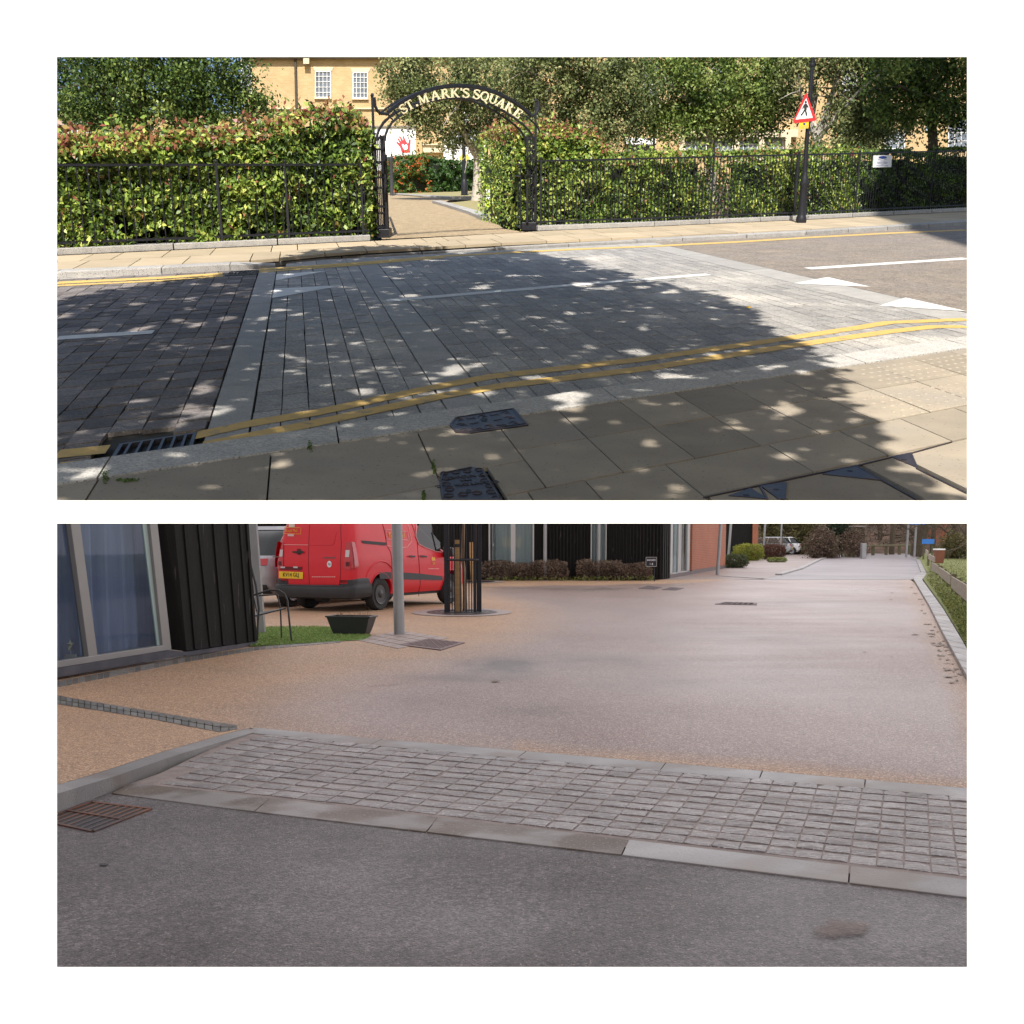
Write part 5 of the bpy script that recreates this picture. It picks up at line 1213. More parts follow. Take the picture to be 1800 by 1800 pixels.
# board ends in px: top-left, top-right, bottom-right, bottom-left ; feet line in px for depth
fl=[(1620,986),(1636,1003),(1652,1021),(1668,1040),(1689,1062),(1706,1085),(1760,1145),(1860,1250)]
def footB(x): return GB(x,lerpx(fl,x),.05)
def board(xl,ytl,ybl,xr,ytr,ybr,lab=None):
    a,b=footB(xl),footB(xr); n=Vector((-(b.y-a.y),b.x-a.x,0)).normalized()*.035; m=MB()
    Zl=lambda p,y: Vector((p.x,p.y,B.Z(p,y)))
    m.hexa([Zl(a,ybl),Zl(b,ybr),Zl(b,ybr)+n,Zl(a,ybl)+n,Zl(a,ytl),Zl(b,ytr),Zl(b,ytr)+n,Zl(a,ytl)+n],random.random()); obj('board',m,M['timber'],fen,bevel=.006)
def fpost(x,yt):
    p=footB(x); z=B.Z(p,yt); m=MB(); m.box(Vector((p.x+.115,p.y+.02,(z-.03)/2)),(.10,.10,z-.03)); obj('post',m,M['postwood'],fen,bevel=.006)
board(1671,1013,1033,1712,1038,1070); board(1649.5,996.5,1011.5,1668,1009.5,1027.5); board(1636.5,988,1002.5,1648,994.5,1009); board(1631,973.5,982.5,1641,979,989); board(1714,1040,1072,1770,1074,1120); board(1626,965.5,972.5,1630,969,977)
for x,y in ((1628,968),(1634,980),(1643,990),(1648,993),(1654,999),(1661,1005),(1669,1007),(1676,1014),(1688,1021),(1699,1028),(1712,1036)): fpost(x,y)
# brown litter bin
bb=GB(1650,990,.05); t=thing(B,'litter_bin','rust brown litter bin with white lid behind the low fence','litter bin',bb); z0=B.Z(bb,967); w_=.075*bb.y/25
mpp=bb.y/F
m=MB(); m.hexa([bb+Vector((x*mpp*6,y*.25,0)) for x,y in ((-1,-1),(1,-1),(1,1),(-1,1))]+[Vector((bb.x+x*mpp*7.5,bb.y+y*.3,z0)) for x,y in ((-1,-1),(1,-1),(1,1),(-1,1))]); obj('body',m,PM('rust_brown_paint',(.20,.065,.03),(.16,.05,.03),rough=.6),t,bevel=.02)
m=MB(); m.box(Vector((bb.x,bb.y,z0+.04)),(mpp*16,.62,.08)); obj('lid',m,M['hoard'],t,bevel=.02)
# ================================================================== far backdrop: trees, bank, fence
M['brush']=leafmat('olive_brush',[(0,(.035,.035,.015)),(.5,(.13,.115,.04)),(1,(.25,.22,.08))],rough=.7,trans=.2)
M['conif']=leafmat('dark_conifer',[(0,(.008,.022,.010)),(1,(.05,.09,.04))],rough=.7)
M['brownhedge']=leafmat('brown_winter_shrub',[(0,(.045,.028,.018)),(.5,(.15,.10,.07)),(.9,(.24,.17,.13)),(1,(.13,.16,.05))],rough=.8,trans=.1)
M['redhedge']=leafmat('red_brown_hedge',[(0,(.03,.012,.01)),(1,(.16,.06,.03))],rough=.7)
M['yellowsh']=leafmat('yellow_green_shrub',[(0,(.05,.07,.012)),(.5,(.22,.24,.03)),(1,(.42,.40,.06))],rough=.6)
M['olive']=leafmat('olive_shrub',[(0,(.025,.035,.015)),(1,(.12,.14,.06))],rough=.7)
M['winterbark']=PM('winter_bark',(.10,.075,.05),(.06,.045,.03),scale=5,rough=.9,bump=.5)
def shrubB(name,label,x0,x1,yb,yt,n,size,mat,dep=.5,group=None,seed=0,round_=.35,cat='shrub',asp=.3,twig=True,shape=None):
    b0=GB((x0+x1)/2,yb); t=thing(B,name,label,cat,b0,group); mp=b0.y/F; w=(x1-x0)*mp/2; H_=B.Z(b0,yt); pts=[];tn=[]
    for _ in range(n):
        d=rng.normal(size=3); d/=np.linalg.norm(d); r=random.random()**.22
        sx_,sz_=abs(d[0]),abs(d[2]); p=4.0; k=(sx_**p+abs(d[1])**p+sz_**p)**(-1/p)
        q=np.array([d[0]*w,d[1]*dep,d[2]*H_/2])*k*r*(1+.16*fbm((d[0]*2+seed,d[1]*2,d[2]*2),1.1))
        q+=np.array([b0.x,b0.y+dep,H_/2]); 
        if q[2]<.02: q[2]=random.random()*H_*.3
        pts.append(q); tn.append(.45+.35*fbm(tuple(q),2.0)+.15*random.gauss(0,1)+.15*d[2])
    leafmesh('foliage',pts,size,tn,mat,t,asp=asp,jit=1)
    if twig:
        m=MB()
        for _ in range(10):
            a=Vector((b0.x+random.uniform(-.6,.6)*w,b0.y+dep,0)); m.tube([a,a+Vector((random.uniform(-.2,.2)*w,random.uniform(-.1,.1),H_*.8))],[.03,.01],5)
        obj('stem',m,M['winterbark'],t)
    return t
g='clipped brown winter shrubs along the black building'
for (x0,x1,yt,lab) in ((846,909,986,'long clipped brown shrub nearest the tree guard'),(905,934,990,'small grey brown shrub second from the left along the black building'),(930,1000,985,'reddish brown shrub in front of the black wall left of the pale window'),(1014,1046,984,'tall reddish shrub just below the pale window post'),(1040,1098,985,'wide grey brown shrub right of the pale window'),(1090,1116,992,'low grey shrub between two larger brown ones'),(1111,1147,990,'rounded brown shrub at the foot of the house number sign')):
    shrubB('winter_shrub',lab,x0,x1,1021,yt,3400 if x1-x0>50 else 1900,.10,M['brownhedge'],dep=.5,group=g,seed=x0)
shrubB('shrub','yellow green clipped shrub in front of the second building',1294,1346,986,956,3600,.15,M['yellowsh'],dep=.9)
shrubB('shrub','dark red brown clipped shrub beside the yellow green one',1341,1384,984,957,3000,.14,M['redhedge'],dep=.9)
shrubB('shrub','olive green low shrub beside the brick corner',1272,1318,999,975,2600,.13,M['olive'],dep=.7)
shrubB('shrub','long low brown hedge in front of the parked cars',1300,1384,978,946,3200,.17,M['brownhedge'],dep=.8)
shrubB('shrub','tuft of green grass at the foot of the red brown shrub',1352,1386,989,980,700,.14,M['grass2'],dep=.5,twig=False)
def brushB(label,x0,x1,yb,yt,Yd,n,size,mat,cat='bush'):
    bse=Vector((B.Y((x0+x1)/2,yb,Yd).x,Yd,0)); t=thing(B,'bush',label,cat,bse,'bushes at the far end'); mp=Yd/F; w=(x1-x0)*mp/2*.82; H_=B.Y(900,yt,Yd).z*.92; pts=[];tn=[]
    nc=n//60
    for _ in range(nc):
        d=rng.normal(size=3); d/=np.linalg.norm(d); r=random.random()**.3
        c=np.array([bse.x+d[0]*w*r,bse.y+d[1]*1.5*r,abs(d[2])*H_*r*.95+.2]); ct=.45+.2*random.gauss(0,1); q=c+rng.normal(size=(60,3))*.26; q=q[q[:,2]>0]
        pts.append(q); tn.append(ct+.15*rng.normal(size=len(q)))
    leafmesh('foliage',np.concatenate(pts),size,np.concatenate(tn),mat,t,asp=.3); m=MB()
    for _ in range(12):
        a=Vector((bse.x+random.uniform(-.8,.8)*w,bse.y,0)); m.tube([a,a+Vector((random.uniform(-.3,.3),0,H_*.5)),a+Vector((random.uniform(-.8,.8),0,H_*.95))],[.06,.04,.01],5)
    obj('stem',m,M['winterbark'],t)
brushB('tall olive brush behind the white cars',1325,1400,970,860,113,7000,.30,M['brush'])
brushB('yellowish brush between the white cars and the conifer',1385,1450,970,870,112,7500,.28,M['brush'])
brushB('brown rounded bush beside the pavement, left of the thin lamp post',1415,1472,969,928,92,6500,.22,M['brownhedge'])
brushB('dark green conifer behind the thin lamp post',1448,1490,967,840,98,7000,.28,M['conif'])
brushB('bare brown bush right of the thin lamp post',1478,1520,967,932,96,4500,.2,M['brownhedge'])
brushB('tangled olive bush at the right behind the blue sign',1650,1700,966,940,88,3500,.2,M['brush'])
brushB('scrubby bushes at the far right edge',1690,1800,966,900,85,6000,.28,M['brush'])
def bare(label,x,Yd,yt,spread,seed,r=.22,lean=0):
    random.seed(seed); b0=Vector((B.Y(x,950,Yd).x,Yd,0)); t=thing(B,'bare_tree',label,'tree',b0,'bare winter trees at the far end'); m=MB(); H_=min(B.Y(900,yt,Yd).z,14)
    top=b0+Vector((lean,0,H_)); m.tube([b0,b0.lerp(top,.35)+Vector((.1,0,0)),b0.lerp(top,.7),top],[r*1.3,r,r*.6,r*.2],8); obj('trunk',m,M['winterbark'],t,smooth=True)
    m=MB()
    def br(p,d,l,rr,lv):
        q=p+d*l; mid=p.lerp(q,.5)+Vector((random.gauss(0,.08),random.gauss(0,.08),random.gauss(0,.08)))*l; m.tube([p,mid,q],[rr,rr*.75,rr*.5],5 if lv<2 else 3,cap=False)
        if lv<3:
            for _ in range(3 if lv<2 else 3):
                dd=(d+Vector((random.gauss(0,.55),random.gauss(0,.5),random.gauss(-.05,.4)))).normalized(); br(mid.lerp(q,random.random()),dd,l*random.uniform(.5,.8),rr*.5,lv+1)
    for i in range(11):
        h=.12+.8*i/11; p=b0.lerp(top,h); a=random.uniform(0,6.28); d=Vector((math.cos(a),math.sin(a)*.7,random.uniform(-.05,.6))).normalized(); br(p,d,spread*random.uniform(.5,1),r*.45,0)
    obj('limb',m,M['winterbark'],t)
for i,a in enumerate((('bare dark tree left of the far low fence',1515,110,700,3.2),('thin bare tree above the far low fence',1546,125,700,3.0),('bare tree with drooping branches at the road end',1568,112,720,3.6),('large dark bare tree leaning behind the tall sign posts',1612,100,700,4.2),('bare tree behind the blue sign',1640,118,720,3.5),('dark bare tree right of the rust brown bin',1677,90,690,3.2),('bare tree at the right edge of the far lawn',1700,95,690,3.4),('thick dark trunk at the extreme right',1722,84,690,3))): bare(a[0],a[1],a[2],a[3],a[4],i+30,r=.20 if i!=3 else .42,lean=.0 if i!=3 else 2.2)
random.seed(99)
M['bank']=PM('leaf_litter_bank',(.11,.065,.045),(.07,.05,.03),scale=.8,rough=1,detail=8,c3=(.17,.10,.07),c3scale=.3)
m=MB()
n_=60
for i in range(n_):
    x0_=-60+i*2.6; x1_=x0_+2.6; f=lambda x:(2.6+.9*fbm((x,0,0),.12))
    for k in range(5):
        g0,g1=k/5,(k+1)/5; pr=lambda x,g_: Vector((x,118+g_*16,f(x)*(g_**1.3)*1.6-.02))
        m.quad(pr(x0_,g0),pr(x1_,g0),pr(x1_,g1),pr(x0_,g1))
struct('bank',m,M['bank'],B,smooth=True)
# woodland mass behind everything
wd=thing(B,'woodland','grey brown winter woodland filling the background beyond the road','woodland',Vector((20,140,0))); wd['kind']='stuff'
M['twigs']=leafmat('winter_twigs',[(0,(.05,.035,.025)),(.6,(.13,.095,.07)),(1,(.20,.16,.10))],rough=.9,trans=.1)
pts=np.stack([rng.uniform(-45,60,60000),rng.uniform(115,146,60000),.6+rng.uniform(0,1,60000)**1.1*9],1); leafmesh('twigs',pts,.7,rng.random(60000),M['twigs'],wd,asp=.14)
m=MB()
for _ in range(170):
    x=random.uniform(-50,66); y=random.uniform(130,148); m.tube([Vector((x,y,0)),Vector((x+random.gauss(0,.5),y,random.uniform(7,12)))],[.16,.05],5)
obj('trunks',m,M['winterbark'],wd)
# far brick wall glimpsed right, far low fence, signs, posts
M['redbrick']=brickmat('orange_red_brick',(.44,.13,.055),(.36,.10,.05),(.34,.22,.17),bw=.225,bh=.075)
t=thing(B,'brick_wall','distant red brick building glimpsed between the bare trees','building',B.Y(1650,950,124)); m=MB(); a=B.Y(1630,960,124); b=B.Y(1664,925,124); m.box(Vector(((a.x+b.x)/2,124,2)),(b.x-a.x,1,5.0)); obj('wall',m,M['redbrick'],t)
t=thing(B,'shed','small brick hut with a dark doorway behind the bushes','hut',B.Y(1500,960,108)); m=MB(); a=B.Y(1494,960,108); b=B.Y(1512,925,108); m.box(Vector(((a.x+b.x)/2,108,1.2)),(b.x-a.x,1.5,2.4)); obj('wall',m,M['winterbark'],t)
m=MB(); m.box(Vector((a.x+.3,107.2,1.5)),(.35,.1,1)); obj('door',m,M['black'],t); m=MB(); m.box(Vector(((a.x+b.x)/2,108,2.45)),(b.x-a.x+.5,1.8,.12)); obj('roof',m,M['parapet'],t)
far=thing(B,'rail_fence','low dark rail fence across the far end of the road','fence',B.Y(1550,968,110))
m=MB(); p,q=B.Y(1520,959.5,106),B.Y(1600,958.5,112); m.tube([p,q],.09,5); obj('rail',m,M['postwood'],far)
for x in (1521,1535,1558,1581,1599):
    yy=106+(x-1520)/80*6; p=B.Y(x,959,yy); m=MB(); m.box(Vector((p.x,yy,p.z/2)),(.22,.22,p.z)); obj('post',m,M['postwood'],far)
M['greysteel']=PM('galvanised_steel',(.34,.34,.34),(.28,.28,.29),scale=3,rough=.45,metal=.5)
M['blue']=PM('bright_blue_paint',(.03,.20,.62),(.03,.17,.55),rough=.5)
sgn=thing(B,'road_sign','large blue sign on two pale posts at the far end, cut by the top edge','sign',B.Y(1597,963,96))
for x,xt in ((1594,1599),(1608,1612)): m=MB(); m.tube([Vector((B.Y(x,950,96).x,96,0)),Vector((B.Y(xt,920,96).x,96,B.Y(900,860,96).z))],.09,8); obj('post',m,M['greysteel'],sgn)
m=MB(); a=B.Y(1600,922,95.8); b=B.Y(1630,880,95.8); m.box(Vector(((a.x+b.x)/2,95.8,(a.z+b.z)/2)),(b.x-a.x,.08,b.z-a.z)); obj('panel',m,M['blue'],sgn)
b2_=thing(B,'information_board','small bright blue board low beyond the verge','sign',B.Y(1630,960,84)); m=MB(); a=B.Y(1621,956,84); b=B.Y(1642,947.5,84); m.box(Vector(((a.x+b.x)/2,84,(a.z+b.z)/2)),(b.x-a.x,.1,b.z-a.z)); obj('panel',m,M['blue'],b2_)
for x in (1624,1639): m=MB(); p=B.Y(x,956,84.1); m.tube([Vector((p.x,84.1,0)),p],.06,6); obj('post',m,M['postwood'],b2_)
tb=thing(B,'utility_cabinet','small grey cabinet at the kerb end beside the bushes','cabinet',B.Y(1518,967,90)); m=MB(); a=B.Y(1514,968,90); b=B.Y(1522,955,90); m.box(Vector(((a.x+b.x)/2,90,(b.z)/2)),(b.x-a.x,.5,b.z)); obj('body',m,M['greysteel'],tb,bevel=.02)
# lamp posts and poles
def poleB(label,xb,yb,xt,r,mat='greysteel',cat='lamp post',name='lamp_post',foot=None,grp='slim grey poles by the buildings',lamp=True):
    g0=GB(xb,yb); t=thing(B,name,label,cat,g0,grp); zt=4.6; zv=B.Z(g0,920); slope=((xt-xb)*g0.y/F)/max(zv,.5)*.9; mp=g0.y/F
    m=MB(); m.tube([g0,g0+Vector((slope*zt,0,zt))],[r*mp,r*mp*.9],20); obj('pole',m,M[mat],t,smooth=True)
    if lamp: m=MB(); m.lathe(g0+Vector((slope*zt,0,zt)),[(r*mp,0),(r*mp*3,.05),(r*mp*3.4,.12),(0,.18)],16); obj('lamp_head',m,M['greysteel'],t)
    return t
poleB('tall brushed steel lamp post standing in front of the red van',702,1116,699.5,9.6,grp=None)
poleB('slim lamp post in front of the orange brick corner',1261,1010,1266,3.0)
poleB('slim grey pole nearest the white cars, second building side',1280,985,1284,2.2)
poleB('slim grey pole at the right edge of the dark second building',1309,978,1312,2.0)
poleB('slim grey pole in front of the silver car bonnet',1341.5,978,1344,2.0)
poleB('pale pole in front of the silver car rear door',1371,980,1373,1.6)
poleB('thin pole between the brush and the conifer',1473,969,1477.5,1.8)
poleB('far lamp post between bare trees at the road bend',1518,966,1524,1.2)
# square galvanised pole by the chair
g0=GB(460,1115); t=thing(B,'steel_pole','square galvanised pole at the corner of the black boarded wall','pole',g0); mp=g0.y/F; m=MB()
a=[(453,1112),(466,1117)]; pz=[Vector((g0.x-.055,g0.y,0)),Vector((g0.x+.06,g0.y,0))]
sh_=-.055; H4=3.2
m.hexa([Vector((g0.x-.06,g0.y-.05,0)),Vector((g0.x+.06,g0.y-.05,0)),Vector((g0.x+.06,g0.y+.06,0)),Vector((g0.x-.06,g0.y+.06,0))]+[Vector((g0.x-.06+sh_*H4,g0.y-.05,H4)),Vector((g0.x+.06+sh_*H4,g0.y-.05,H4)),Vector((g0.x+.06+sh_*H4,g0.y+.06,H4)),Vector((g0.x-.06+sh_*H4,g0.y+.06,H4))]); obj('pole',m,M['greysteel'],t,bevel=.008)
# ================================================================== LOWER PLACE: houses
M['blackwood']=PM('black_stained_boards',(.008,.0075,.007),(.013,.012,.011),scale=3,spec=.2,rough=.7,bump=.5,bscale=30,st=(3,3,.5),c3=(.05,.047,.043),c3scale=5,c3th=(.66,.72))
M['alu']=PM('grey_aluminium',(.27,.26,.255),(.24,.235,.23),rough=.4,metal=.2)
M['alul']=PM('pale_aluminium',(.42,.41,.40),(.38,.37,.36),rough=.4)
M['curtain']=PM('pale_blue_curtain',(.40,.44,.62),(.28,.31,.48),scale=1.5,rough=.9,st=(6,6,.3))
M['curtd']=PM('dim_room',(.035,.05,.075),(.02,.03,.045),scale=1,rough=.9)
M['curtw']=PM('white_net_curtain',(.75,.75,.70),(.62,.62,.58),scale=2,rough=.9,st=(5,5,.3))
def glass(name,tint=(.75,.85,.85),rough=.03,mixf=.35):
    m=bpy.data.materials.new(name); t,N,L,b=nt(m); b.inputs['Base Color'].default_value=(.02,.03,.035,1); b.inputs['Roughness'].default_value=rough; b.inputs['Specular IOR Level'].default_value=.8
    tr=N.new('ShaderNodeBsdfTransparent'); tr.inputs[0].default_value=(*tint,1); mx=N.new('ShaderNodeMixShader'); mx.inputs[0].default_value=mixf; L.new(tr.outputs[0],mx.inputs[1]); L.new(b.outputs[0],mx.inputs[2]); L.new(mx.outputs[0],N['Material Output'].inputs[0]); return m
M['glass']=glass('clear_glass',(.9,.95,.97),.03,.20); M['carglass']=glass('dark_car_glass',(.30,.36,.34),.05,.6)
FA=GB(100,1197); FB=GB(455,1134); fp=B.plane(FA,FB); fn=fp.n if fp.n.y<0 else -fp.n     # faces the viewer
def fw(x,y,o=0): 
    d=B.ray(x,y); o_=Vector((0,0,B.H)); nrm=fn; t=((FA+fn*o)-o_).dot(nrm)/d.dot(nrm); return o_+d*t
house=thing(B,'house','black boarded house corner with a tall curtained window at the left edge','house',FA)
ch1=lambda x,y:(90+x*.22778,910+y*.22778)
def fpoly(m,pts,o,th): m.slab([fw(*ch1(x,y),o) for x,y in pts],-fn,th)
# the wall mass behind the window and the boards (tops run above the frame)
m=MB()
# side wall of the house going back behind the last board
fpoly(m,[(1045,1022),(1592,950),(1515,30),(1400,-900),(830,-900)],-.03,.25); obj('wall',m,M['blackwood'],house)
m=MB(); bds=[(930,1040,1043),(1030,1128,1125),(1150,1245,1240),(1265,1345,1343),(1375,1450,1448),(1465,1540,1538)]
tops=[945,1040,1148,1265,1375,1468,1520]; bots=[1042,1128,1245,1345,1450,1540,1588]
for i in range(6):
    xt0,xt1,xb0,xb1=tops[i],tops[i+1],bots[i],bots[i+1]; yb0=1030-(xb0-1042)*.137; yb1=1030-(xb1-1042)*.137; k=-5.5
    ext=lambda xt,xb:(xt+(xt-xb)*.9)
    fpoly(m,[(xb0+2,yb0),(xb1-9,yb1),(ext(xt1,xb1)-9,-850),(ext(xt0,xb0)+2,-850)],0,.022)
    fpoly(m,[(xb1-16,yb1-3),(xb1+2,yb1-3),(ext(xt1,xb1)+2,-850),(ext(xt1,xb1)-16,-850)],.02,.02)
obj('boards',m,M['blackwood'],house,bevel=.003)
m=MB(); m.slab([fw(*ch1(930,1018),-.16),fw(*ch1(1042,1031),.0),fw(*ch1(864,-850),.0),fw(*ch1(722,-850),-.16)],-fn,.02); obj('reveal',m,M['blackwood'],house)
# dark plinth with its ledge
m=MB(); fpoly(m,[(0,1175),(930,1022),(1045,1035),(1045,1062),(600,1135),(0,1240)],.0,.12); fpoly(m,[(1045,1035),(1590,955),(1592,990),(1045,1068)],.0,.1); obj('plinth',m,PM('dark_brick_plinth',(.045,.045,.06),(.09,.085,.10),scale=4,rough=.7,bump=.4,bscale=40),house)
wdw=MB()
def bar(m,pts,o,th): fpoly(m,pts,o,th)
bar(wdw,[(862,990),(930,1018),(722,-850),(668,-850)],-.06,.10)     # right frame upright
bar(wdw,[(290,1075),(360,1068),(107,-850),(30,-850)],-.055,.08)      # mullion
bar(wdw,[(0,1115),(865,985),(930,1018),(0,1168)],-.05,.12)           # sill frame
wn1=obj('window_frame',wdw,M['alu'],house,bevel=.006)
m=MB(); bar(m,[(820,985),(855,985),(660,-850),(595,-850)],-.10,.02); obj('inner_frame',m,PM('pale_green_frame',(.36,.46,.44),(.32,.42,.40),rough=.5),wn1)
m=MB(); bar(m,[(-300,1150),(862,990),(668,-850),(-600,-850)],-.11,.006); obj('pane',m,M['glass'],wn1)
# room behind: curtains in folds and a dim interior
m=MB(); N_=90
pA,pB=fw(*ch1(0,1110),-.30),fw(*ch1(870,985),-.30)
pA=pA+(pA-pB)*.6
for i in range(N_):
    t0,t1=i/N_,(i+1)/N_; f=lambda t: pA.lerp(pB,t)-fn*(.05*math.sin(t*74)+.03*math.sin(t*31+1))
    a,b=f(t0),f(t1); tt=(t0*1.6-.6)/1.0
    if tt>.97: continue
    m.quad(Vector((a.x,a.y,.12)),Vector((b.x,b.y,.12)),Vector((b.x,b.y,2.6)),Vector((a.x,a.y,2.6)))
obj('curtain',m,M['curtain'],house,smooth=True)
m=MB(); 
for z in (0,): 
    a=pA-fn*1.2; b=pB-fn*1.2; m.quad(Vector((a.x,a.y,0)),Vector((b.x,b.y,0)),Vector((b.x,b.y,3)),Vector((a.x,a.y,3))); m.quad(Vector((pA.x,pA.y,.1)),Vector((pB.x,pB.y,.1)),Vector((b.x,b.y,.1)),Vector((a.x,a.y,.1)))
obj('room',m,M['curtd'],house)
# star ornament on the sill
sc=fw(*ch1(147,985),-.2); t=thing(B,'star_ornament','silvery star ornament standing inside the left window','ornament',sc); m=MB(); pts=[]
u_=Vector((0,0,1)); r_=(pB-pA).normalized()
for i in range(10):
    a=math.pi/2+i*math.pi/5; rr=.075 if i%2==0 else .032; pts.append(sc+r_*math.cos(a)*rr+u_*math.sin(a)*rr)
c0=sc+fn*.02; m.add(pts+[c0,sc-fn*.02],[(i,(i+1)%10,10) for i in range(10)]+[((i+1)%10,i,11) for i in range(10)]); obj('star',m,PM('silver_gilt',(.55,.50,.36),(.45,.42,.32),rough=.35,metal=.6),t)
m=MB(); m.box(sc+Vector((0,0,-.125)),(.12,.05,.05)); m.tube([sc+Vector((0,0,-.1)),sc+Vector((0,0,-.03))],.008,6); obj('base',m,M['alul'],t,bevel=.004)
# small cobbled edging in front of the house
m=MB(); Ea=[(-60,1226),(100,1197),(330,1154),(455,1136)]; Eb=[(-60,1234),(100,1206),(330,1163),(640,1128)]
x=-60
while x<600:
    w=11; f=lambda xx,t: GB(xx,(float(np.interp(xx,[p[0] for p in Ea],[p[1] for p in Ea])) if xx<455 else 1136-(xx-455)*.075)*(1-t)+((float(np.interp(xx,[-60,100,330,455,640],[1238,1208,1163,1142,1125])))*t),.010+random.uniform(-.002,.002))
    q=[f(x+.7,.95),f(x+w-.7,.95),f(x+w-.7,.05),f(x+.7,.05)]; m.slab([p-Vector((0,0,.02)) for p in q],Vector((0,0,1)),.02,random.random()); x+=w
struct('sett_edging',m,M['brownset'],B)
m=MB(); m.poly(polyB([(440,1136),(640,1124),(650,1119),(590,1106),(560,1104),(400,1106)],.014)); struct('artificial_turf',m,M['turf'],B); ga=thing(B,'grass','bright green artificial grass under the chair and the planter','grass',GB(520,1120)); ga['kind']='stuff'; pts=[]; rg_=[(440,1138),(640,1125),(652,1119),(592,1105),(560,1103),(400,1105)]
while len(pts)<15000:
    x,y=random.uniform(400,652),random.uniform(1103,1138)
    if inside(x,y,rg_): p=GB(x,y); pts.append((p.x,p.y,.014+random.random()*.02))
M['turfb']=leafmat('turf_blades',[(0,(.12,.19,.045)),(.6,(.27,.38,.10)),(1,(.42,.52,.18))],rough=.6)
leafmesh('blades',pts,.04,rng.random(len(pts)),M['turfb'],ga,asp=.25,nbias=(0,-1,.3))
m=MB(); m.poly(polyB([(400,1106),(470,1106),(585,1106),(640,1104),(400,1101)],.010)); struct('turf_edging',m,M['pave3'],B)
M['slabp']=PM('pale_paving_pad',(.36,.29,.26),(.31,.25,.225),scale=3,rough=.55)
m=MB()
pd=[GB(*p,.012) for p in ((622,1124),(700,1140),(790,1121),(705,1108))]
for i in range(5):
    for k in range(5):
        f=lambda u,v:(pd[0].lerp(pd[1],u)).lerp(pd[3].lerp(pd[2],u),v); q=[f(i/5+.01,k/5+.01),f((i+1)/5-.01,k/5+.01),f((i+1)/5-.01,(k+1)/5-.01),f(i/5+.01,(k+1)/5-.01)]; m.slab([p-Vector((0,0,.01)) for p in q],Vector((0,0,1)),.01,random.random())
struct('paving_pad',m,M['slabp'],B)
def mhB(label,c,h=.018,mat='cast',grid=9):
    q=[GB(*p,h) for p in c]; t=thing(B,'manhole_cover',label,'manhole cover',q[0]); m=MB(); m.slab([p-Vector((0,0,.015)) for p in q],Vector((0,0,1)),.015); f=lambda u,v:(q[0].lerp(q[1],u)).lerp(q[3].lerp(q[2],u),v)
    obj('lid',m,M[mat],t); m=MB()
    for i in range(grid):
        for k in range(grid):
            a=f(.08+.84*(i+.15)/grid,.08+.84*(k+.2)/grid); b=f(.08+.84*(i+.85)/grid,.08+.84*(k+.8)/grid) if (i+k)%2 else f(.08+.84*(i+.15)/grid,.08+.84*(k+.8)/grid)
            if not (i+k)%2: a=f(.08+.84*(i+.85)/grid,.08+.84*(k+.2)/grid)
            m.tube([a,b],.009,4)
    obj('tread_pattern',m,M[mat],t)
M['mhc']=PM('red_brown_cover',(.17,.10,.095),(.12,.075,.075),scale=3,rough=.5,metal=.2); M['mhd']=PM('dull_purple_brown_cover',(.13,.095,.095),(.10,.075,.078),scale=3,rough=.6)
mhB('square red brown cover beside the steel lamp post',[(703,1133),(775,1142),(817,1129),(752,1122)],mat='mhc')
mhB('long dark cover in the middle of the road beyond the brown stain',[(1257,1061.5),(1330,1063),(1331,1059.5),(1272,1058)],mat='mhd',grid=6)
mhB('dark square cover in front of the sign post, left of a pair',[(1122,1034),(1152,1035.5),(1164,1032),(1140,1029)],mat='mhd',grid=5)
mhB('dark square cover in front of the pale window, right of a pair',[(1163,1036.3),(1190,1037),(1202,1033.3),(1178,1032)],mat='mhd',grid=5)
# seam and stains in the resin
m=MB(); L_s=[(640,1208),(720,1201),(800,1190),(850,1178),(900,1157),(935,1140),(1000,1118),(1060,1098),(1120,1080),(1170,1065)]
for (a,b),(c,d) in zip(L_s[:-1],L_s[1:]):
    for i in range(6):
        if random.random()<.35: continue
        p=GB(a+(c-a)*i/6,b+(d-b)*i/6+random.gauss(0,.4),.0065); q=GB(a+(c-a)*(i+1)/6,b+(d-b)*(i+1)/6,.0065); n=Vector((0,random.uniform(.008,.03),0)); m.quad(p,q,q+n,p+n)
struct('seam',m,M['stain'],B)
def edgefan(L,w,h,mat,name):
    m=MB()
    for (a,b),(c,d) in zip(L[:-1],L[1:]):
        for i in range(8):
            p=GB(a+(c-a)*i/8,b+(d-b)*i/8+random.gauss(0,.15),h); q=GB(a+(c-a)*(i+1)/8,b+(d-b)*(i+1)/8,h); n=Vector((0,w*random.uniform(.4,1),0)); m.quad(p,q,q+n,p+n)
    struct(name,m,mat,B)
edgefan([(845,1032),(900,1034),(960,1035.5),(1010,1037.5),(1060,1037)],.12,.007,M['stain'],'seam')
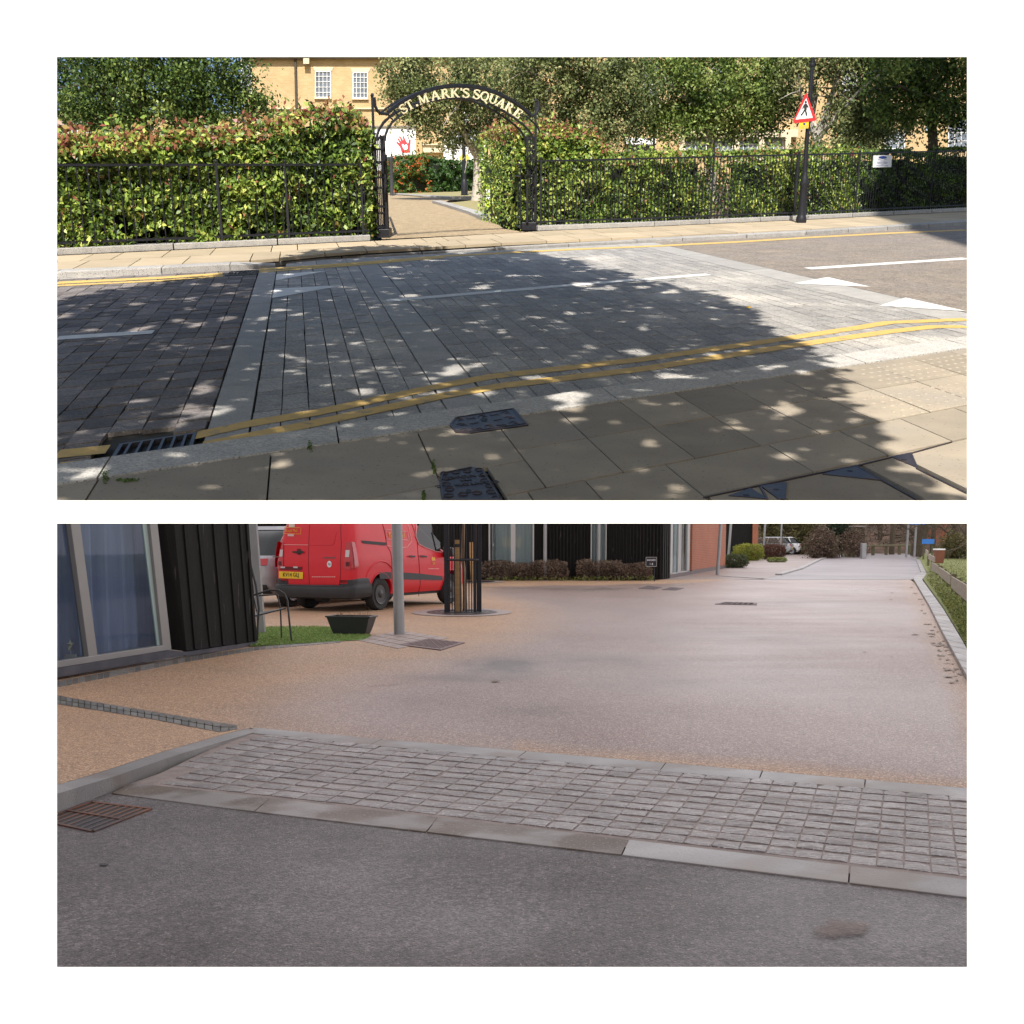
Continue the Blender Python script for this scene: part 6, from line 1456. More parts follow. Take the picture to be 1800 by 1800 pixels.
# ------------------------------------------------ black building behind the shrubs
YF=44.5
def fr2_(m,x0,y0_,x1,y1,o0,o1,tone=.5):
    a=B.Y(x0,y1,YF); b=B.Y(x1,y0_,YF); m.hexa([Vector((a.x,YF-o1,a.z)),Vector((b.x,YF-o1,a.z)),Vector((b.x,YF-o0,a.z)),Vector((a.x,YF-o0,a.z)),Vector((a.x,YF-o1,b.z)),Vector((b.x,YF-o1,b.z)),Vector((b.x,YF-o0,b.z)),Vector((a.x,YF-o0,b.z))],tone)
TOPY=740
bb_=thing(B,'house','long black boarded house behind the row of brown shrubs','house',B.Y(1000,1019,YF))
m=MB()
fr2_(m,380,TOPY,862,1019,-.6,-.12); fr2_(m,938,TOPY,1040,1019,-.6,-.12); fr2_(m,1066,TOPY,1163,1019,-.6,-.12); fr2_(m,862,TOPY,938,860,-.6,-.12); fr2_(m,862,860,938,1019,-.9,-.75); fr2_(m,1040,860,1066,1019,-.9,-.75); fr2_(m,1040,TOPY,1066,860,-.6,-.12)
obj('wall',m,M['blackwood'],bb_)
m=MB(); x=384
while x<1162:
    if not (858<x<938 or 1036<x<1066): fr2_(m,x,TOPY,x+4.2,1018.5,-.12,-.09); fr2_(m,x+4.2,TOPY,x+5.4,1018.5,-.12,-.06)
    x+=6
obj('boards',m,M['blackwood'],bb_)
def winB(x0,x1,muls,lab=None,post=None):
    m=MB()
    for a,b in muls: fr2_(m,a,862,b,1016,-.14,.0)
    w=obj('window_frame',m,M['alul'],bb_); m=MB(); fr2_(m,x0,862,x1,1016,-.16,-.155); obj('pane',m,M['glass'],w); m=MB(); 
    for i in range(24):
        a=x0+(x1-x0)*i/24; b=x0+(x1-x0)*(i+1)/24; o=.04*math.sin(i*1.3); o2=.04*math.sin((i+1)*1.3)
        p=B.Y(a,1014,YF); q=B.Y(b,1014,YF); zt=B.Y(a,864,YF).z; m.quad(Vector((p.x,YF+.4+o,p.z)),Vector((q.x,YF+.4+o2,p.z)),Vector((q.x,YF+.4+o2,zt)),Vector((p.x,YF+.4+o,zt)))
    obj('curtain',m,M['curtw'],w,smooth=True)
winB(862,938,[(859,865),(898,906),(862,864.5),(936,939)]); winB(1040,1066,[(1038,1041),(1064,1067)])
m=MB(); fr2_(m,866,955,868,960,-.0,.05); obj('handle',m,M['greysteel'],bb_)
for i,(x,r,lab) in enumerate(((958,3.4,'pale grey pole in front of the black wall, left of the two'),(1052,3.2,'pale grey pole in front of the narrow pale window'))):
    g0=GB(x,1020.3); m=MB(); m.tube([g0,g0+Vector((0,0,4))],r*g0.y/F,12); t=thing(B,'steel_pole',lab,'pole',g0,'pale poles before the black building'); obj('pole',m,M['greysteel'],t,smooth=True)
# its end bay turning away: boards, white door window, orange brick
SA=GB(1163,1019); SB=GB(1275,999); spn=B.plane(SA,SB); sn_=spn.n if spn.n.x>0 else -spn.n
if sn_.y>0: sn_=-sn_
def sw(x,y,o=0):
    d=B.ray(x,y); o_=Vector((0,0,B.H)); t=((SA+sn_*o)-o_).dot(sn_)/d.dot(sn_); return o_+d*t
def sbox(m,x0,x1,yb0,yb1,o,th,zt=4.6,tone=.5):
    a,b=sw(x0,yb0,o),sw(x1,yb1,o); a.z=max(a.z,-.01) if False else a.z
    A_=[a,b,Vector((b.x,b.y,zt)),Vector((a.x,a.y,zt))]; m.slab(A_,-sn_,th,tone)
yb=lambda x: 1019-(x-1163)*.178
e2=thing(B,'house','orange brick and black boarded end of the long house beside the road','house',SA)
m=MB(); sbox(m,1163,1178,yb(1163),yb(1178),0,.15); obj('boards',m,M['blackwood'],e2)
for x in (1165,1168.5,1172,1175.5): m=MB(); sbox(m,x,x+.9,yb(x),yb(x+.9),.03,.03); obj('cover_strip',m,M['blackwood'],e2)
m=MB(); sbox(m,1178,1215,yb(1178),yb(1215),-.35,.1); obj('back_wall',m,M['curtw'],e2)
m=MB(); sbox(m,1178,1218,yb(1178)+.5,yb(1218)+.5,.01,.3,zt=.13); obj('step',m,M['mhd'],e2)
m=MB()
for a,b in ((1178,1182),(1192,1195),(1194.5,1197),(1208,1212)): sbox(m,a,b,yb(a)-4.5,yb(b)-4.5,-.05,.08)
a,b=sw(1178,yb(1178)-4.5,-.05),sw(1212,yb(1212)-4.5,-.05); m.slab([a,b,b+Vector((0,0,.08)),a+Vector((0,0,.08))],-sn_,.08)
w=obj('window_frame',m,M['alul'],e2); m=MB(); sbox(m,1181,1210,yb(1181)-5,yb(1210)-5,-.09,.01); obj('pane',m,M['glass'],w)
m=MB(); sbox(m,1216,1275,yb(1216)-4,yb(1275)-3,0,.3); obj('brick_wall',m,M['redbrick'],e2)
m=MB(); a_=sw(1216,yb(1216)-4,0); m.slab([a_-sn_*.3,a_,Vector((a_.x,a_.y,4.6)),Vector((a_.x,a_.y,4.6))-sn_*.3],Vector((-1,0,0)),.01); obj('brick_return',m,M['redbrick'],e2)
m=MB(); sbox(m,1216,1275.5,yb(1216),yb(1275.5),.015,.3,zt=.17); obj('plinth',m,M['mhd'],e2)
# next building further along
e3=thing(B,'house','second black boarded and brick house further along the road','house',B.Y(1300,980,86))
m=MB(); a=B.Y(1272,990,86); b=B.Y(1322,900,86); m.box(Vector(((a.x+b.x)/2,86.3,2.3)),(b.x-a.x,.6,4.6)); obj('wall',m,M['blackwood'],e3)
m=MB(); a=B.Y(1321.5,990,85.9); b=B.Y(1333,900,85.9); m.box(Vector(((a.x+b.x)/2,86.2,2.3)),(b.x-a.x,.8,4.6)); obj('brick_wall',m,M['redbrick'],e3)
# house number sign on a stick
sg0=GB(1150,1021.8); t=thing(B,'house_sign','small black house name sign with white lettering on a thin post','sign',sg0); Ys=sg0.y; m=MB(); m.tube([sg0,Vector((sg0.x,Ys,B.Y(1,980,Ys).z))],.02,6); obj('post',m,M['iron'],t)
a=B.Y(1135,996,Ys-.03); b=B.Y(1154.5,979,Ys-.03); m=MB(); m.box(Vector(((a.x+b.x)/2,Ys-.03,(a.z+b.z)/2)),(b.x-a.x,.02,b.z-a.z)); obj('plate',m,M['iron'],t)
m=MB(); fw_=MB(); W_=b.x-a.x; Hh=b.z-a.z; c_=Vector(((a.x+b.x)/2,Ys-.045,(a.z+b.z)/2))
for dx,dz,w_,h_2 in ((0,.47,1,.04),(0,-.47,1,.04),(-.48,0,.03,.98),(.48,0,.03,.98)): fw_.box(c_+Vector((dx*W_,0,dz*Hh)),(w_*W_,.008,h_2*Hh))
obj('border',fw_,M['alul'],t)
text('BADGERS',.088,M['signw'],c_+Vector((0,0,Hh*.17)),(1,0,0),(0,0,1),t,sx=.78); text('1 8',.10,M['signw'],c_+Vector((0,0,-Hh*.24)),(1,0,0),(0,0,1),t)
# ------------------------------------------------ planter trough, chair
M['plastic']=PM('dark_grey_plastic',(.035,.035,.038),(.028,.028,.03),rough=.45,bump=.2,bscale=60)
tc0=GB(616,1118); mp=tc0.y/F
t=thing(B,'planter_trough','dark grey plastic planter trough with a few dry stalks on the artificial turf','planter',tc0)
Wt=84*mp/2*.94; Wb=60*mp/2*.94; Dp=.17; Ht=B.Z(tc0,1086)
m=MB(); ang=Matrix.Rotation(R(-14),4,'Z')
def tp(x,y,z): return tc0+Vector((0,Dp,0))+ang@Vector((x,y,z))
rows_=[(0,.80),(.25,.84),(.6,.93),(1,1)]; V=[]
for z,k in rows_:
    wx=Wb+(Wt-Wb)*((z)**.8); wy=Dp*(.62+.38*z)
    V.append([tp(sx_*wx,sy_*wy,z*Ht) for sx_,sy_ in ((-1,-1),(1,-1),(1,1),(-1,1))])
for i in range(3):
    for k in range(4): m.quad(V[i][k],V[i][(k+1)%4],V[i+1][(k+1)%4],V[i+1][k])
m.poly(V[0][::-1]); 
o=obj('body',m,M['plastic'],t,bevel=.012)
m=MB(); q=V[3]; cx=tp(0,0,Ht)
for k in range(4):
    a,b=q[k],q[(k+1)%4]; oa=cx+(a-cx)*1.07; ob=cx+(b-cx)*1.07; ia=cx+(a-cx)*.93; ib=cx+(b-cx)*.93; u=Vector((0,0,.025)); m.hexa([oa,ob,ib,ia,oa+u,ob+u,ib+u,ia+u])
obj('rim',m,M['plastic'],t,bevel=.006)
m=MB(); m.poly([cx+(a-cx)*.93-Vector((0,0,.03)) for a in q]); obj('soil',m,M['soil'],t)
m=MB()
for _ in range(26):
    p=cx+Vector((random.uniform(-.8,.8)*Wt,random.uniform(-.1,.1),-.03)); m.tube([p,p+Vector((random.gauss(0,.03),random.gauss(0,.02),random.uniform(.05,.13)))],.004,4)
obj('stalks',m,M['brownhedge'],t)
# chair: partly behind the house corner
c0=GB(512,1130); mp=c0.y/F; chr_=thing(B,'garden_chair','dark metal garden chair with curved arm, half hidden by the house corner','chair',GB(470,1128))
def cp(x,y,Yd=None): 
    Yd=Yd or c0.y; return B.Y(x,y,Yd)
dY=.55
m=MB(); m.tube([cp(513,1130),cp(509,1095),cp(505,1055),cp(500,1044),cp(490,1037.5),cp(475,1037),cp(452,1044,c0.y+.0),cp(443,1047)],.014,8); obj('arm_frame',m,M['plastic'],chr_,smooth=True)
m=MB(); m.tube([cp(452,1136),cp(453,1095),cp(455,1070),cp(450,1030),cp(440,990)],.016,8); obj('back_leg',m,M['plastic'],chr_,smooth=True)
m=MB(); sA=[cp(448,1082),cp(503,1068),cp(503,1068,c0.y+dY),cp(440,1079,c0.y+dY)]; m.slab(sA,Vector((0,0,-1)),.02); obj('seat',m,M['plastic'],chr_,bevel=.006)
m=MB(); m.slab([cp(452,1075),cp(452,1075,c0.y+dY),cp(436,1005,c0.y+dY),cp(438,1005)],Vector((-1,0,0)),.015); obj('backrest',m,M['plastic'],chr_)
m=MB(); m.tube([cp(495,1124,c0.y+dY),cp(493,1070,c0.y+dY),cp(488,1045,c0.y+dY),cp(455,1047,c0.y+dY)],.012,8); obj('arm_frame',m,M['plastic'],chr_,smooth=True)
# ------------------------------------------------ young trees with guards
M['stake']=PM('round_timber_stake',(.42,.26,.12),(.32,.19,.085),scale=4,rough=.8,bump=.5,bscale=30,st=(1,1,6))
def treeguard(x,yb,k,label,glabel,tlabel,slabel,thick,thin,ring_y,guard=True):
    g0=GB(x,yb); mp=g0.y/F
    # pale ring and grate in the ground
    m=MB(); n=48
    def ring(r0,r1,h,mat,name):
        m=MB(); 
        for i in range(n):
            a,b=2*math.pi*i/n,2*math.pi*(i+1)/n; P_=lambda r,t: g0+Vector((math.cos(t)*r,math.sin(t)*r*1.35,h)); m.quad(P_(r0,a),P_(r0,b),P_(r1,b),P_(r1,a),random.random())
        return struct(name,m,mat,B)
    ring(62*k*mp,88*k*mp,.014,M['slabp'],'tree_surround')
    tg_=thing(B,'tree_grate',glabel,'tree grate',g0); m=MB()
    for i in range(n):
        a,b=2*math.pi*i/n,2*math.pi*(i+1)/n
        for r0,r1 in ((14,26),(28,40),(42,50),(52,61)):
            P_=lambda r,t,h=.02: g0+Vector((math.cos(t)*r*k*mp,math.sin(t)*r*k*mp*1.35,h)); m.quad(P_(r0,a),P_(r0,b),P_(r1,b),P_(r1,a))
    obj('grate',m,M['cast'],tg_); m=MB(); m.poly([g0+Vector((math.cos(2*math.pi*i/n)*61.5*k*mp,math.sin(2*math.pi*i/n)*61.5*k*mp*1.35,.016)) for i in range(n)]); obj('pit',m,M['black'],tg_)
    if guard:
        tgd=thing(B,'tree_guard',label,'tree guard',g0); R_=30*mp*k; HT=2.6
        for i,(xx,r) in enumerate(thick):
            dx=(xx-x)*mp; yy=-math.sqrt(max(R_*R_-dx*dx,0)) if i%2==0 else math.sqrt(max(R_*R_-dx*dx,0)); m=MB(); m.box(g0+Vector((dx,yy*.8,HT/2)),(r*mp,r*mp,HT)); obj('post',m,M['iron'],tgd)
        m=MB()
        for i in range(18):
            a=2*math.pi*(i+.35)/18; p=g0+Vector((math.cos(a)*R_,math.sin(a)*R_*.9,0)); m.tube([p,p+Vector((0,0,HT))],thin*mp,5)
        obj('bars',m,M['iron'],tgd)
        for y in (1076,ring_y,900):
            z=B.Z(g0,y); m=MB(); m.tube([g0+Vector((math.cos(2*math.pi*i/24)*R_,math.sin(2*math.pi*i/24)*R_*.9,z)) for i in range(25)],.022,6,cap=False); obj('ring',m,M['iron'],tgd)
    return g0,mp
g1,mp1=treeguard(812,1077,1,'black tubular guard of upright bars around the young tree by the van','dark round iron grate with pale surround beneath the young tree','','',[(786,8),(843,7),(835,4)],1.0,984)
st_=thing(B,'timber_stake','thick round timber stake inside the black tree guard','stake',g1+Vector((-.06,.05,0))); m=MB(); p=GB(806.5,1076); m.tube([p,Vector((p.x-.03,p.y,B.Z(p,949)))],[.078,.066],14); obj('stake',m,M['stake'],st_,smooth=True); m=MB(); z=B.Z(p,959); m.lathe(Vector((p.x-.03,p.y,z)),[(.072,-.03),(.072,.03)],14); obj('strap',m,M['black'],st_)
yt_=thing(B,'young_tree','slender young tree tied to the thick stake','tree',g1+Vector((.1,.15,0))); p=GB(818,1072); Q=[p]+[B.Y(x,y,p.y) for x,y in ((817,1040),(815.5,1000),(813,980),(814,950),(815,918),(816,860),(815,800))]; m=MB(); m.tube(Q,[.045,.04,.036,.034,.032,.03,.025,.015],8); obj('trunk',m,PM('young_bark',(.26,.17,.10),(.18,.12,.08),scale=6,rough=.8),yt_,smooth=True)
m=MB()
for i in range(26):
    a=Q[5].lerp(Q[7],random.random()); d=Vector((random.gauss(0,1),random.gauss(0,1),random.gauss(.8,.4))).normalized(); m.tube([a,a+d*.5,a+d*.9],[.012,.008,.003],4)
obj('crown',m,M['winterbark'],yt_)
g2,mp2=treeguard(832,1023,.62,'','smaller dark tree grate with pale surround behind the guard','','',[],1,984,guard=False)
st2=thing(B,'timber_stake','second, thinner stake standing behind the tree guard','stake',g2); m=MB(); m.tube([g2,g2+Vector((-.08,0,B.Z(g2,953)))],[.085,.075],12); obj('stake',m,M['stake'],st2,smooth=True)
yt2=thing(B,'young_tree','second bare young tree beside the thinner stake behind the guard','tree',g2+Vector((.15,.1,0))); m=MB(); q=g2+Vector((.18,.1,0)); m.tube([q,q+Vector((-.05,0,1.5)),q+Vector((-.1,0,4))],[.04,.035,.02],8); obj('trunk',m,M['winterbark'],yt2,smooth=True)
m=MB(); p=GB(1289,990); m.box(p+Vector((0,0,.17)),(.40,.3,.34)); t=thing(B,'white_box','small white box standing at the edge of the olive shrub','box',p); obj('body',m,M['hoard'],t,bevel=.02); m=MB(); m.box(p+Vector((0,0,.35)),(.42,.32,.03)); obj('lid',m,M['hoard'],t,bevel=.01)
# ------------------------------------------------ vehicles
import bmesh
def paint(name,c,coat=.8,rough=.35): return PM(name,c,tuple(x*.9 for x in c),scale=2,rough=rough,coat=coat,spec=.5)
M['vanred']=paint('glossy_red_paint',(.66,.006,.018),coat=.1,rough=.42); M['carsilver']=paint('silver_paint',(.42,.43,.46)); M['carwhite']=paint('white_paint',(.78,.78,.80))
M['trim']=PM('black_plastic_trim',(.030,.032,.036),(.022,.023,.026),rough=.5,bump=.1,bscale=90)
M['tyre']=PM('tyre_rubber',(.030,.030,.031),(.022,.022,.023),rough=.8); M['steelrim']=PM('dark_steel_rim',(.075,.07,.075),(.05,.05,.05),rough=.45,metal=.5)
M['lampred']=PM('red_lamp_lens',(.50,.006,.015),(.40,.005,.01),rough=.15,coat=.6); M['lampclear']=PM('clear_lamp_lens',(.60,.55,.55),(.5,.45,.45),rough=.15); M['plateY']=PM('yellow_number_plate',(.80,.52,.02),(.76,.49,.02),rough=.4)
M['vanyel']=PM('yellow_van_lettering',(.78,.40,.02),(.70,.36,.02),rough=.4); M['vanpink']=PM('pale_pink_line',(.80,.40,.38),(.75,.36,.34),rough=.4); M['seamred']=PM('dark_red_seam',(.12,.004,.008),(.10,.004,.008),rough=.6)
class Car:
    def __init__(s,org,phi,k,prof,width=1.0):
        s.o=Vector(org); s.f=Vector((math.sin(phi),math.cos(phi),0)); s.l=Vector((-math.cos(phi),math.sin(phi),0)); s.k=k; s.p=prof
    def W(s,x,y,z): return s.o+s.f*x*s.k+s.l*y*s.k+Vector((0,0,z*s.k))
    def q(s,z,i): return float(np.interp(z,[a[0] for a in s.p],[a[i] for a in s.p]))
    def xr(s,z): return s.q(z,1)
    def xf(s,z): return s.q(z,2)
    def w(s,z): return s.q(z,3)
    def outline(s,z,rr=.14,rf=.28):
        xr,xf,w=s.xr(z),s.xf(z),s.w(z); P_=[]
        L=xf-xr; rf=min(rf,L*.3); 
        def arc(cx,cy,rx,ry,a0,a1,n=5):
            return [(cx+rx*math.cos(R(a0+(a1-a0)*i/n)),cy+ry*math.sin(R(a0+(a1-a0)*i/n))) for i in range(n+1)]
        rear=[(xr+.0,0)]
        A1=arc(xr+rr,-w+rr,rr,rr,180,270); A2=arc(xf-rf,-w+rf*.6,rf,rf*.6,270,360); A3=arc(xf-rf,w-rf*.6,rf,rf*.6,0,90); A4=arc(xr+rr,w-rr,rr,rr,90,180)
        side=lambda a,b,n:[(a[0]+(b[0]-a[0])*i/n,a[1]+(b[1]-a[1])*i/n) for i in range(1,n)]
        return A1+side(A1[-1],A2[0],14)+A2+side(A2[-1],A3[0],4)+A3+side(A3[-1],A4[0],14)+A4+side(A4[-1],A1[0],6)
    def body(s,name,mat,par,arches,z0=None,z1=None,n=26,rr=.14):
        za,zb=z0 if z0 is not None else s.p[0][0],z1 if z1 is not None else s.p[-1][0]; m=MB(); V=[]; K=None
        zs_=[za+(zb-za)*i/n for i in range(n+1)]
        for z in zs_:
            o=s.outline(z,rr); K=len(o); V+=[s.W(x,y,z) for x,y in o]
        f=[(i*K+j,i*K+(j+1)%K,(i+1)*K+(j+1)%K,(i+1)*K+j) for i in range(n) for j in range(K)]+[tuple(range(K))[::-1],tuple(range(n*K,n*K+K))]
        m.add(V,f); ob=obj(name,m,mat,par,smooth=True)
        if arches:
            for ax in arches:
                for sy in (-1,1):
                    c=MB(); r,nn_=arches[ax],28; pts=[]
                    for yy in (.52,1.2):
                        pts+=[s.W(ax+r*math.cos(2*math.pi*i/nn_),sy*yy,.32+r*math.sin(2*math.pi*i/nn_)) for i in range(nn_)]
                    c.add(pts,[(i,(i+1)%nn_,(i+1)%nn_+nn_,i+nn_) for i in range(nn_)]+[tuple(range(nn_))[::-1],tuple(range(nn_,2*nn_))])
                    co_=obj('cutter',c,mat,par); 
                    bm=bmesh.new(); bm.from_mesh(co_.data); bmesh.ops.recalc_face_normals(bm,faces=bm.faces); bm.to_mesh(co_.data); bm.free()
                    md=ob.modifiers.new('b','BOOLEAN'); md.operation='DIFFERENCE'; md.solver='EXACT'; md.object=co_
            bm=bmesh.new(); bm.from_mesh(ob.data); bmesh.ops.recalc_face_normals(bm,faces=bm.faces); bm.to_mesh(ob.data); bm.free()
            dg=bpy.context.evaluated_depsgraph_get(); me=bpy.data.meshes.new_from_object(ob.evaluated_get(dg)); cut=[md.object for md in ob.modifiers]; ob.modifiers.clear(); ob.data=me
            for c in cut: bpy.data.objects.remove(c)
        return ob
    # decals: polygon in (a,z) on a face: 'side' a=x, 'rear' a=y (car metres)
    def decal(s,name,pts,face,off,mat,par,th=.0,cuts=3,sy=-1):
        bm=bmesh.new(); bm.faces.new([bm.verts.new((a,b,0)) for a,b in pts]); bmesh.ops.triangulate(bm,faces=bm.faces)
        big=max(e.calc_length() for e in bm.edges)
        if big>.12: bmesh.ops.subdivide_edges(bm,edges=bm.edges,cuts=min(12,int(big/.08)),use_grid_fill=True)
        bm.verts.index_update(); V=[]
        for v in bm.verts:
            a,z=v.co.x,v.co.y
            if face=='side': V.append(s.W(a,sy*(s.w(z)+off),z))
            else: V.append(s.W(s.xr(z)-off+max(0,(abs(a)-(s.w(z)-.14)))**2/.28,a,z))
        m=MB(); m.add(V,[tuple(v.index for v in f.verts) for f in bm.faces]); bm.free(); return obj(name,m,mat,par,smooth=True)
    def line(s,name,pts,face,off,r,mat,par,sy=-1):
        V=[]
        for (a,z),(c,d) in zip(pts[:-1],pts[1:]):
            n=max(1,int(math.hypot(c-a,d-z)/.06))
            for i in range(n): V.append((a+(c-a)*i/n,z+(d-z)*i/n))
        V.append(pts[-1])
        P_=[s.W(a,sy*(s.w(z)+off),z) if face=='side' else s.W(s.xr(z)-off+max(0,(abs(a)-(s.w(z)-.14)))**2/.28,a,z) for a,z in V]; m=MB(); m.tube(P_,r,5); return obj(name,m,mat,par)
    def unproj(s,face):   # px -> (a,z) on the vertical plane of that face
        def f(px,py):
            d=B.ray(px,py); o=Vector((0,0,B.H)); z=1.0
            for _ in range(4):
                if face=='side': P0=s.W(0,-s.w(z),0); nrm=s.l
                else: P0=s.W(s.xr(z),0,0); nrm=s.f
                t=(P0-o).dot(nrm)/d.dot(nrm); p=o+d*t; z=p.z/s.k
            q=p-s.o; return (q.dot(s.f)/s.k,z) if face=='side' else (q.dot(s.l)/s.k,z)
        return f
    def wheel(s,ax,sy,par,r=.32,rim=None,wd=.2,yc=.80):
        t=MB(); n=36; prof=[(.19,-.085),(.30,-.10),(.32,-.07),(.325,0),(.32,.07),(.30,.10),(.19,.085)]
        def ring(m,prof,n=36,mul=1):
            V=[]; 
            for rr,yy in prof: V+=[s.W(ax+rr*r/.325*math.cos(2*math.pi*i/n),sy*(yc+yy),r+rr*r/.325*math.sin(2*math.pi*i/n)) for i in range(n)]
            k=len(prof); m.add(V,[(i*n+j,i*n+(j+1)%n,(i+1)*n+(j+1)%n,(i+1)*n+j) for i in range(k-1) for j in range(n)]+[tuple(range(n)),tuple(range((k-1)*n,k*n))[::-1]])
        ring(t,prof); w=obj('wheel',t,M['tyre'],par,smooth=True)
        m=MB(); ring(m,[(.21,.088),(.205,.108),(.175,.095),(.15,.06),(.10,.075),(.07,.10),(.05,.112),(.0,.112)]); obj('rim',m,rim or M['steelrim'],w,smooth=True)
        for i in range(10):
            a=2*math.pi*i/10; m=MB(); c=s.W(ax+.145*r/.325*math.cos(a),sy*(yc+.080),r+.145*r/.325*math.sin(a)); pts=[c+s.f*s.k*.02*math.cos(b*math.pi/4)+Vector((0,0,s.k*.02*math.sin(b*math.pi/4))) for b in range(8)]; m.slab(pts,-s.l*sy*-1,.004)
            if i==0: MM=MB()
            MM.merge(m)
        obj('rim_holes',MM,M['black'],w)
VP=[(.30,.07,4.25,.84),(.40,.02,4.33,.885),(.50,.0,4.37,.90),(.70,.0,4.36,.905),(.90,.005,4.22,.905),(1.0,.015,3.95,.90),(1.08,.03,3.62,.885),(1.2,.045,3.32,.865),(1.4,.075,3.03,.83),(1.6,.115,2.74,.785),(1.70,.16,2.55,.745),(1.77,.24,2.35,.67),(1.81,.45,2.1,.50)]
phi=R(27); k=1.08; van0=Car((0,0,0),phi,k,VP); con=GB(664,1072.5); off=van0.W(.93,-.82,0); van0.o=con-off
van=thing(B,'delivery_van','bright red delivery van seen from behind, parked beyond the steel lamp post','van',van0.o)
van0.body('body',M['vanred'],van,{.93:.385,3.66:.385})
uS=van0.unproj('side'); uR=van0.unproj('rear')
c5=lambda x,y:(460+x*.13333,915+y*.13333); c6=lambda x,y:(680+x*.11111,915+y*.11111)
rp=lambda L:[uR(*c5(*p)) for p in L]; sp5=lambda L:[uS(*c5(*p)) for p in L]; sp6=lambda L:[uS(*c6(*p)) for p in L]
# wheels, inner arches, floor
for ax in (.93,3.66):
    for sy in (-1,1): van0.wheel(ax,sy,van)
m=MB(); 
for x0_,x1_ in ((.1,4.2),): m.hexa([van0.W(x0_,-.78,.24),van0.W(x1_,-.78,.24),van0.W(x1_,.78,.24),van0.W(x0_,.78,.24),van0.W(x0_,-.78,.34),van0.W(x1_,-.78,.34),van0.W(x1_,.78,.34),van0.W(x0_,.78,.34)])
obj('underbody',m,M['black'],van)
m=MB(); m.tube([van0.W(.25,-.1,.25),van0.W(.5,.25,.24)],.10,10); obj('exhaust',m,M['black'],van)
# bumper as a proud shell round the lower rear
class Shell(Car): pass
bp_=[(.27,-.05,.62,.87),(.34,-.07,.62,.905),(.44,-.075,.60,.915),(.49,-.06,.58,.917),(.50,.0,.56,.912),(.62,.0,.50,.910),(.635,.03,.48,.9)]
bmp=MB(); K=None; V=[]; nz=12
for i in range(nz+1):
    z=.27+(.635-.27)*i/nz; xr=float(np.interp(z,[a[0] for a in bp_],[a[1] for a in bp_])); xe=float(np.interp(z,[a[0] for a in bp_],[a[2] for a in bp_])); w=float(np.interp(z,[a[0] for a in bp_],[a[3] for a in bp_]))+.004
    rr=.13; line_=[(xe,-w)]+[(xr+rr-rr*math.sin(R(a)),-w+rr-rr*math.cos(R(a))) for a in (0,22,45,68,90)]
    line_+= [(xr,-w+rr+(2*w-2*rr)*j/8) for j in range(1,8)]
    line_+=[(xr+rr-rr*math.cos(R(a)),w-rr+rr*math.sin(R(a))) for a in (0,22,45,68,90)]+[(xe,w)]
    K=len(line_); V+=[van0.W(x,y,z) for x,y in line_]
bmp.add(V,[(i*K+j,i*K+j+1,(i+1)*K+j+1,(i+1)*K+j) for i in range(nz) for j in range(K-1) if not (i>=7 and 6<=j<=K-8)])
bo=obj('rear_bumper',bmp,M['trim'],van,smooth=True)
m=MB(); m.hexa([van0.W(-.07,-.72,.488),van0.W(.05,-.72,.488),van0.W(.05,.72,.488),van0.W(-.07,.72,.488),van0.W(-.055,-.72,.502),van0.W(.05,-.72,.502),van0.W(.05,.72,.502),van0.W(-.055,.72,.502)]); obj('bumper_step',m,M['mhd'] if False else M['trim'],van)
# rear doors
van0.line('door_seam',rp([(640,30),(622,300),(618,600),(628,840)]),'rear',.002,.005,M['seamred'],van)
van0.line('door_seam',rp([(1045,50),(1050,300),(1042,700),(1025,850),(640,850),(170,838),(120,700),(105,300),(140,60)]),'rear',.002,.006,M['seamred'],van)
van0.line('panel_edge',rp([(150,170),(175,280),(205,318),(610,322)]),'rear',.003,.006,M['vanpink'],van); van0.line('panel_edge',rp([(640,325),(930,322),(955,300),(985,160)]),'rear',.003,.005,M['vanred'],van)
def tl(name,sy):
    pts=[(.70,.84),(.72,1.30),(.862,1.31),(.885,.84),(.84,.80),(.75,.80)]
    o=van0.decal('tail_light',[(a*sy,z) for a,z in pts],'rear',.012,M['lampred'],van)
    pts2=[(.02,.83),(.03,1.31),(.13,1.31),(.16,.83)]
    van0.decal('side_lens',pts2,'side',.010,M['lampred'],o,sy=sy)
    van0.decal('clear_lens',[(a*sy,z) for a,z in ((.72,1.03),(.72,1.16),(.80,1.16),(.80,1.03))],'rear',.018,M['lampclear'],o)
    van0.decal('lower_lens',[(a*sy,z) for a,z in ((.74,.86),(.74,.94),(.82,.94),(.82,.86))],'rear',.018,M['seamred'],o)
tl('r',-1); tl('l',1)
van0.decal('number_plate',rp([(232,668),(552,680),(548,770),(232,758)]),'rear',.015,M['plateY'],van)
def vtext(body,px0,px1,size,mat,face='rear',sx=.8,off=.02,name='lettering'):
    a=(uR if face=='rear' else uS)(*px0)
    if face=='rear': p=van0.W(van0.xr(a[1])-off,a[0],a[1]); rt=-van0.l
    else: p=van0.W(a[0],-(van0.w(a[1])+off),a[1]); rt=van0.f
    text(body,size,mat,p,rt,Vector((0,0,1)),van,name=name,depth=.0015,sx=sx)
vtext('KV14 GLJ',c5(392,716),None,.118,M['black'],sx=.86,name='plate_lettering')
van0.decal('handle_recess',rp([(470,372),(515,372),(530,420),(512,452),(478,452),(460,420)]),'rear',.004,M['seamred'],van)
van0.decal('door_handle',rp([(412,405),(560,400),(566,430),(420,425)]),'rear',.03,M['black'],van)
van0.decal('plate_recess',rp([(195,605),(540,612),(530,655),(230,645)]),'rear',.010,M['seamred'],van)
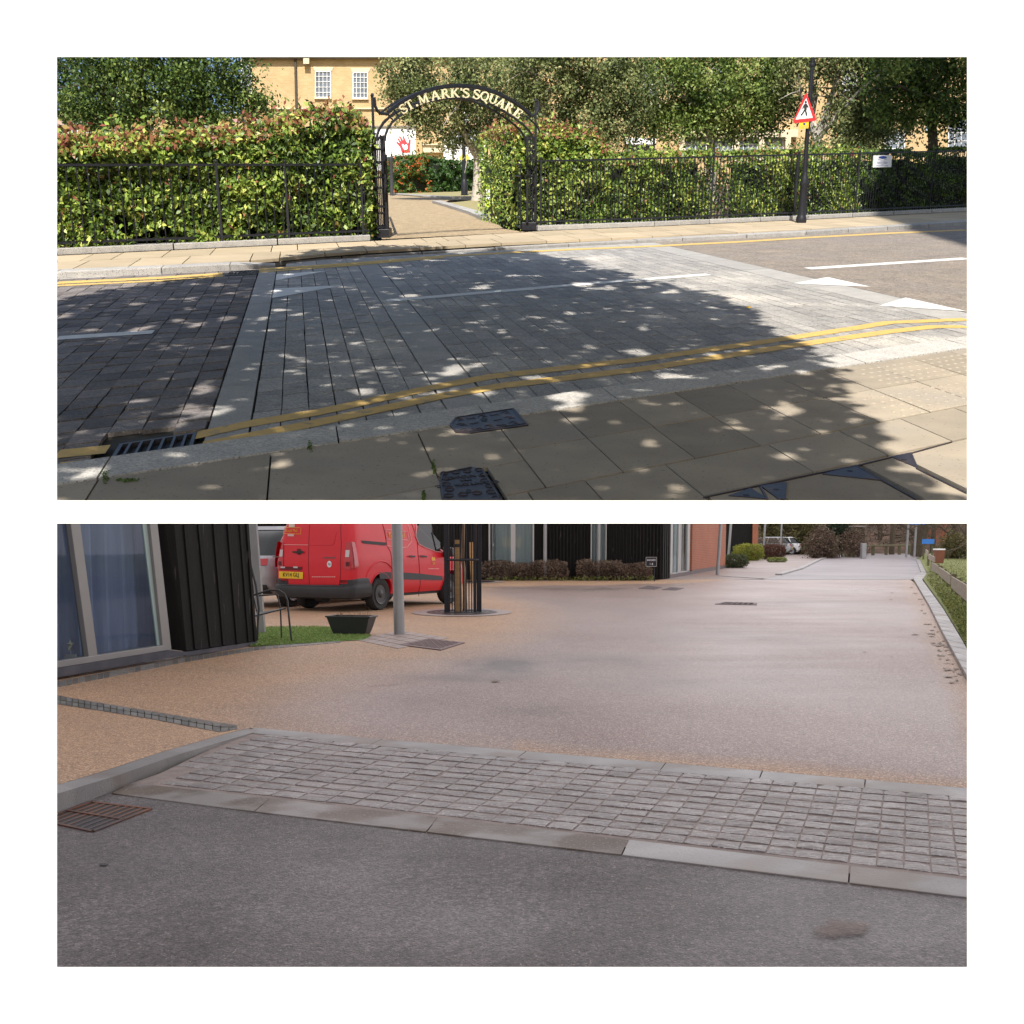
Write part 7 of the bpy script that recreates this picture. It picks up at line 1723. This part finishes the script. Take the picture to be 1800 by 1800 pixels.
for x in (285,452): van0.decal('plate_light',rp([(x-30,605),(x+30,607),(x+28,628),(x-28,626)]),'rear',.016,M['lampclear'],van)
van0.line('logo_frame',rp([(275,92),(520,98),(515,180),(272,172),(275,92)]),'rear',.004,.006,M['vanyel'],van)
vtext('Royal Mail',c5(396,134),None,.085,M['vanyel'],sx=.86,off=.01)
van0.decal('crest_label',rp([(358,20),(440,20),(438,88),(360,86)]),'rear',.006,PM('cream_label',(.62,.52,.42),(.5,.4,.3),scale=12,rough=.5),van)
van0.decal('paper_label',rp([(345,172),(428,174),(426,208),(345,206)]),'rear',.006,PM('pale_pink_label',(.62,.40,.40),(.55,.36,.36),rough=.5),van)
van0.decal('round_sticker',[(uR(*c5(893,575))[0]+.052*math.cos(i*math.pi/10),uR(*c5(893,575))[1]+.062*math.sin(i*math.pi/10)) for i in range(20)],'rear',.006,M['signw'],van)
vtext('TU',c5(893,577),None,.062,M['black'],off=.012)
def smallprint(x0,x1,y,h,mat,face,crop,par):
    x=x0; m=MB(); U=uR if face=='rear' else uS
    while x<x1:
        w=random.uniform(10,24); q=[U(*crop(a,b)) for a,b in ((x,y-h),(min(x+w,x1),y-h),(min(x+w,x1),y+h),(x,y+h))]
        m.add([van0.W(van0.xr(z)-.006,a,z) if face=='rear' else van0.W(a,-(van0.w(z)+.006),z) for a,z in q],[(0,1,2,3)]); x+=w+6
    obj('small_print',m,mat,par)
smallprint(150,295,478,9,M['mhd'],'rear',c5,van); smallprint(812,970,490,9,M['mhd'],'rear',c5,van); smallprint(665,975,742,6,M['vanpink'],'rear',c5,van)
# side
van0.decal('slide_rail',sp5([(1310,262),(1640,290),(1632,328),(1330,300)]),'side',.010,M['black'],van)
van0.line('door_seam',sp5([(1590,40),(1650,330),(1700,420),(1712,900),(1700,1000)]),'side',.002,.006,M['seamred'],van)
van0.line('door_seam',sp6([(385,40),(480,330),(495,560),(505,1200)]),'side',.002,.006,M['seamred'],van)
van0.line('door_seam',sp6([(895,500),(1000,800),(980,900)]),'side',.002,.005,M['seamred'],van)
van0.line('panel_edge',sp6([(330,60),(385,330),(320,420),(240,430),(0,400)]),'side',.003,.007,M['vanpink'],van)
van0.decal('waist_strip',sp6([(255,822),(500,838),(870,880),(878,945),(500,935),(255,930)]),'side',.014,M['trim'],van)
van0.decal('waist_strip',sp6([(-130,815),(60,818),(60,925),(-120,920)]),'side',.014,M['trim'],van)
for a in (380,562): van0.decal('door_handle',sp6([(a-50,548),(a+55,558),(a+50,585),(a-48,572)]),'side',.03,M['black'],van)
van0.decal('side_window',sp6([(390,-60),(560,-60),(705,190),(770,480),(600,420),(500,370),(450,250)]),'side',.008,M['carglass'],van)
van0.decal('quarter_window',sp6([(715,200),(840,350),(845,490),(785,485)]),'side',.008,M['carglass'],van)
van0.line('window_rim',sp6([(390,-40),(450,250),(500,370),(600,425),(770,490),(850,500)]),'side',.012,.008,M['vanpink'],van)
van0.line('pillar',sp6([(705,190),(775,485)]),'side',.012,.016,M['black'],van)
van0.line('logo_frame',sp6([(-30,140),(320,175),(345,312),(0,295),(-30,140)]),'side',.004,.007,M['vanpink'],van)
a_=uS(*c6(150,232)); text('Royal Mail',.17,M['vanyel'],van0.W(a_[0],-(van0.w(a_[1])+.012),a_[1]),van0.f,Vector((0,0,1)),van,depth=.0015,sx=.9)
a_=uS(*c6(735,680)); text('ER',.085,M['vanyel'],van0.W(a_[0],-(van0.w(a_[1])+.012),a_[1]),van0.f,Vector((0,0,1)),van,depth=.0015,sx=1.1); 
van0.decal('crown_mark',sp6([(700,590),(720,570),(735,590),(750,575),(765,630),(705,635)]),'side',.008,M['vanyel'],van)
smallprint(655,820,762,6,M['vanpink'],'side',c6,van)
m=MB(); a_=uS(*c6(880,420)); c_=van0.W(a_[0]-.02,-1.0,1.07); 
V=[van0.W(a_[0]+dx,-(.90+dy),z) for dx,dy,z in ((-.06,.0,.98),(.10,.0,.98),(.12,.22,1.0),(-.06,.24,1.0),(-.05,.0,1.20),(.08,.0,1.20),(.10,.20,1.18),(-.05,.22,1.18))]; m.hexa(V); obj('door_mirror',m,M['trim'],van,bevel=.03,smooth=True)
for ax in (.93,3.66):
    van0.line('arch_lip',[(ax+.40*math.cos(R(a)),.32+.40*math.sin(R(a))) for a in range(-2,183,8)],'side',.006,.012,M['vanred'] if ax>1 else M['vanred'],van)
van0.line('arch_bulge',[(.93+.60*math.cos(R(a)),.34+.60*math.sin(R(a))) for a in range(20,150,8)],'side',.0,.018,M['vanred'],van)
# cars
CP=[(.25,.20,4.15,.80),(.40,.06,4.30,.88),(.60,.0,4.34,.90),(.80,.0,4.25,.90),(.95,.06,3.95,.885),(1.02,.12,3.40,.865),(1.2,.32,3.0,.80),(1.35,.48,2.75,.74),(1.48,.75,2.45,.68),(1.55,1.1,2.0,.55)]
def car(label,px,py,phi,kk,pmat,group,dark_low=False):
    c=Car(GB(px,py),phi,kk,CP); t=thing(B,'parked_car',label,'car',c.o,group); c.body('body',pmat,t,{.75:.37,3.45:.37},z1=1.0,rr=.2); 
    g_=Car(c.o,phi,kk,CP); g_.body('glasshouse',M['carglass'],t,None,z0=1.0,z1=1.5,n=8,rr=.2)
    m=MB(); V=[];o=c.outline(1.49,.2); K=len(o); V=[c.W(x,y,1.49) for x,y in o]+[c.W(1.5+(x-1.5)*.9,y*.9,1.56) for x,y in o]; m.add(V,[(j,(j+1)%K,(j+1)%K+K,j+K) for j in range(K)]+[tuple(range(K,2*K))]); obj('roof',m,pmat,t,smooth=True)
    for sy in (-1,1):
        c.line('pillar',[(2.0,1.02),(1.9,1.5)],'side',.005,.03,pmat,t,sy=sy); c.line('pillar',[(.85,1.02),(1.15,1.5)],'side',.005,.05,pmat,t,sy=sy); c.line('pillar',[(3.25,1.02),(2.5,1.5)],'side',.005,.03,pmat,t,sy=sy); c.line('roof_rail',[(1.0,1.5),(2.4,1.5)],'side',.02,.02,pmat,t,sy=sy)
        c.decal('tail_light',[(sy*.45,.82),(sy*.45,.93),(sy*.84,.95),(sy*.84,.82)],'rear',.02,M['lampred'],t)
        c.line('door_seam',[(2.0,.45),(2.05,1.0)],'side',.003,.008,M['black'],t,sy=sy); c.line('arch_trim',[(.75+.39*math.cos(R(a)),.32+.39*math.sin(R(a))) for a in range(0,181,10)],'side',.006,.03,M['trim'],t,sy=sy); c.line('arch_trim',[(3.45+.39*math.cos(R(a)),.32+.39*math.sin(R(a))) for a in range(0,181,10)],'side',.006,.03,M['trim'],t,sy=sy)
        for ax in (.75,3.45): c.wheel(ax,sy,t,r=.33,rim=M['greysteel'])
        m=MB(); V=[c.W(3.05+dx,sy*(.86+dy),z) for dx,dy,z in ((-.05,0,1.0),(.1,0,1.0),(.12,.2,1.0),(-.04,.2,1.0),(-.04,0,1.14),(.08,0,1.14),(.1,.18,1.12),(-.04,.18,1.12))]; m.hexa(V); obj('door_mirror',m,pmat,t)
    c.decal('number_plate',[(-.26,.60),(.26,.60),(.26,.71),(-.26,.71)],'rear',.01,M['plateY'],t); c.decal('lower_trim',[(-.8,.27),(.8,.27),(.8,.45),(-.8,.45)],'rear',.01,M['trim'],t)
    return t
car('silver car nearer the hedge, in front of a white car on the far left verge',1392,976.0,R(-68),1.0,M['carsilver'],'pale cars parked at the far left')
car('white car with red tail light behind the silver car at the far left verge',1412,975.0,R(-58),1.0,M['carwhite'],'pale cars parked at the far left')
p_=van0.W(.35,2.25,0); d_=B.P(p_) if hasattr(B,'P') else None
cs=Car(p_,phi,1.05,CP)
def px_of(p):
    c,n=math.cos(B.th),math.sin(B.th); z=p.z-B.H; d=p.y*c-z*n; return PX+F*p.x/d, PY-F*(p.y*n+z*c)/d
xx,yy=px_of(p_); car('silver grey car glimpsed between the black house and the red van',xx,yy,phi,1.12,M['carsilver'],None)
print('STATS',len(bpy.data.objects))
